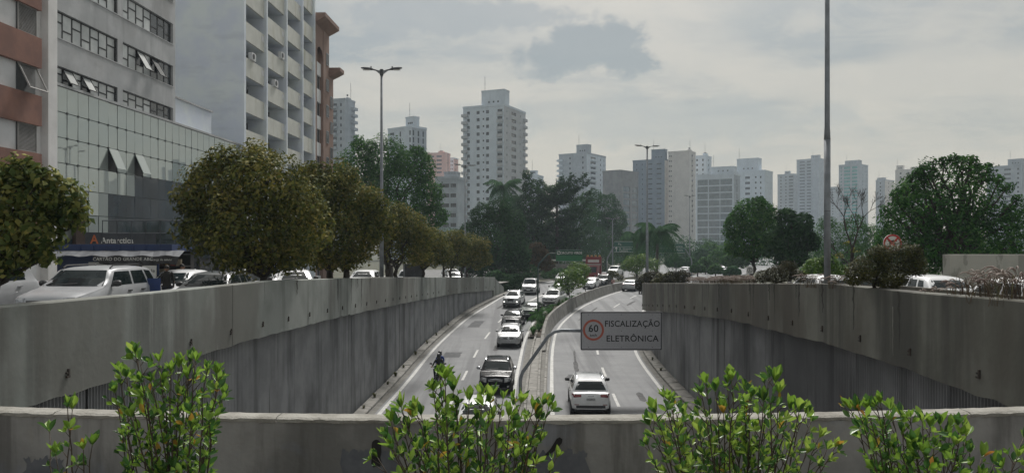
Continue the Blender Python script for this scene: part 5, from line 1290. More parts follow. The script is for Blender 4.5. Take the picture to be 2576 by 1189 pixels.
    if detail:
        for s in (1, -1):
            for xx in (bp + .25, rx + .35):
                mb = MB(); mb.obox((xx, s * (W / 2 - .005), zrb - .14 if zrb < zc + .1 else zc - .1), (.09, 0, 0), (0, .022, 0), (0, 0, .016)); mb.build('door_handle', mat if not clad else MT['trim'], c_)
    return c_

def on_road(px, d): return (X(px, d), d, z_road(d))
def head(d, f=x_lr): return math.atan2(-1, -(f(d + 3) - f(d - 3)) / 6)   # towards the camera
def away(d, f=x_rl): return math.atan2(1, (f(d + 3) - f(d - 3)) / 6)
def at(px, d, rear_d, fz): return (X(px, d), d, fz(d))

def traffic():
    A, S, Wt = MT, PAINT, PAINT['white']
    ch = MT['chrome']
    chev = lambda z: [(ch, [(-.44, z - .02), (0, z + .045), (0, z + .075), (-.44, z + .012)]), (ch, [(0, z + .045), (.44, z - .02), (.44, z + .012), (0, z + .075)])]
    def road(px, d, L, f=x_lr): # px of the front bumper d metres away -> centre
        h = head(d + L / 2, f); x = X(px, d) - math.cos(h) * L / 2; return (x, d + L / 2, z_road(d + L / 2)), h
    p, h = road(1246, 39.3, 4.1)
    car('minivan', 'black compact minivan with two chrome chevrons on its nose and silver roof rails', p, h, S['black'], 4.1, 1.77, 1.63, hf=1.0, zc=1.12, xc=1.10, xr1=.45, xr2=-1.45, zrb=1.1, rails=ch, plate='FWM4E26',
        front=dict(hl=(.56, .98, -.34, -.10), hl_slant=.10, grille=(.46, -.30, -.16), intake=(.8, -.74, -.60), plate=-.58, fogz=-.58, extra=chev(-.20) + chev(-.27)), detail=True, cat='minivan', mirror=ch)
    p, h = road(1279, 55.8, 4.5)
    car('station_wagon', 'silver hatchback with split chrome grille behind the black minivan', p, h, S['silver'], 4.5, 1.78, 1.47, hf=.86, zc=.98, plate='DZX8G41',
        front=dict(grille=None, hl=(.50, .98, -.26, -.10), intake=(.66, -.60, -.53), plate=-.42, fog=False, extra=[(A['trim'], [(-.46, -.24), (-.10, -.24), (-.10, -.14), (-.46, -.12)]), (A['trim'], [(.10, -.24), (.46, -.24), (.46, -.12), (.10, -.14)]), (ch, [(-.06, -.28), (.06, -.28), (.06, -.10), (-.06, -.10)])]), rails=MT['trim'], mirror=S['silver'])
    p, h = road(1284, 64.3, 4.2)
    car('sedan', 'black small sedan directly behind the silver hatchback', p, h, S['black'], 4.2, 1.70, 1.46, hf=.86, zc=.98, front=dict(grille=(.40, -.22, -.14), extra=[(ch, [(-.40, -.25), (.40, -.25), (.40, -.22), (-.40, -.22)])]))
    p, h = road(1284, 77.5, 4.3, x_ll)
    car('crossover', 'silver crossover with wide dark grille and lit fog lamps by the wall end', p, h, S['silver'], 4.3, 1.76, 1.60, hf=.98, zc=1.08, clad=True, rails=ch,
        front=dict(hl=(.58, .99, -.22, -.10), hl_slant=.09, grille=(.44, -.46, -.12), gtaper=.6, intake=(.6, -.70, -.62), plate=-.50, fogz=-.46, fogmat=MT['lit'], extra=[(ch, [(-.30, -.50), (.30, -.50), (.30, -.47), (-.30, -.47)])]))
    p, h = road(1329, 90, 4.2, x_ll)
    car('van', 'tall silver family van with dark bumper on the slip road', p, h, S['silver'], 4.2, 1.76, 1.84, hf=1.02, zc=1.18, xc=1.35, xr1=.75, xr2=-1.85, xb=-2.02, zrb=1.12, wr=.16, rails=MT['trim'], cat='van',
        front=dict(hl=(.60, .98, -.26, -.12), grille=(.40, -.28, -.18), intake=(.9, -.62, -.40), plate=-.50, fog=False), win3=True)
    p, h = road(1327, 69.8, 4.2)
    car('sedan', 'dark green sedan half hidden by the young palm', p, h, S['green'], 4.2, 1.70, 1.42, hf=.84, zc=.96, plate='', front=dict(grille=(.42, -.22, -.15), extra=[(ch, [(-.42, -.20), (.42, -.20), (.42, -.18), (-.42, -.18)])]))
    p, h = road(1381, 78, 4.3)
    car('pickup', 'white sport utility vehicle with dark grille right of the green sign post', p, h, S['white'], 4.3, 1.80, 1.68, hf=1.0, zc=1.10, front=dict(grille=(.50, -.36, -.22), intake=(.8, -.70, -.50)), clad=True, cat='car')
    p, h = road(1391, 87.5, 4.3)
    car('sedan', 'grey green sedan behind the white sport utility vehicle', p, h, S['teal'], 4.3, 1.72, 1.45, front=dict(), detail=False)
    p, h = road(1408, 112, 4.2, x_ll)
    car('hatchback', 'pale car farthest up the slip road, partly behind leaves', p, h, S['white'], 4.0, 1.70, 1.52, front=dict(), detail=False)
    p, h = road(1478, 99, 3.7)
    car('hatchback', 'white small hatchback behind the young median trees', p, h, S['white'], 3.65, 1.65, 1.48, front=dict(grille=(.3, -.3, -.24)), detail=False)
    p, h = road(1508, 103, 4.0)
    car('crossover', 'boxy black car with pale roof load behind the white small hatchback', p, h, S['black'], 4.1, 1.79, 1.66, xr2=-1.75, xb=-1.95, zrb=1.1, hf=.98, zc=1.1, wr=.2, front=dict(), roofmat=S['white'], detail=False, rails=ch)
    # right carriageway
    d = 34.4; L = 4.4; h = away(37)
    car('suv', 'white sport utility vehicle seen from behind, driving away below the speed sign', (X(1489, d) + .05, d + L / 2, z_road(37)), h, S['white'], L, 1.82, 1.65, hf=1.0, zc=1.1, xr2=-1.55, xb=-1.93, zrb=1.10, clad=True, rails=ch, plate='EKB4E23',
        rear=dict(tl=(.50, .985, -.22, -.07), plate=-.36, extra=[(A['tail'], [(-.86, -.55), (-.62, -.55), (-.62, -.52), (-.86, -.52)]), (A['tail'], [(.62, -.55), (.86, -.55), (.86, -.52), (.62, -.52)]), (S['white'], [(-.5, -.47), (.5, -.47), (.5, -.455), (-.5, -.455)]), (ch, [(-.16, -.16), (.16, -.16), (.16, -.13), (-.16, -.13)])]), cat='car')
    d = 95; L = 4.4; h = away(97, x_rl)
    car('sedan', 'silver sedan seen from behind at the bend before the wall corner', (X(1577, d) + 1.0, d + L / 2, z_road(97)), h, S['silver'], L, 1.72, 1.43, xr2=-1.25, xb=-1.75, zrb=1.0, rear=dict(tl=(.6, .985, -.2, -.03)), detail=False)
    car('hatchback', 'white car almost wholly hidden by the middle shrub', (X(1202, 31.0), 31.0, z_road(31)), head(33), S['white'], 4.0, 1.70, 1.48, front=dict(), detail=False)
    # the street on the left
    down = -PI / 2
    sl = lambda x, y: (x, y, z_left(y) + .02)
    car('suv', 'silver grey sport utility vehicle with black roof rails just behind the wall', sl(-11.45, 20.7), down - .03, S['palegrey'], 4.35, 1.82, 1.66, hf=1.02, zc=1.14, xc=1.05, xr1=.45, xr2=-1.55, zrb=1.14, rails=MT['trim'], clad=True, wr=.26, front=dict(hl=(.55, .98, -.26, -.08), grille=(.5, -.3, -.14)), cat='car')
    car('pickup', 'dark silver pickup cut by the frame edge', sl(-14.75, 20.0), down, S['palegrey'], 5.0, 1.85, 1.80, hf=1.1, zc=1.2, xr2=-1.7, xb=-2.1, zrb=1.2, wr=.2, front=dict(), rear=dict(), win3=False, cat='pickup')
    car('hatchback', 'white small car left of the black roofed one', sl(-12.9, 29.2), down, S['white'], 4.0, 1.70, 1.50, front=dict())
    car('hatchback', 'black roofed grey hatchback behind the wall, third from the frame edge', sl(-10.25, 26.0), down, S['grey'], 4.0, 1.72, 1.48, front=dict(), roofmat=S['black'])
    car('hatchback', 'white hatchback with dark screen just left of the biggest tree trunk', sl(-11.6, 33.8), down, S['white'], 4.0, 1.72, 1.56, front=dict(), roofmat=S['black'])
    car('hatchback', 'white car glimpsed between the trunks of the two big street trees', sl(-10.3, 35.8), down + .3, S['white'], 4.2, 1.72, 1.46, front=dict(), detail=False)
    car('hatchback', 'white car roof showing left of the street lamp foot', sl(-9.75, 50), down, S['white'], 4.1, 1.72, 1.46, front=dict(), detail=False)
    car('suv', 'white sport utility vehicle seen from behind near the metal box', sl(-9.0, 66.5), PI / 2, S['white'], 4.3, 1.8, 1.68, rear=dict(), detail=False, cat='car')
    car('pickup', 'white pickup passing the small street trees', sl(-7.4, 92), down + .35, S['white'], 4.9, 1.85, 1.78, front=dict(), detail=False, cat='pickup')
    car('hatchback', 'white small car in front of the passing pickup', sl(-6.4, 86), down, S['white'], 3.9, 1.70, 1.50, front=dict(), detail=False)
    # the street on the right
    sr = lambda x, y: (x, y, z_right(y) + .02)
    car('hatchback', 'white hatchback with wide dark rear window parked behind the grass', sr(14.75, 27.2), PI / 2 + .03, S['white'], 4.1, 1.75, 1.53, zrb=1.08, xr2=-1.35, xb=-1.85, rear=dict(tl=(.56, .985, -.22, -.02)), wr=.36)
    car('hatchback', 'pale silver car behind the arching purple grass', sr(11.75, 17.4), PI / 2, S['white'], 4.2, 1.75, 1.52, rear=dict())
    car('hatchback', 'white car behind the foot of the steel pole', sr(12.6, 31.0), PI / 2, S['white'], 4.1, 1.75, 1.52, rear=dict(), detail=False)
    car('hatchback', 'grey car between the steel pole and the olive shrub', sr(15.2, 33.5), PI / 2, S['grey'], 4.2, 1.75, 1.50, rear=dict(), detail=False)
    for px, d, m, lb in ((1826, 152, 'white', 'far white car right of the palm trunk'), (1790, 160, 'silver', 'far silver car left of the far white one'), (1726, 150, 'white', 'far white car beside the brick post')):
        car('hatchback', lb, (X(px, d), d, z_road(d)), away(d), S[m], 4.2, 1.75, 1.5, rear=dict(), detail=False)
    p = (X(1548, 142), 142, z_road(142)); car('van', 'far white van beyond the tow truck', p, head(142) , S['white'], 4.8, 1.9, 1.9, hf=1.1, zc=1.25, wr=.15, front=dict(), detail=False, cat='van')
traffic()

def tow_truck():
    d = 120; b = empty('tow_truck', (X(1497, d), d, z_road(d)), -PI / 2 - .35, 'red flatbed recovery truck with amber lights and a white arrow', 'truck')
    R = PAINT['red']; W_ = MT['white']
    m = MB(); m.box(-3.2, 3.0, -1.05, 1.05, .55, .85); m.build('chassis', MT['trim'], b)
    m = MB(); m.prism([(1.2, -1.1, .6), (3.1, -1.1, .6), (3.15, -1.1, 1.5), (2.7, -1.1, 2.5), (1.2, -1.1, 2.55)], (0, 2.2, 0)); m.build('cab', R, b)
    m = MB(); m.prism([(3.17, -.95, 1.5), (2.76, -.95, 2.35), (2.80, -.95, 2.37), (3.2, -.95, 1.52)], (0, 1.9, 0)); m.build('windshield', MT['carglass'], b)
    m = MB(); m.box(-3.4, 1.1, -1.2, 1.2, .9, 1.15); m.build('flatbed', R, b)
    m = MB(); m.box(.75, 1.1, -1.25, 1.25, 1.15, 3.9); m.build('headboard', R, b)
    m = MB(); m.box(1.1, 1.12, -.9, .9, 3.0, 3.45); m.build('sign_panel', W_, b)
    m = MB(); m.box(1.1, 1.125, -1.15, 1.15, 2.62, 2.76); m.build('stripe', W_, b)
    am = nmat('amber_lens', (.5, .28, .08), (.4, .2, .05), 4, rough=.3)
    for k in range(4):
        m = MB(); m.tube([(.9, -.95 + k * .63, 3.9), (.9, -.95 + k * .63, 4.15)], .17, 10); m.build('beacon', am, b)
    ty, rm = wheel_parts(.33)
    for x in (2.3, -1.6, -2.6):
        for s in (1, -1):
            w = empty('wheel'); w.parent = b; w.matrix_local = T(x, s * 1.0, .45) @ Matrix.Diagonal((1.35, s * 1.3, 1.35, 1)); link('tyre', ty, w); link('rim', rm, w, T(0, .02, 0))
    for s in (1, -1):
        m = MB(); m.box(3.1, 3.18, s * .65, s * .95, .85, 1.1); m.build('headlight', MT['lamp'], b)
tow_truck()

# ---------------------------------------------------------------- people and motorcycles
SKIN = nmat('skin', (.30, .17, .11), (.26, .145, .095), 6, rough=.6, coord='obj'); HAIR = nmat('hair', (.012, .009, .008), (.02, .015, .012), 8, rough=.7, coord='obj')
def cloth(nm, c1): return nmat(nm, c1, tuple(v * .7 for v in c1), 5, rough=.9, coord='obj')
def skin_body(name, verts, edges, rad, mat, parent, root=0):
    me = bpy.data.meshes.new(name); me.from_pydata(verts, edges, []); me.materials.append(mat); o = link(name, me, parent)
    sm = o.modifiers.new('skin', 'SKIN'); sm.use_smooth_shade = True
    for i, r in enumerate(rad): me.skin_vertices[0].data[i].radius = (r, r) if not hasattr(r, '__len__') else r
    me.skin_vertices[0].data[root].use_root = True
    s2 = o.modifiers.new('sub', 'SUBSURF'); s2.levels = 1; s2.render_levels = 2
    return o
def head_mesh(parent, loc, rz=0, helmet=None, tilt=0):
    b = MB(); rows = []
    for i in range(11):
        t = PI * i / 10; z = math.cos(t); r = math.sin(t)
        row = []
        for k in range(16):
            a = 2 * PI * k / 16; x = r * math.cos(a); y = r * math.sin(a)
            j = 1 - .25 * max(0, -z) - (.06 if z < -.3 else 0)
            xx = x * .098 * j + (.012 if x > .6 and -.3 < z < .1 and abs(y) < .35 else 0); row.append((xx, y * .076 * j, z * .118))
        rows.append(row)
    b.grid(rows, 0, True); M = T(*loc) @ RZ(rz) @ RY(tilt)
    h = b.build('head', SKIN, parent, M, smooth=True)
    n = MB(); n.prism([(.095, -.013, -.03), (.122, 0, -.03), (.095, .013, -.03)], (-.006, 0, .045)); n.build('nose', SKIN, h)
    for s in (1, -1):
        e = MB(); e.obox((-.005, s * .078, -.01), (.016, 0, 0), (0, .007, 0), (0, 0, .028)); e.build('ear', SKIN, h)
        e = MB(); e.obox((.090, s * .031, .012), (.006, 0, 0), (0, .012, 0), (0, 0, .006)); e.build('eye', HAIR, h)
    e = MB(); e.obox((.088, 0, -.062), (.006, 0, 0), (0, .022, 0), (0, 0, .004)); e.build('mouth', cloth('lips', (.22, .08, .07)), h)
    b = MB(); rows = []
    s = 1.12 if not helmet else 1.38
    for i in range(8):
        t = (PI * (.62 if helmet else .5)) * i / 7; z = math.cos(t); r = math.sin(t)
        rows.append([(r * math.cos(2 * PI * k / 16) * .098 * s - (.012 if not helmet else 0), r * math.sin(2 * PI * k / 16) * .082 * s, z * .118 * (1.1 if not helmet else 1.25) + .008) for k in range(16)])
    b.grid(rows, 0, True); hb = b.build('helmet' if helmet else 'hair', helmet or HAIR, h, smooth=True)
    if helmet:
        v = MB(); v.grid([[(.138 * math.cos(a), .116 * math.sin(a), z) for a in np.linspace(-1.0, 1.0, 9)] for z in (-.035, .05)]); v.build('visor', MT['carglass'], hb)
        v = MB(); v.grid([[(.140 * math.cos(a) * k_, .118 * math.sin(a) * k_, z) for a in np.linspace(-1.6, 1.6, 11)] for z, k_ in ((-.125, .85), (-.10, .98), (-.04, 1.0))]); v.build('chin_guard', helmet, hb, smooth=True)
    return h
def hand(parent, loc, d, mat=None):
    """palm and five fingers closing along d"""
    b = MB(); o = Vector(loc); d = Vector(d).normalized(); up = Vector((0, 0, 1)); s = d.cross(up).normalized(); u = s.cross(d)
    b.obox(o + d * .045, d * .045, s * .04, u * .014)
    for k in range(4):
        q = o + d * .09 + s * (-.03 + .02 * k); L = (.036, .042, .04, .032)[k]; b.tube([q, q + d * L * .7, q + d * L * .9 - u * L * .7, q - u * L * 1.1 + d * L * .2], [.009, .0085, .008, .007], 5)
    q = o + d * .03 + s * .042; b.tube([q, q + s * .02 + d * .025 - u * .01, q + s * .01 + d * .045 - u * .03], [.010, .009, .008], 5)
    return b.build('hand', mat or SKIN, parent, smooth=True)

def rider(label, parent_loc, rz, shirt, trousers, helmet, hips, lean, grip, sleeve=True):
    p = empty('person', parent_loc, rz, label, 'person')
    hx, hz = hips; sx = hx + lean; sz = hz + .48
    V = [(hx, 0, hz), (hx + lean * .35, 0, hz + .17), (hx + lean * .75, 0, hz + .34), (sx, 0, sz), (sx + .02, 0, sz + .09)]
    E = [(0, 1), (1, 2), (2, 3), (3, 4)]; R = [(.13, .16), (.125, .15), (.13, .17), (.10, .15), (.055, .055)]
    def add(a, pt, r): V.append(pt); R.append(r); E.append((a, len(V) - 1)); return len(V) - 1
    for s in (1, -1):
        a = add(3, (sx, s * .20, sz - .04), .062); e = add(a, (sx + (grip[0] - sx) * .42, s * (.30 if grip[1] > .2 else .22), (sz + grip[2]) / 2 - .08), .047); add(e, (grip[0] - .06, s * grip[1], grip[2]), .036)
        k = add(0, (hx + .10, s * .13, hz - .02), .088); n = add(k, (hx + .42, s * .20, hz - .02), .068); f = add(n, (hx + .30, s * .19, .42), .048); add(f, (hx + .44, s * .19, .36), .045)
    skin_body('body', V, E, R, shirt, p)
    for s in (1, -1):
        mb = MB(); mb.tube([(hx + .05, s * .12, hz - .03), (hx + .43, s * .20, hz + .0), (hx + .30, s * .19, .44)], [.115, .088, .066], 9); mb.build('trousers', trousers, p, smooth=True)
        mb = MB(); mb.obox((hx + .40, s * .19, .36), (.13, 0, 0), (0, .05, 0), (0, 0, .045)); mb.build('shoe', MT['trim'], p)
        hand(p, (grip[0] - .07, s * grip[1], grip[2]), (1, 0, -.1))
    head_mesh(p, (sx + .05, 0, sz + .24), 0, helmet)
    return p

def motorcycle(label, loc, rz, col):
    b = empty('motorcycle', loc, rz, label, 'motorcycle')
    for x, nm in ((.68, 'wheel'), (-.62, 'wheel')):
        w = empty('wheel'); w.parent = b; w.matrix_local = T(x, 0, .30)
        m = MB(); rows = []
        for k in range(20):
            a = 2 * PI * k / 20; rows.append([((.26 + .05 * math.cos(q)) * math.cos(a), .05 * math.sin(q), (.26 + .05 * math.cos(q)) * math.sin(a)) for q in np.linspace(0, 2 * PI, 8, endpoint=False)])
        rows.append(rows[0]); m.grid(rows, 0, True); m.build('tyre', MT['black'], w, smooth=True)
        m = MB(); m.tube([(0, -.05, 0), (0, .05, 0)], .05, 8)
        for k in range(6):
            a = PI * k / 3; m.tube([(0, 0, 0), (.22 * math.cos(a), 0, .22 * math.sin(a))], .012, 4)
        m.build('rim', MT['chrome'], w)
    m = MB()
    for s in (1, -1): m.tube([(.68, s * .09, .30), (.52, s * .09, .72), (.42, s * .09, .95)], .025, 6)
    m.build('fork', MT['chrome'], b)
    m = MB(); m.tube([(.40, -.36, 1.02), (.42, -.18, .99), (.44, 0, .97), (.42, .18, .99), (.40, .36, 1.02)], .016, 6); m.build('handlebar', MT['trim'], b)
    m = MB(); m.tube([(.40, 0, .80), (.28, 0, .88), (.05, 0, .86), (-.05, 0, .78)], [.07, .14, .13, .08], 10); m.build('fuel_tank', col, b, smooth=True)
    m = MB(); m.tube([(0, 0, .79), (-.25, 0, .78), (-.62, 0, .84), (-.72, 0, .86)], [.10, .12, .10, .05], 8); m.build('seat', MT['black'], b, smooth=True)
    m = MB(); m.box(-.1, .28, -.13, .13, .32, .62); m.tube([(.1, 0, .6), (.25, 0, .35)], .13, 8); m.build('engine', MT['steel_dark'], b)
    m = MB(); m.tube([(.2, -.16, .34), (-.2, -.18, .28), (-.7, -.18, .36)], [.03, .035, .05], 8); m.build('exhaust', MT['chrome'], b)
    m = MB(); m.tube([(.48, 0, .86), (.60, 0, .85)], [.11, .10], 12); m.build('headlamp_shell', col, b)
    m = MB(); m.tube([(.60, 0, .85), (.615, 0, .85)], .085, 12); m.build('headlight', MT['lit'], b)
    m = MB(); m.prism([(.40, -.06, .30 + .34), (.92, -.06, .58), (.90, -.06, .55), (.40, -.06, .60)], (0, .12, 0)); m.build('mudguard', col, b)
    for s in (1, -1):
        m = MB(); m.tube([(.40, s * .28, 1.0), (.38, s * .36, 1.16)], .008, 5); m.obox((.38, s * .40, 1.19), (.012, 0, 0), (0, .07, 0), (0, 0, .04)); m.build('mirror', MT['trim'], b)
    m = MB(); m.box(-.74, -.70, -.09, .09, .62, .76); m.build('license_plate', MT['plate'], b)
    return b

hb = nmat('helmet_black', (.012, .012, .014), (.02, .02, .022), 5, rough=.2, coord='obj', coat=.8)
d = 42.6; loc = (X(1104, d), d, z_road(d)); h = head(d)
motorcycle('motorcycle carrying two riders along the inner lane, headlamp lit', loc, h, PAINT['black'])
rider('person in black shirt and dark helmet steering the two-up motorcycle', loc, h, cloth('shirt_black', (.018, .018, .02)), cloth('denim_dark', (.03, .035, .05)), hb, (-.10, .86), .10, (.40, .34, 1.03))
rider('person in bright blue jacket and dark helmet riding pillion', (loc[0] + .02, loc[1], loc[2] + .06), h, cloth('jacket_blue', (.02, .06, .25)), cloth('denim_grey', (.05, .055, .07)), hb, (-.46, .90), .08, (-.10, .18, 1.05))
d = 92; loc = (X(1607, d) + .2, d, z_road(d)); h = away(d)
motorcycle('motorcycle half hidden by the wall corner', loc, h, PAINT['red'])
rider('person in dark clothes riding away beside the silver sedan', loc, h, cloth('shirt_grey', (.05, .05, .055)), cloth('denim', (.03, .04, .06)), hb, (-.10, .86), .10, (.40, .34, 1.03))

def pedestrian(label, loc, rz, shirt, trousers, Hh=1.7):
    p = empty('person', loc, rz, label, 'person'); k = Hh / 1.72
    V = [(0, 0, .94), (0, 0, 1.10), (.01, 0, 1.28), (0, 0, 1.43), (.01, 0, 1.52)]; E = [(0, 1), (1, 2), (2, 3), (3, 4)]; R = [(.13, .16), (.115, .14), (.13, .165), (.09, .14), (.052, .052)]
    def add(a, pt, r): V.append(pt); R.append(r); E.append((a, len(V) - 1)); return len(V) - 1
    for s in (1, -1):
        a = add(3, (0, s * .19, 1.40), .06); e = add(a, (-.03, s * .24, 1.12), .046); add(e, (.06, s * .25, .88), .034)
        kq = add(0, (0, s * .10, .86), .085); n = add(kq, (.03 + .05 * s, s * .11, .48), .062); f = add(n, (-.02 + .08 * s, s * .11, .10), .042); add(f, (.12 + .08 * s, s * .11, .05), .040)
    o = skin_body('body', V, E, R, shirt, p); 
    for s in (1, -1):
        mb = MB(); mb.tube([(0, s * .09, .98), (.03 + .05 * s, s * .11, .48), (-.02 + .08 * s, s * .11, .09)], [.125, .085, .07], 9); mb.build('trousers', trousers, p, smooth=True)
        mb = MB(); mb.tube([(-.03, s * .243, 1.13), (.06, s * .25, .88)], [.042, .034], 8); mb.build('forearm', SKIN, p, smooth=True)
        hand(p, (.06, s * .25, .87), (.2, 0, -1))
        mb = MB(); mb.obox((.08 + .08 * s, s * .11, .045), (.13, 0, 0), (0, .045, 0), (0, 0, .045)); mb.build('shoe', MT['trim'], p)
    head_mesh(p, (.03, 0, 1.61), 0); p.scale = (k, k, k); return p
d = 27.5; pedestrian('person in dark shirt walking past the stair rail behind the parked cars', (X(420, d), d, z_left(d) + .02), PI * .75, cloth('tee_dark', (.03, .028, .026)), cloth('trousers_dark', (.02, .022, .03)), 1.68)
d = 31; pedestrian('person with brown hair partly hidden by the white small car', (X(457, d), d, z_left(d) + .02), PI * .3, cloth('tee_brown', (.12, .07, .05)), cloth('trousers_blue', (.03, .04, .07)), 1.72)
# ================================================================ street furniture and signs
def street_lamp(label, px, d, ytop, zb, r=.10, arm=1.0, group='double headed street lamps', rz=0.0):
    h = Z(ytop, d) - zb; b = empty('street_lamp', (X(px, d), d, zb), rz, label, 'street lamp', group)
    m = MB(); m.tube([(0, 0, 0), (0, 0, h * .45), (0, 0, h * .452), (0, 0, h)], [r * 1.15, r, r * .82, r * .6], 12); m.build('pole', MT['steel'], b, smooth=True)
    m = MB(); m.tube([(0, 0, 0), (0, 0, .35)], r * 1.6, 12); m.build('base', MT['steel_dark'], b)
    m = MB(); m.tube([(0, 0, h - .25), (0, 0, h + .12)], r * .9, 10); m.build('cap', MT['steel_dark'], b)
    for s in (arm, -arm):
        m = MB(); m.prism([(s * .04, -.04, h - .22), (s * .45, -.04, h + .03), (s * .45, -.04, h + .08), (s * .04, -.04, h + .05)], (0, .08, 0)); m.build('bracket', MT['steel'], b)
        m = MB(); m.tube([(s * .3, 0, h + .05), (s * .75, 0, h + .13)], .045, 8); m.build('arm', MT['steel_dark'], b)
        m = MB(); rows = []
        for k, (x, w, t) in enumerate(((.60, .05, .04), (.78, .13, .07), (1.05, .17, .075), (1.35, .15, .06), (1.58, .08, .035))):
            z = h + .10 + (x - .6) * .10; rows.append([(s * x, -w, z), (s * x, -w * .7, z + t), (s * x, w * .7, z + t), (s * x, w, z), (s * x, w * .7, z - t * .5), (s * x, -w * .7, z - t * .5)])
        m.grid(rows, 0, True); m.poly(rows[0]); m.poly(rows[-1]); m.build('lamp_head', MT['steel_dark'], b)
        m = MB(); m.box(min(s * .9, s * 1.45), max(s * .9, s * 1.45), -.10, .10, h + .075, h + .10); m.build('lens', MT['white'], b, RY(-s * .10) if False else None)
        m = MB(); m.tube([(s * .82, 0, h + .18), (s * .82, 0, h + .30)], .035, 6); m.build('photocell', MT['trim'], b)
    return b
street_lamp('tall steel double headed lamp rising from the street trees', 960, 44.5, 180, z_left(44), .115, arm=.76)
street_lamp('steel double headed lamp in front of the slate tower', 1628, 92, 370, z_road(92), .15, rz=.2)
street_lamp('small distant double headed lamp in front of the white tower', 1170, 100, 418, z_left(100), .11, rz=.5)
street_lamp('distant lamp with pale double head before the dark mirrored offices', 1541, 150, 550, -6.1, .12, rz=.3)
street_lamp('faint distant double headed lamp before the mirrored offices', 1735, 170, 494, -6.2, .13, rz=.4)
# big plain pole on the right wall
d = 20.0; b = empty('steel_pole', (X(2081, d) , d, t_right(d) - .3), 0, 'tall plain grey steel pole standing behind the planted wall', 'pole')
m = MB(); m.tube([(0, 0, 0), (0, 0, 4.1)], .083, 20); m.build('lower_tube', MT['steel'], b, smooth=True)
m = MB(); m.tube([(0, 0, 4.1), (0, 0, 4.45), (0, 0, 11)], [.083, .067, .052], 20); m.build('upper_tube', MT['steel'], b, smooth=True)
m = MB(); m.tube([(0, 0, 2.2), (0, 0, 2.215)], .0845, 20); m.build('weld_ring', MT['steel_dark'], b)

def round_panel(mb, x0, x1, z0, z1, r, y0, y1, mi=0, n=6):
    pts = []
    for cx_, cz_, a0 in ((x1 - r, z1 - r, 0), (x0 + r, z1 - r, PI / 2), (x0 + r, z0 + r, PI), (x1 - r, z0 + r, 1.5 * PI)):
        for k in range(n + 1): a = a0 + PI / 2 * k / n; pts.append((cx_ + r * math.cos(a), y0, cz_ + r * math.sin(a)))
    mb.prism(pts, (0, y1 - y0, 0), mi)

def ring_mesh(R, r, y0, y1, n=40):
    m = MB(); rows = [[(a * math.cos(2 * PI * k / n), y, a * math.sin(2 * PI * k / n)) for k in range(n)] for a, y in ((r, y0), (R, y0), (R, y1), (r, y1), (r, y0))]
    m.grid(rows, 0, True); return m

def speed_sign():
    d = 38.2; bx = X(1309, d); zr = z_road(d) + .06
    b = empty('speed_sign', (bx, d, zr), 0, 'grey 60 km/h speed camera sign hung over the road from a bent steel post', 'sign')
    face = nmat('sign_face_grey', (.34, .34, .36), (.39, .39, .41), 14, rough=.45, spec=.4)
    x0, x1 = X(1460, d) - bx, X(1665, d) - bx; z0, z1 = Z(880, d) - zr, Z(783, d) - zr; cz = Z(831, d) - zr
    # post with a long inclined arm
    pts = [Vector((0, 0, 0)), Vector((0, 0, Z(960, d) - zr)), Vector((.03, 0, Z(948, d) - zr)), Vector((.12, 0, Z(935, d) - zr)), Vector((X(1385, d) - bx - .12, 0, Z(845, d) - zr)), Vector((X(1395, d) - bx, 0, Z(834, d) - zr)), Vector((X(1412, d) - bx, 0, cz + .01)), Vector((x0 + .1, 0, cz))]
    m = MB(); m.tube(pts, .088, 12); m.build('post', MT['steel'], b, smooth=True)
    m = MB(); m.box(-.25, .25, -.25, .25, -.05, .04)
    for s in (1, -1):
        for q in (1, -1): m.tube([(s * .18, q * .18, .04), (s * .18, q * .18, .1)], .03, 6)
    m.build('base_plate', MT['steel_dark'], b)
    m = MB(); round_panel(m, x0, x1, z0, z1, .07, -.06, -.02); pan = m.build('panel', face, b)
    m = MB(); t = .035
    ed = MB(); round_panel(ed, x0 + .02, x1 - .02, z0 + .02, z1 - .02, .06, -.064, -.061); ed.build('border', MT['ink'], pan)
    ed = MB(); round_panel(ed, x0 + .065, x1 - .065, z0 + .065, z1 - .065, .04, -.068, -.0645); ed.build('face', face, pan)
    m = MB(); m.box(x0, x1, -.02, .03, cz - .05, cz + .05); m.build('rail', MT['steel_dark'], b)
    rc = X(1492.5, d) - bx; rz_ = Z(829, d) - zr; R = 26.5 / FPX * d
    orange = nmat('sign_orange_red', (.42, .10, .06), (.36, .085, .05), 8, rough=.5)
    r_ = ring_mesh(R, R * .80, -.0735, -.069); r_.build('speed_ring', orange, pan, T(rc, 0, rz_))
    Mf = lambda x, z: T(x, -.069, z) @ RX(PI / 2)
    lettering('60', .50, MT['ink'], pan, Mf(rc, rz_ + .06), 'lettering', .002, .008)
    lettering('km/h', .17, MT['ink'], pan, Mf(rc, rz_ - .27), 'lettering', .002, .004)
    tx = (X(1519, d) + X(1661, d)) / 2 - bx
    lettering('FISCALIZAÇÃO', .43, MT['ink'], pan, Mf(tx, Z(814, d) - zr), 'lettering', .002, .006, sx=.92)
    lettering('ELETRÔNICA', .43, MT['ink'], pan, Mf(tx, Z(851, d) - zr), 'lettering', .002, .006, sx=1.0)
    for u in (.1, .5, .88):
        for v in (.08, .5, .92):
            m = MB(); xx, zz = x0 + (x1 - x0) * u, z0 + (z1 - z0) * v; m.tube([(xx, -.068, zz), (xx, -.076, zz)], .018, 6); m.build('bolt', MT['ink'], pan)
    return b
speed_sign()

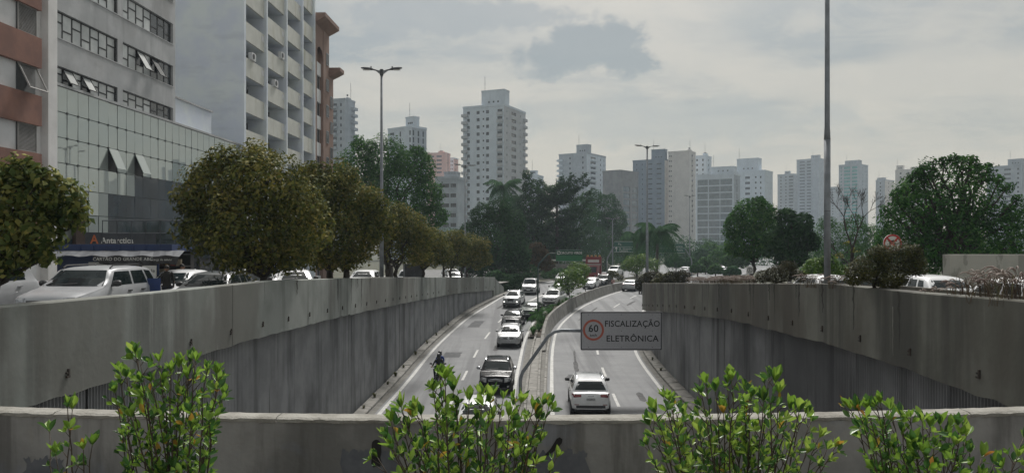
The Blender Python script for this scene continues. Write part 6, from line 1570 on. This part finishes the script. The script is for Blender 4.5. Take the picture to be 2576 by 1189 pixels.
def circuit_sign():
    d = 65.5; bx = X(1353, d); zr = z_road(d) + .2
    b = empty('direction_sign', (bx, d, zr), 0, 'green sign CIRCUITO VERDE on a bent post in the median', 'sign')
    gr = nmat('sign_green_dark', (.012, .065, .035), (.016, .08, .045), 4, rough=.5); g2 = nmat('sign_green', (.02, .13, .055), (.025, .15, .065), 4, rough=.5); gp = nmat('post_green', (.03, .06, .05), (.045, .08, .068), 3, rough=.6)
    zz = lambda py: Z(py, d) - zr; xx = lambda px: X(px, d) - bx
    m = MB(); m.tube([(0, 0, 0), (0, 0, zz(672)), (xx(1357), 0, zz(662)), (xx(1378), 0, zz(640)), (xx(1385), 0, zz(637)), (xx(1400), 0, zz(637))], .065, 10); m.build('post', gp, b, smooth=True)
    m = MB(); m.box(xx(1398), xx(1465), -.05, -.01, zz(656), zz(629)); pan = m.build('panel', g2, b)
    m = MB(); m.box(xx(1399), xx(1464), -.055, -.051, zz(642), zz(630)); m.build('dark_field', gr, pan)
    m = MB(); round_panel(m, xx(1401), xx(1409.5), zz(640), zz(631.5), .08, -.059, -.056); m.build('emblem_plate', MT['white'], pan)
    m = MB(); m.tube([(xx(1404), -.061, zz(635)), (xx(1404), -.063, zz(635))], .075, 10); m.box(xx(1403.7), xx(1404.4), -.063, -.060, zz(639.5), zz(636)); m.tube([(xx(1407.3), -.061, zz(636)), (xx(1407.3), -.063, zz(636))], .06, 10); m.box(xx(1407), xx(1407.6), -.063, -.060, zz(639.5), zz(637)); m.build('emblem', gr, pan)
    lettering('CIRCUITO VERDE', .27, MT['white'], pan, T((xx(1411) + xx(1462)) / 2, -.056, zz(636)) @ RX(PI / 2), 'lettering', .002, .006, sx=.86)
    for q in ((1398, 1465, 629, 628), (1398, 1465, 657, 656)):
        m = MB(); m.box(xx(q[0]), xx(q[1]), -.06, 0, zz(q[2]), zz(q[3])); m.build('rim', MT['steel'], pan)
circuit_sign()

def gantry(label, p0, p1, y0, y1, d, post, arrow=True, txt=()):
    zr = z_road(d); bx = X(post, d); b = empty('direction_sign', (bx, d, zr), 0, label, 'sign'); g = nmat('sign_green_far', (.014, .09, .06), (.018, .10, .07), 4, rough=.5)
    zz = lambda py: Z(py, d) - zr; xx = lambda px: X(px, d) - bx; s = 1 if p0 > post else -1; e = p0 if s > 0 else p1
    m = MB(); m.tube([(0, 0, 0), (0, 0, zz(y1 + 22)), (s * .1, 0, zz(y1 + 14)), (xx(e) * .75, 0, zz((y0 + y1) / 2 + 6)), (xx(e), 0, zz((y0 + y1) / 2)), (xx((p0 + p1) / 2), 0, zz((y0 + y1) / 2))], .11, 10); m.build('post', MT['steel'], b, smooth=True)
    m = MB(); m.box(xx(p0), xx(p1), -.18, -.12, zz(y1), zz(y0)); pan = m.build('panel', g, b)
    for q in ((y0 + .0, y0 + .8), (y1 - .8, y1), ((y0 + y1) / 2 - .3, (y0 + y1) / 2 + .3)):
        m = MB(); m.box(xx(p0), xx(p1), -.19, -.181, zz(q[1]), zz(q[0])); m.build('white_line', MT['white'], pan)
    if arrow:
        ax = xx(p0 + 5); az = zz(y0 * .27 + y1 * .73); m = MB(); m.box(ax - .06, ax + .06, -.19, -.182, az - .35, az + .2); m.poly([(ax - .25, -.186, az + .1), (ax + .25, -.186, az + .1), (ax, -.186, az + .45)]); m.build('arrow', MT['white'], pan, fix=False)
    for (t, f, g_) in txt: lettering(t, .5, MT['white'], pan, T(xx(p0) + (xx(p1) - xx(p0)) * f, -.183, zz(y0) + (zz(y1) - zz(y0)) * g_) @ RX(PI / 2), 'lettering', .003)
    return b
gantry('large green direction sign with upward arrow left of the street lamp', 1545, 1592, 607, 634, 132, 1527, True, (('Pq.', .3, .25), ('R. Grande', .6, .68), ('Centro', .5, .86)))
gantry('green direction sign half hidden behind the tall palm', 1658, 1722, 612, 636, 140, 1740, False, (('Centro', .75, .3), ('S. Paulo', .75, .7)))

def round_sign(label, px, py, rpx, d, zb, kind):
    zc_ = Z(py, d); b = empty('round_sign' if kind != 'E' else 'parking_sign', (X(px, d), d, zb), 0, label, 'sign'); R = rpx / FPX * d; h = zc_ - zb
    m = MB(); m.tube([(0, .03, 0), (0, .03, h + R)], .03, 8); m.build('post', MT['steel'], b)
    if kind == 'E':
        m = MB(); m.box(-R, R, -.02, 0, h - R * 1.05, h + R * 1.05); pan = m.build('panel', MT['white'], b); ring_mesh(R * .75, R * .6, -.03, -.022).build('ring', MT['ink'], pan, T(0, 0, h)); lettering('E', R * 1.2, MT['ink'], pan, T(0, -.022, h) @ RX(PI / 2))
        return
    m = MB(); m.tube([(0, 0, h), (0, -.02, h)], R, 32); pan = m.build('panel', MT['white'], b)
    ring_mesh(R, R * .80, -.032, -.021).build('ring', MT['red'], pan, T(0, 0, h))
    m = MB(); a = R * .60
    for s in (1, -1): m.obox((0, -.025 - .001 * s, h), (a, 0, s * a), (0, .002, 0), (-s * .022 * R / .3, 0, .022 * R / .3))
    m.build('cross_bar', MT['red'], pan)
    m = MB(); m.box(-R * .34, R * .34, -.0225, -.0205, h - R * .12, h + R * .22); m.box(-R * .46, R * .46, -.0225, -.0205, h + R * .22, h + R * .34); m.build('truck_symbol', MT['ink'], pan)
round_sign('round white sign with red ring and red cross above the olive shrub', 2244, 612, 23, 19.5, z_right(19.5), 'X')
round_sign('small square white parking sign with letter E by the dark shrub', 1886, 679, 8.5, 48, z_right(48), 'E')
round_sign('small round sign on a thin post left of the drooping median tree', 1432 + 110, 707, 4.5, 100, z_road(100), 'X')

# concrete block and guard rails
d = 33; b = empty('concrete_block_wall', (X(2392, d), d, z_right(d)), -.05, 'pale patched concrete wall end behind the white hatchback', 'wall')
pc = nmat('patched_concrete', (.36, .355, .31), (.42, .41, .36), .6, rough=.9, layers=[((.22, .22, .19), 1.2, (1, 1, .5), .5, .55, .7)])
m = MB(); m.prism([(0, 0, 0), (8, 0, 0), (8, 0, Z(640, d) - z_right(d)), (-.05, 0, Z(640, d) - z_right(d))], (0, .6, 0)); m.build('wall_face', pc, b)
pl = nmat('pale_patch', (.38, .375, .33), (.42, .41, .36), 2, rough=.9); hz = Z(640, d) - z_right(d)
m = MB(); m.poly([(.15, -.005, 0), (1.15, -.005, 0), (1.12, -.005, hz * .42), (.95, -.005, hz * .5), (.95, -.005, hz * .66), (.7, -.005, hz * .68), (.55, -.005, hz * .62), (.3, -.005, hz * .6), (.15, -.005, hz * .5)]); m.build('repainted_patch', pl, b, fix=False)
m = MB(); m.poly([(2.2, -.005, 0), (2.85, -.005, 0), (2.85, -.005, hz - .02), (2.2, -.005, hz - .05)]); m.build('repainted_patch', pl, b, fix=False)
d = 128; zb = -6.0; b = empty('guard_wall', (X(1385, d), d, zb), 0, 'low concrete wall with pale guard rail beyond the slip road', 'wall')
m = MB(); m.box(0, X(1475, d) - X(1385, d), 0, .3, 0, Z(664, d) - zb); m.build('wall_face', MT['barrier'], b)
m = MB(); m.box(0, X(1475, d) - X(1385, d), -.05, .05, Z(656, d) - zb, Z(652, d) - zb); m.build('rail', MT['white'], b)
for k in range(6):
    m = MB(); x = k * 1.15 + .2; m.box(x, x + .1, 0, .1, Z(664, d) - zb, Z(656, d) - zb); m.build('rail_post', MT['steel'], b)
# brick post and metal box
d = 100; b = empty('brick_post', (X(1648, d), d, z_road(d)), .2, 'dark red brick plinth under the tall palm', 'plinth'); m = MB(); m.box(-.6, 1.4, 0, .8, 0, 1.5); m.build('plinth_body', W_terra, b); m = MB(); m.box(-.65, 1.45, -.05, .85, 1.5, 1.6); m.build('plinth_cap', MT['kerb'], b)
d = 60; x = x_lwall(d) - 1.3; b = empty('utility_box', (x, d, z_left(d)), .3, 'dark grey metal utility box under the street trees', 'cabinet')
dm = nmat('box_grey', (.045, .048, .055), (.065, .068, .075), 3, rough=.6)
m = MB(); m.box(-.75, .75, -.4, .4, 0, 2.05); m.build('cabinet_body', dm, b)
m = MB(); m.box(-.6, .6, -.43, -.40, .3, 1.9); dr = m.build('door', dm, b); m = MB(); m.tube([(.0, -.43, 1.5), (.0, -.45, 1.5)], .05, 8); m.build('lock', MT['chrome'], dr)
for s in (1, -1):
    m = MB(); m.box(s * .78 - .03, s * .78 + .03, -.46, -.4, 0, 2.05); m.build('frame_post', MT['steel'], b)

# ---------------------------------------------------------------- kiosk, bar sign, railings on the left pavement
def kiosk():
    d = 30.0; x = X(265, d); zb = z_left(d) + .1
    b = empty('newsstand', (x, d, zb), FA - PI / 2 + .10, 'dark blue newsstand with grey awning behind the silver grey car', 'kiosk')
    bl = nmat('kiosk_blue', (.012, .03, .10), (.018, .042, .13), 1.5, rough=.55, layers=[((.03, .04, .06), 2, (1, 1, .3), .55, .7, .5)])
    gy = nmat('awning_grey', (.05, .056, .066), (.08, .087, .10), 2.5, rough=.7)
    k = d / FPX; w0, w1 = -1.85, 2.6
    hT = Z(612, d) - zb; hE = Z(632, d) - zb
    # body: three walls, open front bay
    m = MB(); m.box(w0, .35, 0, 2.4, 0, hE); m.build('shutter_wall', bl, b)
    for q in range(14):
        m = MB(); m.box(w0 + .05, .30, -.02, .0, .1 + q * .16, .1 + q * .16 + .13); m.build('slat', bl, b)
    m = MB(); m.box(w0, w1, 2.0, 2.4, 0, hE); m.build('back_wall', MT['ink'], b)
    m = MB(); m.box(w0 - .3, w1 + .1, -.3, 2.6, hE, hE + .28); m.build('fascia', bl, b)
    for q in range(9):
        m = MB(); xx = w0 + .5 + q * .5; m.box(xx, xx + .05, -.34, -.30, hE, hE + .28); m.build('fascia_rib', bl, b)
    # awning sheet with lettered valance
    m = MB(); m.grid([[(xx, -.35, hE + .04 + .01 * math.sin(xx * 9)) for xx in np.linspace(w0 - .4, w1 + .6, 24)], [(xx, -1.5, hE - .16 + .03 * math.sin(xx * 7)) for xx in np.linspace(w0 - .4, w1 + .8, 24)]]); m.build('awning', gy, b, fix=False)
    m = MB(); m.grid([[(xx, -1.5, hE - .16 + .03 * math.sin(xx * 7)) for xx in np.linspace(.2, w1 + .8, 20)], [(xx, -1.5 + .05 * math.sin(xx * 11), hE - .48 + .04 * math.sin(xx * 5)) for xx in np.linspace(.5, w1 + .7, 20)]]); v = m.build('valance', MT['trim'], b, fix=False)
    lettering('CARTÃO DO GRANDE ABC', .17, MT['white'], v, T(1.35, -1.56, hE - .28) @ RX(PI / 2)); lettering('recarga de celular', .12, MT['white'], v, T(2.75, -1.56, hE - .30) @ RX(PI / 2), sx=.9)
    for xx in (1.0, w1 - .05):
        m = MB(); m.box(xx, xx + .07, -1.45, -1.38, 0, hE - .2); m.build('awning_post', bl, b)
    # shelves with goods
    cols = [(.30, .22, .12), (.35, .30, .22), (.10, .06, .05), (.30, .08, .06), (.25, .25, .25)]
    gm = [nmat('goods_%d' % i, c1, tuple(v_ * .7 for v_ in c1), 9, rough=.8) for i, c1 in enumerate(cols)]
    for r in range(4):
        m = MB(); m.box(.4, w1, 1.2, 2.0, .5 + r * .5, .54 + r * .5); m.build('shelf', MT['trim'], b)
        for q in range(9):
            m = MB(); xx = .45 + q * .23; m.box(xx, xx + .18, 1.22, 1.4, .54 + r * .5, .54 + r * .5 + random.uniform(.2, .38)); m.build('goods', gm[(q * 3 + r) % 5], b)
    m = MB(); m.box(2.0, 2.6, -1.62, -1.6, hE - .95, hE - .52); s = m.build('hanging_sign', MT['white'], b); lettering('casele', .2, MT['ink'], s, T(2.3, -1.622, hE - .72) @ RX(PI / 2))
    m = MB(); m.box(-.35, .45, -.62, -.60, .9, 1.75); s = m.build('price_board', MT['white'], b); m = MB(); m.box(-.3, .4, -.63, -.622, 1.05, 1.3); m.build('red_stripe', MT['red'], s)
    # roof railing
    for hh in (.45, .95):
        m = MB(); m.tube([(-.2, .2, hE + .28 + hh), (w1 + .2, .2, hE + .28 + hh)], .02, 5); m.build('rail', MT['steel_dark'], b)
    for q in range(6):
        m = MB(); xx = -.2 + q * .56; m.tube([(xx, .2, hE + .28), (xx, .2, hE + 1.23)], .018, 5); m.build('rail_post', MT['steel_dark'], b)
kiosk()
# bar sign and low storefronts along the podium
d = 37.5; xs_ = fx(d) + .35; b = empty('bar_sign', (xs_, d, 0), FA - .45, 'dark bar fascia with orange letter A and white lettering above the newsstand', 'sign')
m = MB(); m.box(-.6, 3.6, -.1, .2, -.75, .55); m.build('fascia', nmat('fascia_dark', (.022, .026, .034), (.035, .04, .05), 2, rough=.5), b)
lettering('A', .6, nmat('orange', (.45, .12, .03), (.4, .1, .03), 4, rough=.5), b, T(.1, -.12, .18) @ RX(PI / 2), bold=.012); lettering('Antarctica', .40, MT['white'], b, T(1.35, -.12, .14) @ RX(PI / 2), bold=.01)
m = MB(); m.box(-1.0, -.55, -.4, .1, -.6, 1.7); m.build('chimney_box', nmat('brown_metal', (.05, .03, .025), (.07, .045, .035), 3, rough=.7), b)
d = 43.0; b = empty('blue_poster', (X(627, 52), 52, z_left(52) + .2), FA - PI / 2, 'blue and teal poster panel seen through the big tree', 'poster')
m = MB(); m.box(-.75, .75, -.03, .03, .4, 2.4); pn = m.build('panel', MT['blue'], b); m = MB(); m.box(-.75, .75, -.036, -.031, .4, 1.0); m.build('teal_field', nmat('teal_print', (.05, .25, .30), (.04, .2, .25), 2, rough=.6), pn)
lettering('A saúde que do', .17, MT['white'], pn, T(0, -.034, 1.55) @ RX(PI / 2)); lettering('Brasil cuida, pra', .15, MT['white'], pn, T(0, -.034, 1.3) @ RX(PI / 2))
d = 34; b = empty('stair_rail', (X(440, d), d, z_left(d)), 0, 'white sloping stair handrail behind the pedestrians', 'railing')
m = MB(); m.tube([(-.6, 0, 1.3), (1.1, -.3, .35)], .04, 8); m.build('handrail', MT['white'], b)
for k in range(4):
    t = k / 3; m = MB(); m.tube([(-.6 + 1.7 * t, -.3 * t, 0), (-.6 + 1.7 * t, -.3 * t, 1.3 - .95 * t)], .02, 5); m.build('baluster', MT['steel'], b)
d = 40; b = empty('ramp_rail', (X(525, d), d, z_left(d)), 0, 'thick pale sloping handrail of the ramp left of the big tree', 'railing')
m = MB(); m.tube([(-.75, 0, 1.45), (.7, 0, .75)], .06, 8); m.build('handrail', MT['white'], b)
for k in range(4):
    t = k / 3; m = MB(); m.tube([(-.75 + 1.45 * t, 0, 0), (-.75 + 1.45 * t, 0, 1.45 - .7 * t)], .025, 5); m.build('baluster', MT['steel'], b)
for hh in (.9, .6): 
    m = MB(); m.tube([(.9, .3, hh + .6), (2.2, .3, hh + .6)], .025, 6); m.build('upper_rail', MT['steel'], b)
d = 22.2; b = empty('blue_sign_board', (X(393, d), d - .2, z_left(d)), .35, 'blue curled banner board beside the silver grey car', 'banner')
m = MB(); m.grid([[(.22 * math.sin(a), -.12 * math.cos(a) * .4, z) for a in np.linspace(-1.2, 1.2, 9)] for z in (.9, 1.35)]); m.build('banner_sheet', MT['blue'], b, fix=False); m = MB(); m.tube([(0, 0, 0), (0, 0, 1.2)], .02, 6); m.build('banner_post', MT['steel'], b)

# ================================================================ shrubs in the planting bed, close to the camera
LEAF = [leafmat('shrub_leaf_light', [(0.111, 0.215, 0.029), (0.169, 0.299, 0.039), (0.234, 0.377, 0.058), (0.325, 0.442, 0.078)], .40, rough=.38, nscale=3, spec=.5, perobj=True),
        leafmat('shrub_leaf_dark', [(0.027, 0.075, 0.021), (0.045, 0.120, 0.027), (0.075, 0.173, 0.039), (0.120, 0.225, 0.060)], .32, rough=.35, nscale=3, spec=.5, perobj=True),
        leafmat('shrub_leaf_yellow', [(.35, .28, .04), (.45, .30, .05), (.42, .2, .04), (.5, .34, .06)], .35, rough=.45, nscale=3, spec=.4, perobj=True)]
TWIG = nmat('twig', (.045, .035, .025), (.085, .065, .045), 30, rough=.85)
def leaf_meshes():
    out = []
    for mi, m in enumerate(LEAF):
        row = []
        for v in range(3):
            mb = MB(); n = 6; rows = []; wmax = (.50, .56, .44)[v]; cl = (.10, -.04, .22)[v]
            for k in range(n + 1):
                s = k / n; w = wmax * .5 * (math.sin(PI * min(1, .06 + s * .97)) ** .75) * (1.0 if s > .0 else .3) * (.55 + .75 * s if s < .6 else 1.0) if k < n else .004
                z = cl * s * s; rows.append([(s, -w, z + w * .42), (s, -w * .5, z + w * .14), (s, 0, z - .012), (s, w * .5, z + w * .14), (s, w, z + w * .42)])
            mb.grid(rows); mb.tube([(-.12, 0, -.02), (0, 0, -.012)], .012, 3); row.append(mb.mesh('leaf', m, True, fix=False))
        out.append(row)
    return out
LF = leaf_meshes()

def shrub(label, px0, px1, d, stems, seed, hi=None, dens=1.4):
    """stems: list of tip points (px, py); each stem climbs from the bed below the frame"""
    rs = random.Random(seed); bx = X((px0 + px1) / 2, d); zb = -2.02
    b = empty('leafy_shrub', (bx, d, zb), 0, label, 'shrub', 'leafy shrubs in the planting bed'); mb = MB(); items = []
    for (px, py) in stems:
        dd = d + rs.uniform(-.35, .45); tip = P(px, py, dd) - Vector((bx, d, zb))
        rx = (px - (px0 + px1) / 2) / max(1, (px1 - px0) / 2)
        root = Vector((tip.x * .42 + rs.uniform(-.06, .06), rs.uniform(-.12, .12), 0))
        pts = []
        n = 9
        for k in range(n + 1):
            s = k / n; p = root.lerp(tip, s) + Vector((tip.x - root.x, 0, 0)) * (s * s - s) * .35 + Vector((rs.gauss(0, .006), rs.gauss(0, .006), 0)); pts.append(p)
        pts[-1] = tip
        mb.tube(pts, [.0075 - .005 * k / n for k in range(n + 1)], 5)
        L = tip.z
        # rosettes: at the tip, then down the stem with short side shoots
        s = 1.0
        first = True
        while True:
            i = min(int(s * n), n - 1); p = pts[i].lerp(pts[i + 1], s * n - i); up = (pts[i + 1] - pts[i]).normalized()
            if p.z < .45: break
            if first: o, ax = p, up; cnt = rs.choice((5, 6, 7)); sz = rs.uniform(.060, .094)
            else:
                az = rs.uniform(0, 2 * PI); ax = (up * .75 + Vector((math.cos(az), math.sin(az), .15)) * .7).normalized(); ln = rs.uniform(.012, .085); o = p + ax * ln; mb.tube([p, o], [.0032, .002], 4, cap=False); cnt = rs.choice((2, 3, 4, 4, 5)); sz = rs.uniform(.034, .072)
            a0 = rs.uniform(0, 6.28); ref = Vector((1, 0, 0)) if abs(ax.x) < .8 else Vector((0, 1, 0)); e1 = (ref - ax * ref.dot(ax)).normalized(); e2 = ax.cross(e1)
            for q in range(cnt):
                a = a0 + q * 2.4; op = rs.uniform(.25, .75) if first else rs.uniform(.35, 1.0); rd = e1 * math.cos(a) + e2 * math.sin(a)
                dr = (ax * math.cos(op) + rd * math.sin(op)).normalized(); nz = (ax * math.sin(op) - rd * math.cos(op)).normalized(); sd = nz.cross(dr)
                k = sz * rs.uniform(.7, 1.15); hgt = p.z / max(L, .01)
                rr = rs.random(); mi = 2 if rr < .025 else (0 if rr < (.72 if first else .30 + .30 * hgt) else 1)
                M = Matrix((( dr.x * k, sd.x * k, nz.x * k, o.x + dr.x * k * .1), (dr.y * k, sd.y * k, nz.y * k, o.y + dr.y * k * .1), (dr.z * k, sd.z * k, nz.z * k, o.z + dr.z * k * .1), (0, 0, 0, 1)))
                items.append((o.z + k * 2, mi, rs.randrange(3), M))
            first = False
            s -= rs.uniform(.045, .085) / max(L, .2) / dens
            if s <= 0: break
    mb.build('stems', TWIG, b, smooth=True, fix=False)
    items.sort(key=lambda t: -t[0])
    for (_, mi, v, M) in items[:300]: link('leaf', LF[mi][v], b, M)
    if len(items) > 300:
        for mi in range(3):
            fm = MB()
            for (_, m_, v, M) in items[300:]:
                if m_ != mi: continue
                me = LF[mi][v]; i0 = len(fm.v); fm.v += [tuple(M @ vt.co) for vt in me.vertices]
                for pl_ in me.polygons: fm.f.append(tuple(i0 + q for q in pl_.vertices)); fm.m.append(0)
            if fm.v:
                o = fm.build('lower_leaves', LEAF[mi], b, smooth=True, fix=False); o['kind'] = 'stuff'
    return b

def spread(pts, n, seed, jx=14, jy=16):
    rs = random.Random(seed); return [(px + rs.uniform(-jx, jx), py + rs.uniform(-jy, jy)) for px, py in pts for _ in range(n)]
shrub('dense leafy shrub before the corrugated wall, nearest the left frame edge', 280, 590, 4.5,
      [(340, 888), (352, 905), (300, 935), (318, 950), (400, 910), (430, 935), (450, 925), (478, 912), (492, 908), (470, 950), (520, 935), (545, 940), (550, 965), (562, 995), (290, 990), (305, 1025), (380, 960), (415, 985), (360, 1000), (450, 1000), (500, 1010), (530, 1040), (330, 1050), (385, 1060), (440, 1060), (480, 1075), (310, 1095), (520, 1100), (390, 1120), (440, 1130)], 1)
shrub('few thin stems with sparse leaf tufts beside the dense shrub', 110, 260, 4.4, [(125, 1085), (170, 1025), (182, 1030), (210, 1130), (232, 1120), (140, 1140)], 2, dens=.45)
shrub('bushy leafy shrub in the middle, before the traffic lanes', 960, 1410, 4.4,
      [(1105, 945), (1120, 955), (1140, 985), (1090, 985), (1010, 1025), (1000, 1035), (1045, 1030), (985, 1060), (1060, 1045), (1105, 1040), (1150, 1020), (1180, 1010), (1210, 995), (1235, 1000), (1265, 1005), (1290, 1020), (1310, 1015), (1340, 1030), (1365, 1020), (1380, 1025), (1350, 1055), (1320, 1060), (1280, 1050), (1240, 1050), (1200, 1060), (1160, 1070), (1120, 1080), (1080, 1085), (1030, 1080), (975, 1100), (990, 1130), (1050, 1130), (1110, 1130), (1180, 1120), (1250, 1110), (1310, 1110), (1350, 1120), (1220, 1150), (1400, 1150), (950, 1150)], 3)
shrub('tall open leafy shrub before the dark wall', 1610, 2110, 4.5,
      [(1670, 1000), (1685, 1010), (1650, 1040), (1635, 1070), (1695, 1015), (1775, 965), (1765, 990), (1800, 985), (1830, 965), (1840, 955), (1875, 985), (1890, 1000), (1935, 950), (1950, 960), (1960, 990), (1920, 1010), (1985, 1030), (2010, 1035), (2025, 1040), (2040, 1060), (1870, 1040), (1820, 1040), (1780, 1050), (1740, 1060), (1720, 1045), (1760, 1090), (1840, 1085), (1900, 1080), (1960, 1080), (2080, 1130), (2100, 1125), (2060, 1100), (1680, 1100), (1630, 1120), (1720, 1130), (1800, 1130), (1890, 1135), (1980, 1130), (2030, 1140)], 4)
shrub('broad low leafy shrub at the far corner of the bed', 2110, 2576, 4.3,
      [(2140, 1030), (2160, 1035), (2185, 1030), (2205, 1020), (2215, 1015), (2240, 1030), (2265, 1045), (2290, 1050), (2180, 1080), (2220, 1080), (2270, 1090), (2320, 1060), (2340, 1075), (2365, 1070), (2390, 1075), (2410, 1070), (2430, 1100), (2400, 1120), (2350, 1120), (2300, 1120), (2250, 1130), (2200, 1130), (2330, 1150), (2380, 1160), (2440, 1140), (2470, 1150), (2290, 1165), (2575, 1100), (2560, 1150), (2500, 1165)], 5)

# ================================================================ haze: one closed box of thin pale air round everything
m = MB(); m.box(-950, 950, -60, 900, -12, 78); hz_ = m.build('haze', []); hz_['kind'] = 'stuff'; hz_['label'] = 'thin pale haze over the whole city'; hz_['category'] = 'haze'
hm_ = bpy.data.materials.new('haze_air'); hm_.use_nodes = True; nt = hm_.node_tree; nt.nodes.clear()
o_ = nt.nodes.new('ShaderNodeOutputMaterial'); pv = nt.nodes.new('ShaderNodeVolumePrincipled'); pv.inputs['Color'].default_value = (.74, .85, .96, 1); pv.inputs['Density'].default_value = 0.0003; pv.inputs['Anisotropy'].default_value = 0.2
nt.links.new(pv.outputs[0], o_.inputs['Volume']); hz_.data.materials.append(hm_); hm_.cycles.homogeneous_volume = True if hasattr(hm_, 'cycles') and hasattr(hm_.cycles, 'homogeneous_volume') else True

# ---------------------------------------------------------------- cracks, joints and run-off marks on the bands (thin painted-on dirt and filler)
def wall_marks(w, fx, s, ft, fb, items):
    for kind, y, z0, z1, wd in items:
        x = fx(y) + s * .30 + s * .004; t, b = ft(y), fb(y); mb = MB(); n = 10; L_, R_ = [], []
        for k in range(n + 1):
            q = z0 + (z1 - z0) * k / n; z = t + (b - t) * q; ww = wd * (1 - .75 * k / n) * random.uniform(.6, 1.2); o = random.gauss(0, wd * .18)
            L_.append((x, y - ww / 2 + o, z)); R_.append((x, y + ww / 2 + o, z))
        mb.grid([L_, R_]); mb.build(kind, MT['grime'] if kind == 'grime_run' else MT['pale_run'] if kind == 'lime_run' else MT['ink'], w, fix=False)
MT['grime'] = nmat('grime', (.045, .043, .037), (.062, .06, .05), 3, rough=.95); MT['pale_run'] = nmat('lime_run', (.26, .25, .22), (.2, .195, .17), 5, rough=.95)
random.seed(21)
IT = [('crack', 22.4, .0, .42, .03), ('crack', 40, .0, .3, .03)]
for k in range(26): IT.append(('grime_run', random.uniform(24, 80), 0.01, random.uniform(.25, .9), random.uniform(.05, .22)))
for k in range(10): IT.append(('lime_run', random.uniform(28, 84), random.uniform(.05, .5), random.uniform(.6, .98), random.uniform(.03, .07)))
wall_marks(WL, x_lwall, 1, t_left, b_left, IT)
IT = [('crack', 20.1, .08, .55, .03), ('crack', 43, .0, .9, .04)]
for k in range(30): IT.append(('grime_run', random.uniform(13, 66), 0.01, random.uniform(.25, .95), random.uniform(.05, .28)))
for k in range(8): IT.append(('lime_run', random.uniform(14, 60), random.uniform(.05, .4), random.uniform(.5, .9), random.uniform(.02, .05)))
wall_marks(WR, x_rwall, -1, t_right, b_right, IT)

# ---------------------------------------------------------------- repairs, cracks and oil marks on the carriageways
random.seed(33)
ROAD = bpy.data.objects['road']
tar = nmat('tar_patch', (.085, .087, .09), (.11, .112, .115), 4, rough=.92, spec=.2); oil = nmat('oil_mark', (.085, .085, .086), (.115, .115, .115), 3, rough=.9, spec=.1)
def road_patch(f, o, y, w, l, mat, name, n=8):
    mb = MB(); A_, B_ = [], []
    for k in range(n + 1):
        yy = y + l * k / n; e = (.25 if k in (0, n) else 1) if name == 'oil_mark' else 1
        A_.append((f(yy) + o - w / 2 * e + random.gauss(0, w * .04), yy, z_road(yy) + .004)); B_.append((f(yy) + o + w / 2 * e + random.gauss(0, w * .04), yy, z_road(yy) + .004))
    mb.grid([A_, B_]); mb.build(name, mat, ROAD, fix=False)
for f, o, y, w, l in ((x_rl, 1.5, 43, 1.1, 2.6), (x_rl, 4.4, 58, .9, 4.0), (x_ll, 1.6, 52, 1.2, 2.2), (x_ll, 4.6, 47, .8, 3.0), (x_ll, 1.4, 66, 1.0, 3.5), (x_rl, 1.7, 70, 1.0, 3)):
    road_patch(f, o, y, w, l, tar, 'repair_patch')
for k in range(14):
    f = random.choice((x_rl, x_ll)); road_patch(f, random.choice((1.55, 4.5)) + random.gauss(0, .12), random.uniform(34, 80), random.uniform(.12, .4), random.uniform(1.5, 6), oil, 'oil_mark')
for k in range(9):
    f = random.choice((x_rl, x_ll)); y = random.uniform(35, 75); mb = MB(); o = random.uniform(.4, 3); A_, B_ = [], []
    L_ = random.uniform(1.5, 3.2)
    for q in range(9):
        x = f(y) + o + L_ * q / 8; yy = y + random.gauss(0, .07); A_.append((x, yy, z_road(yy) + .005)); B_.append((x, yy + .035, z_road(yy) + .005))
    mb.grid([A_, B_]); mb.build('crack', MT['ink'], ROAD, fix=False)
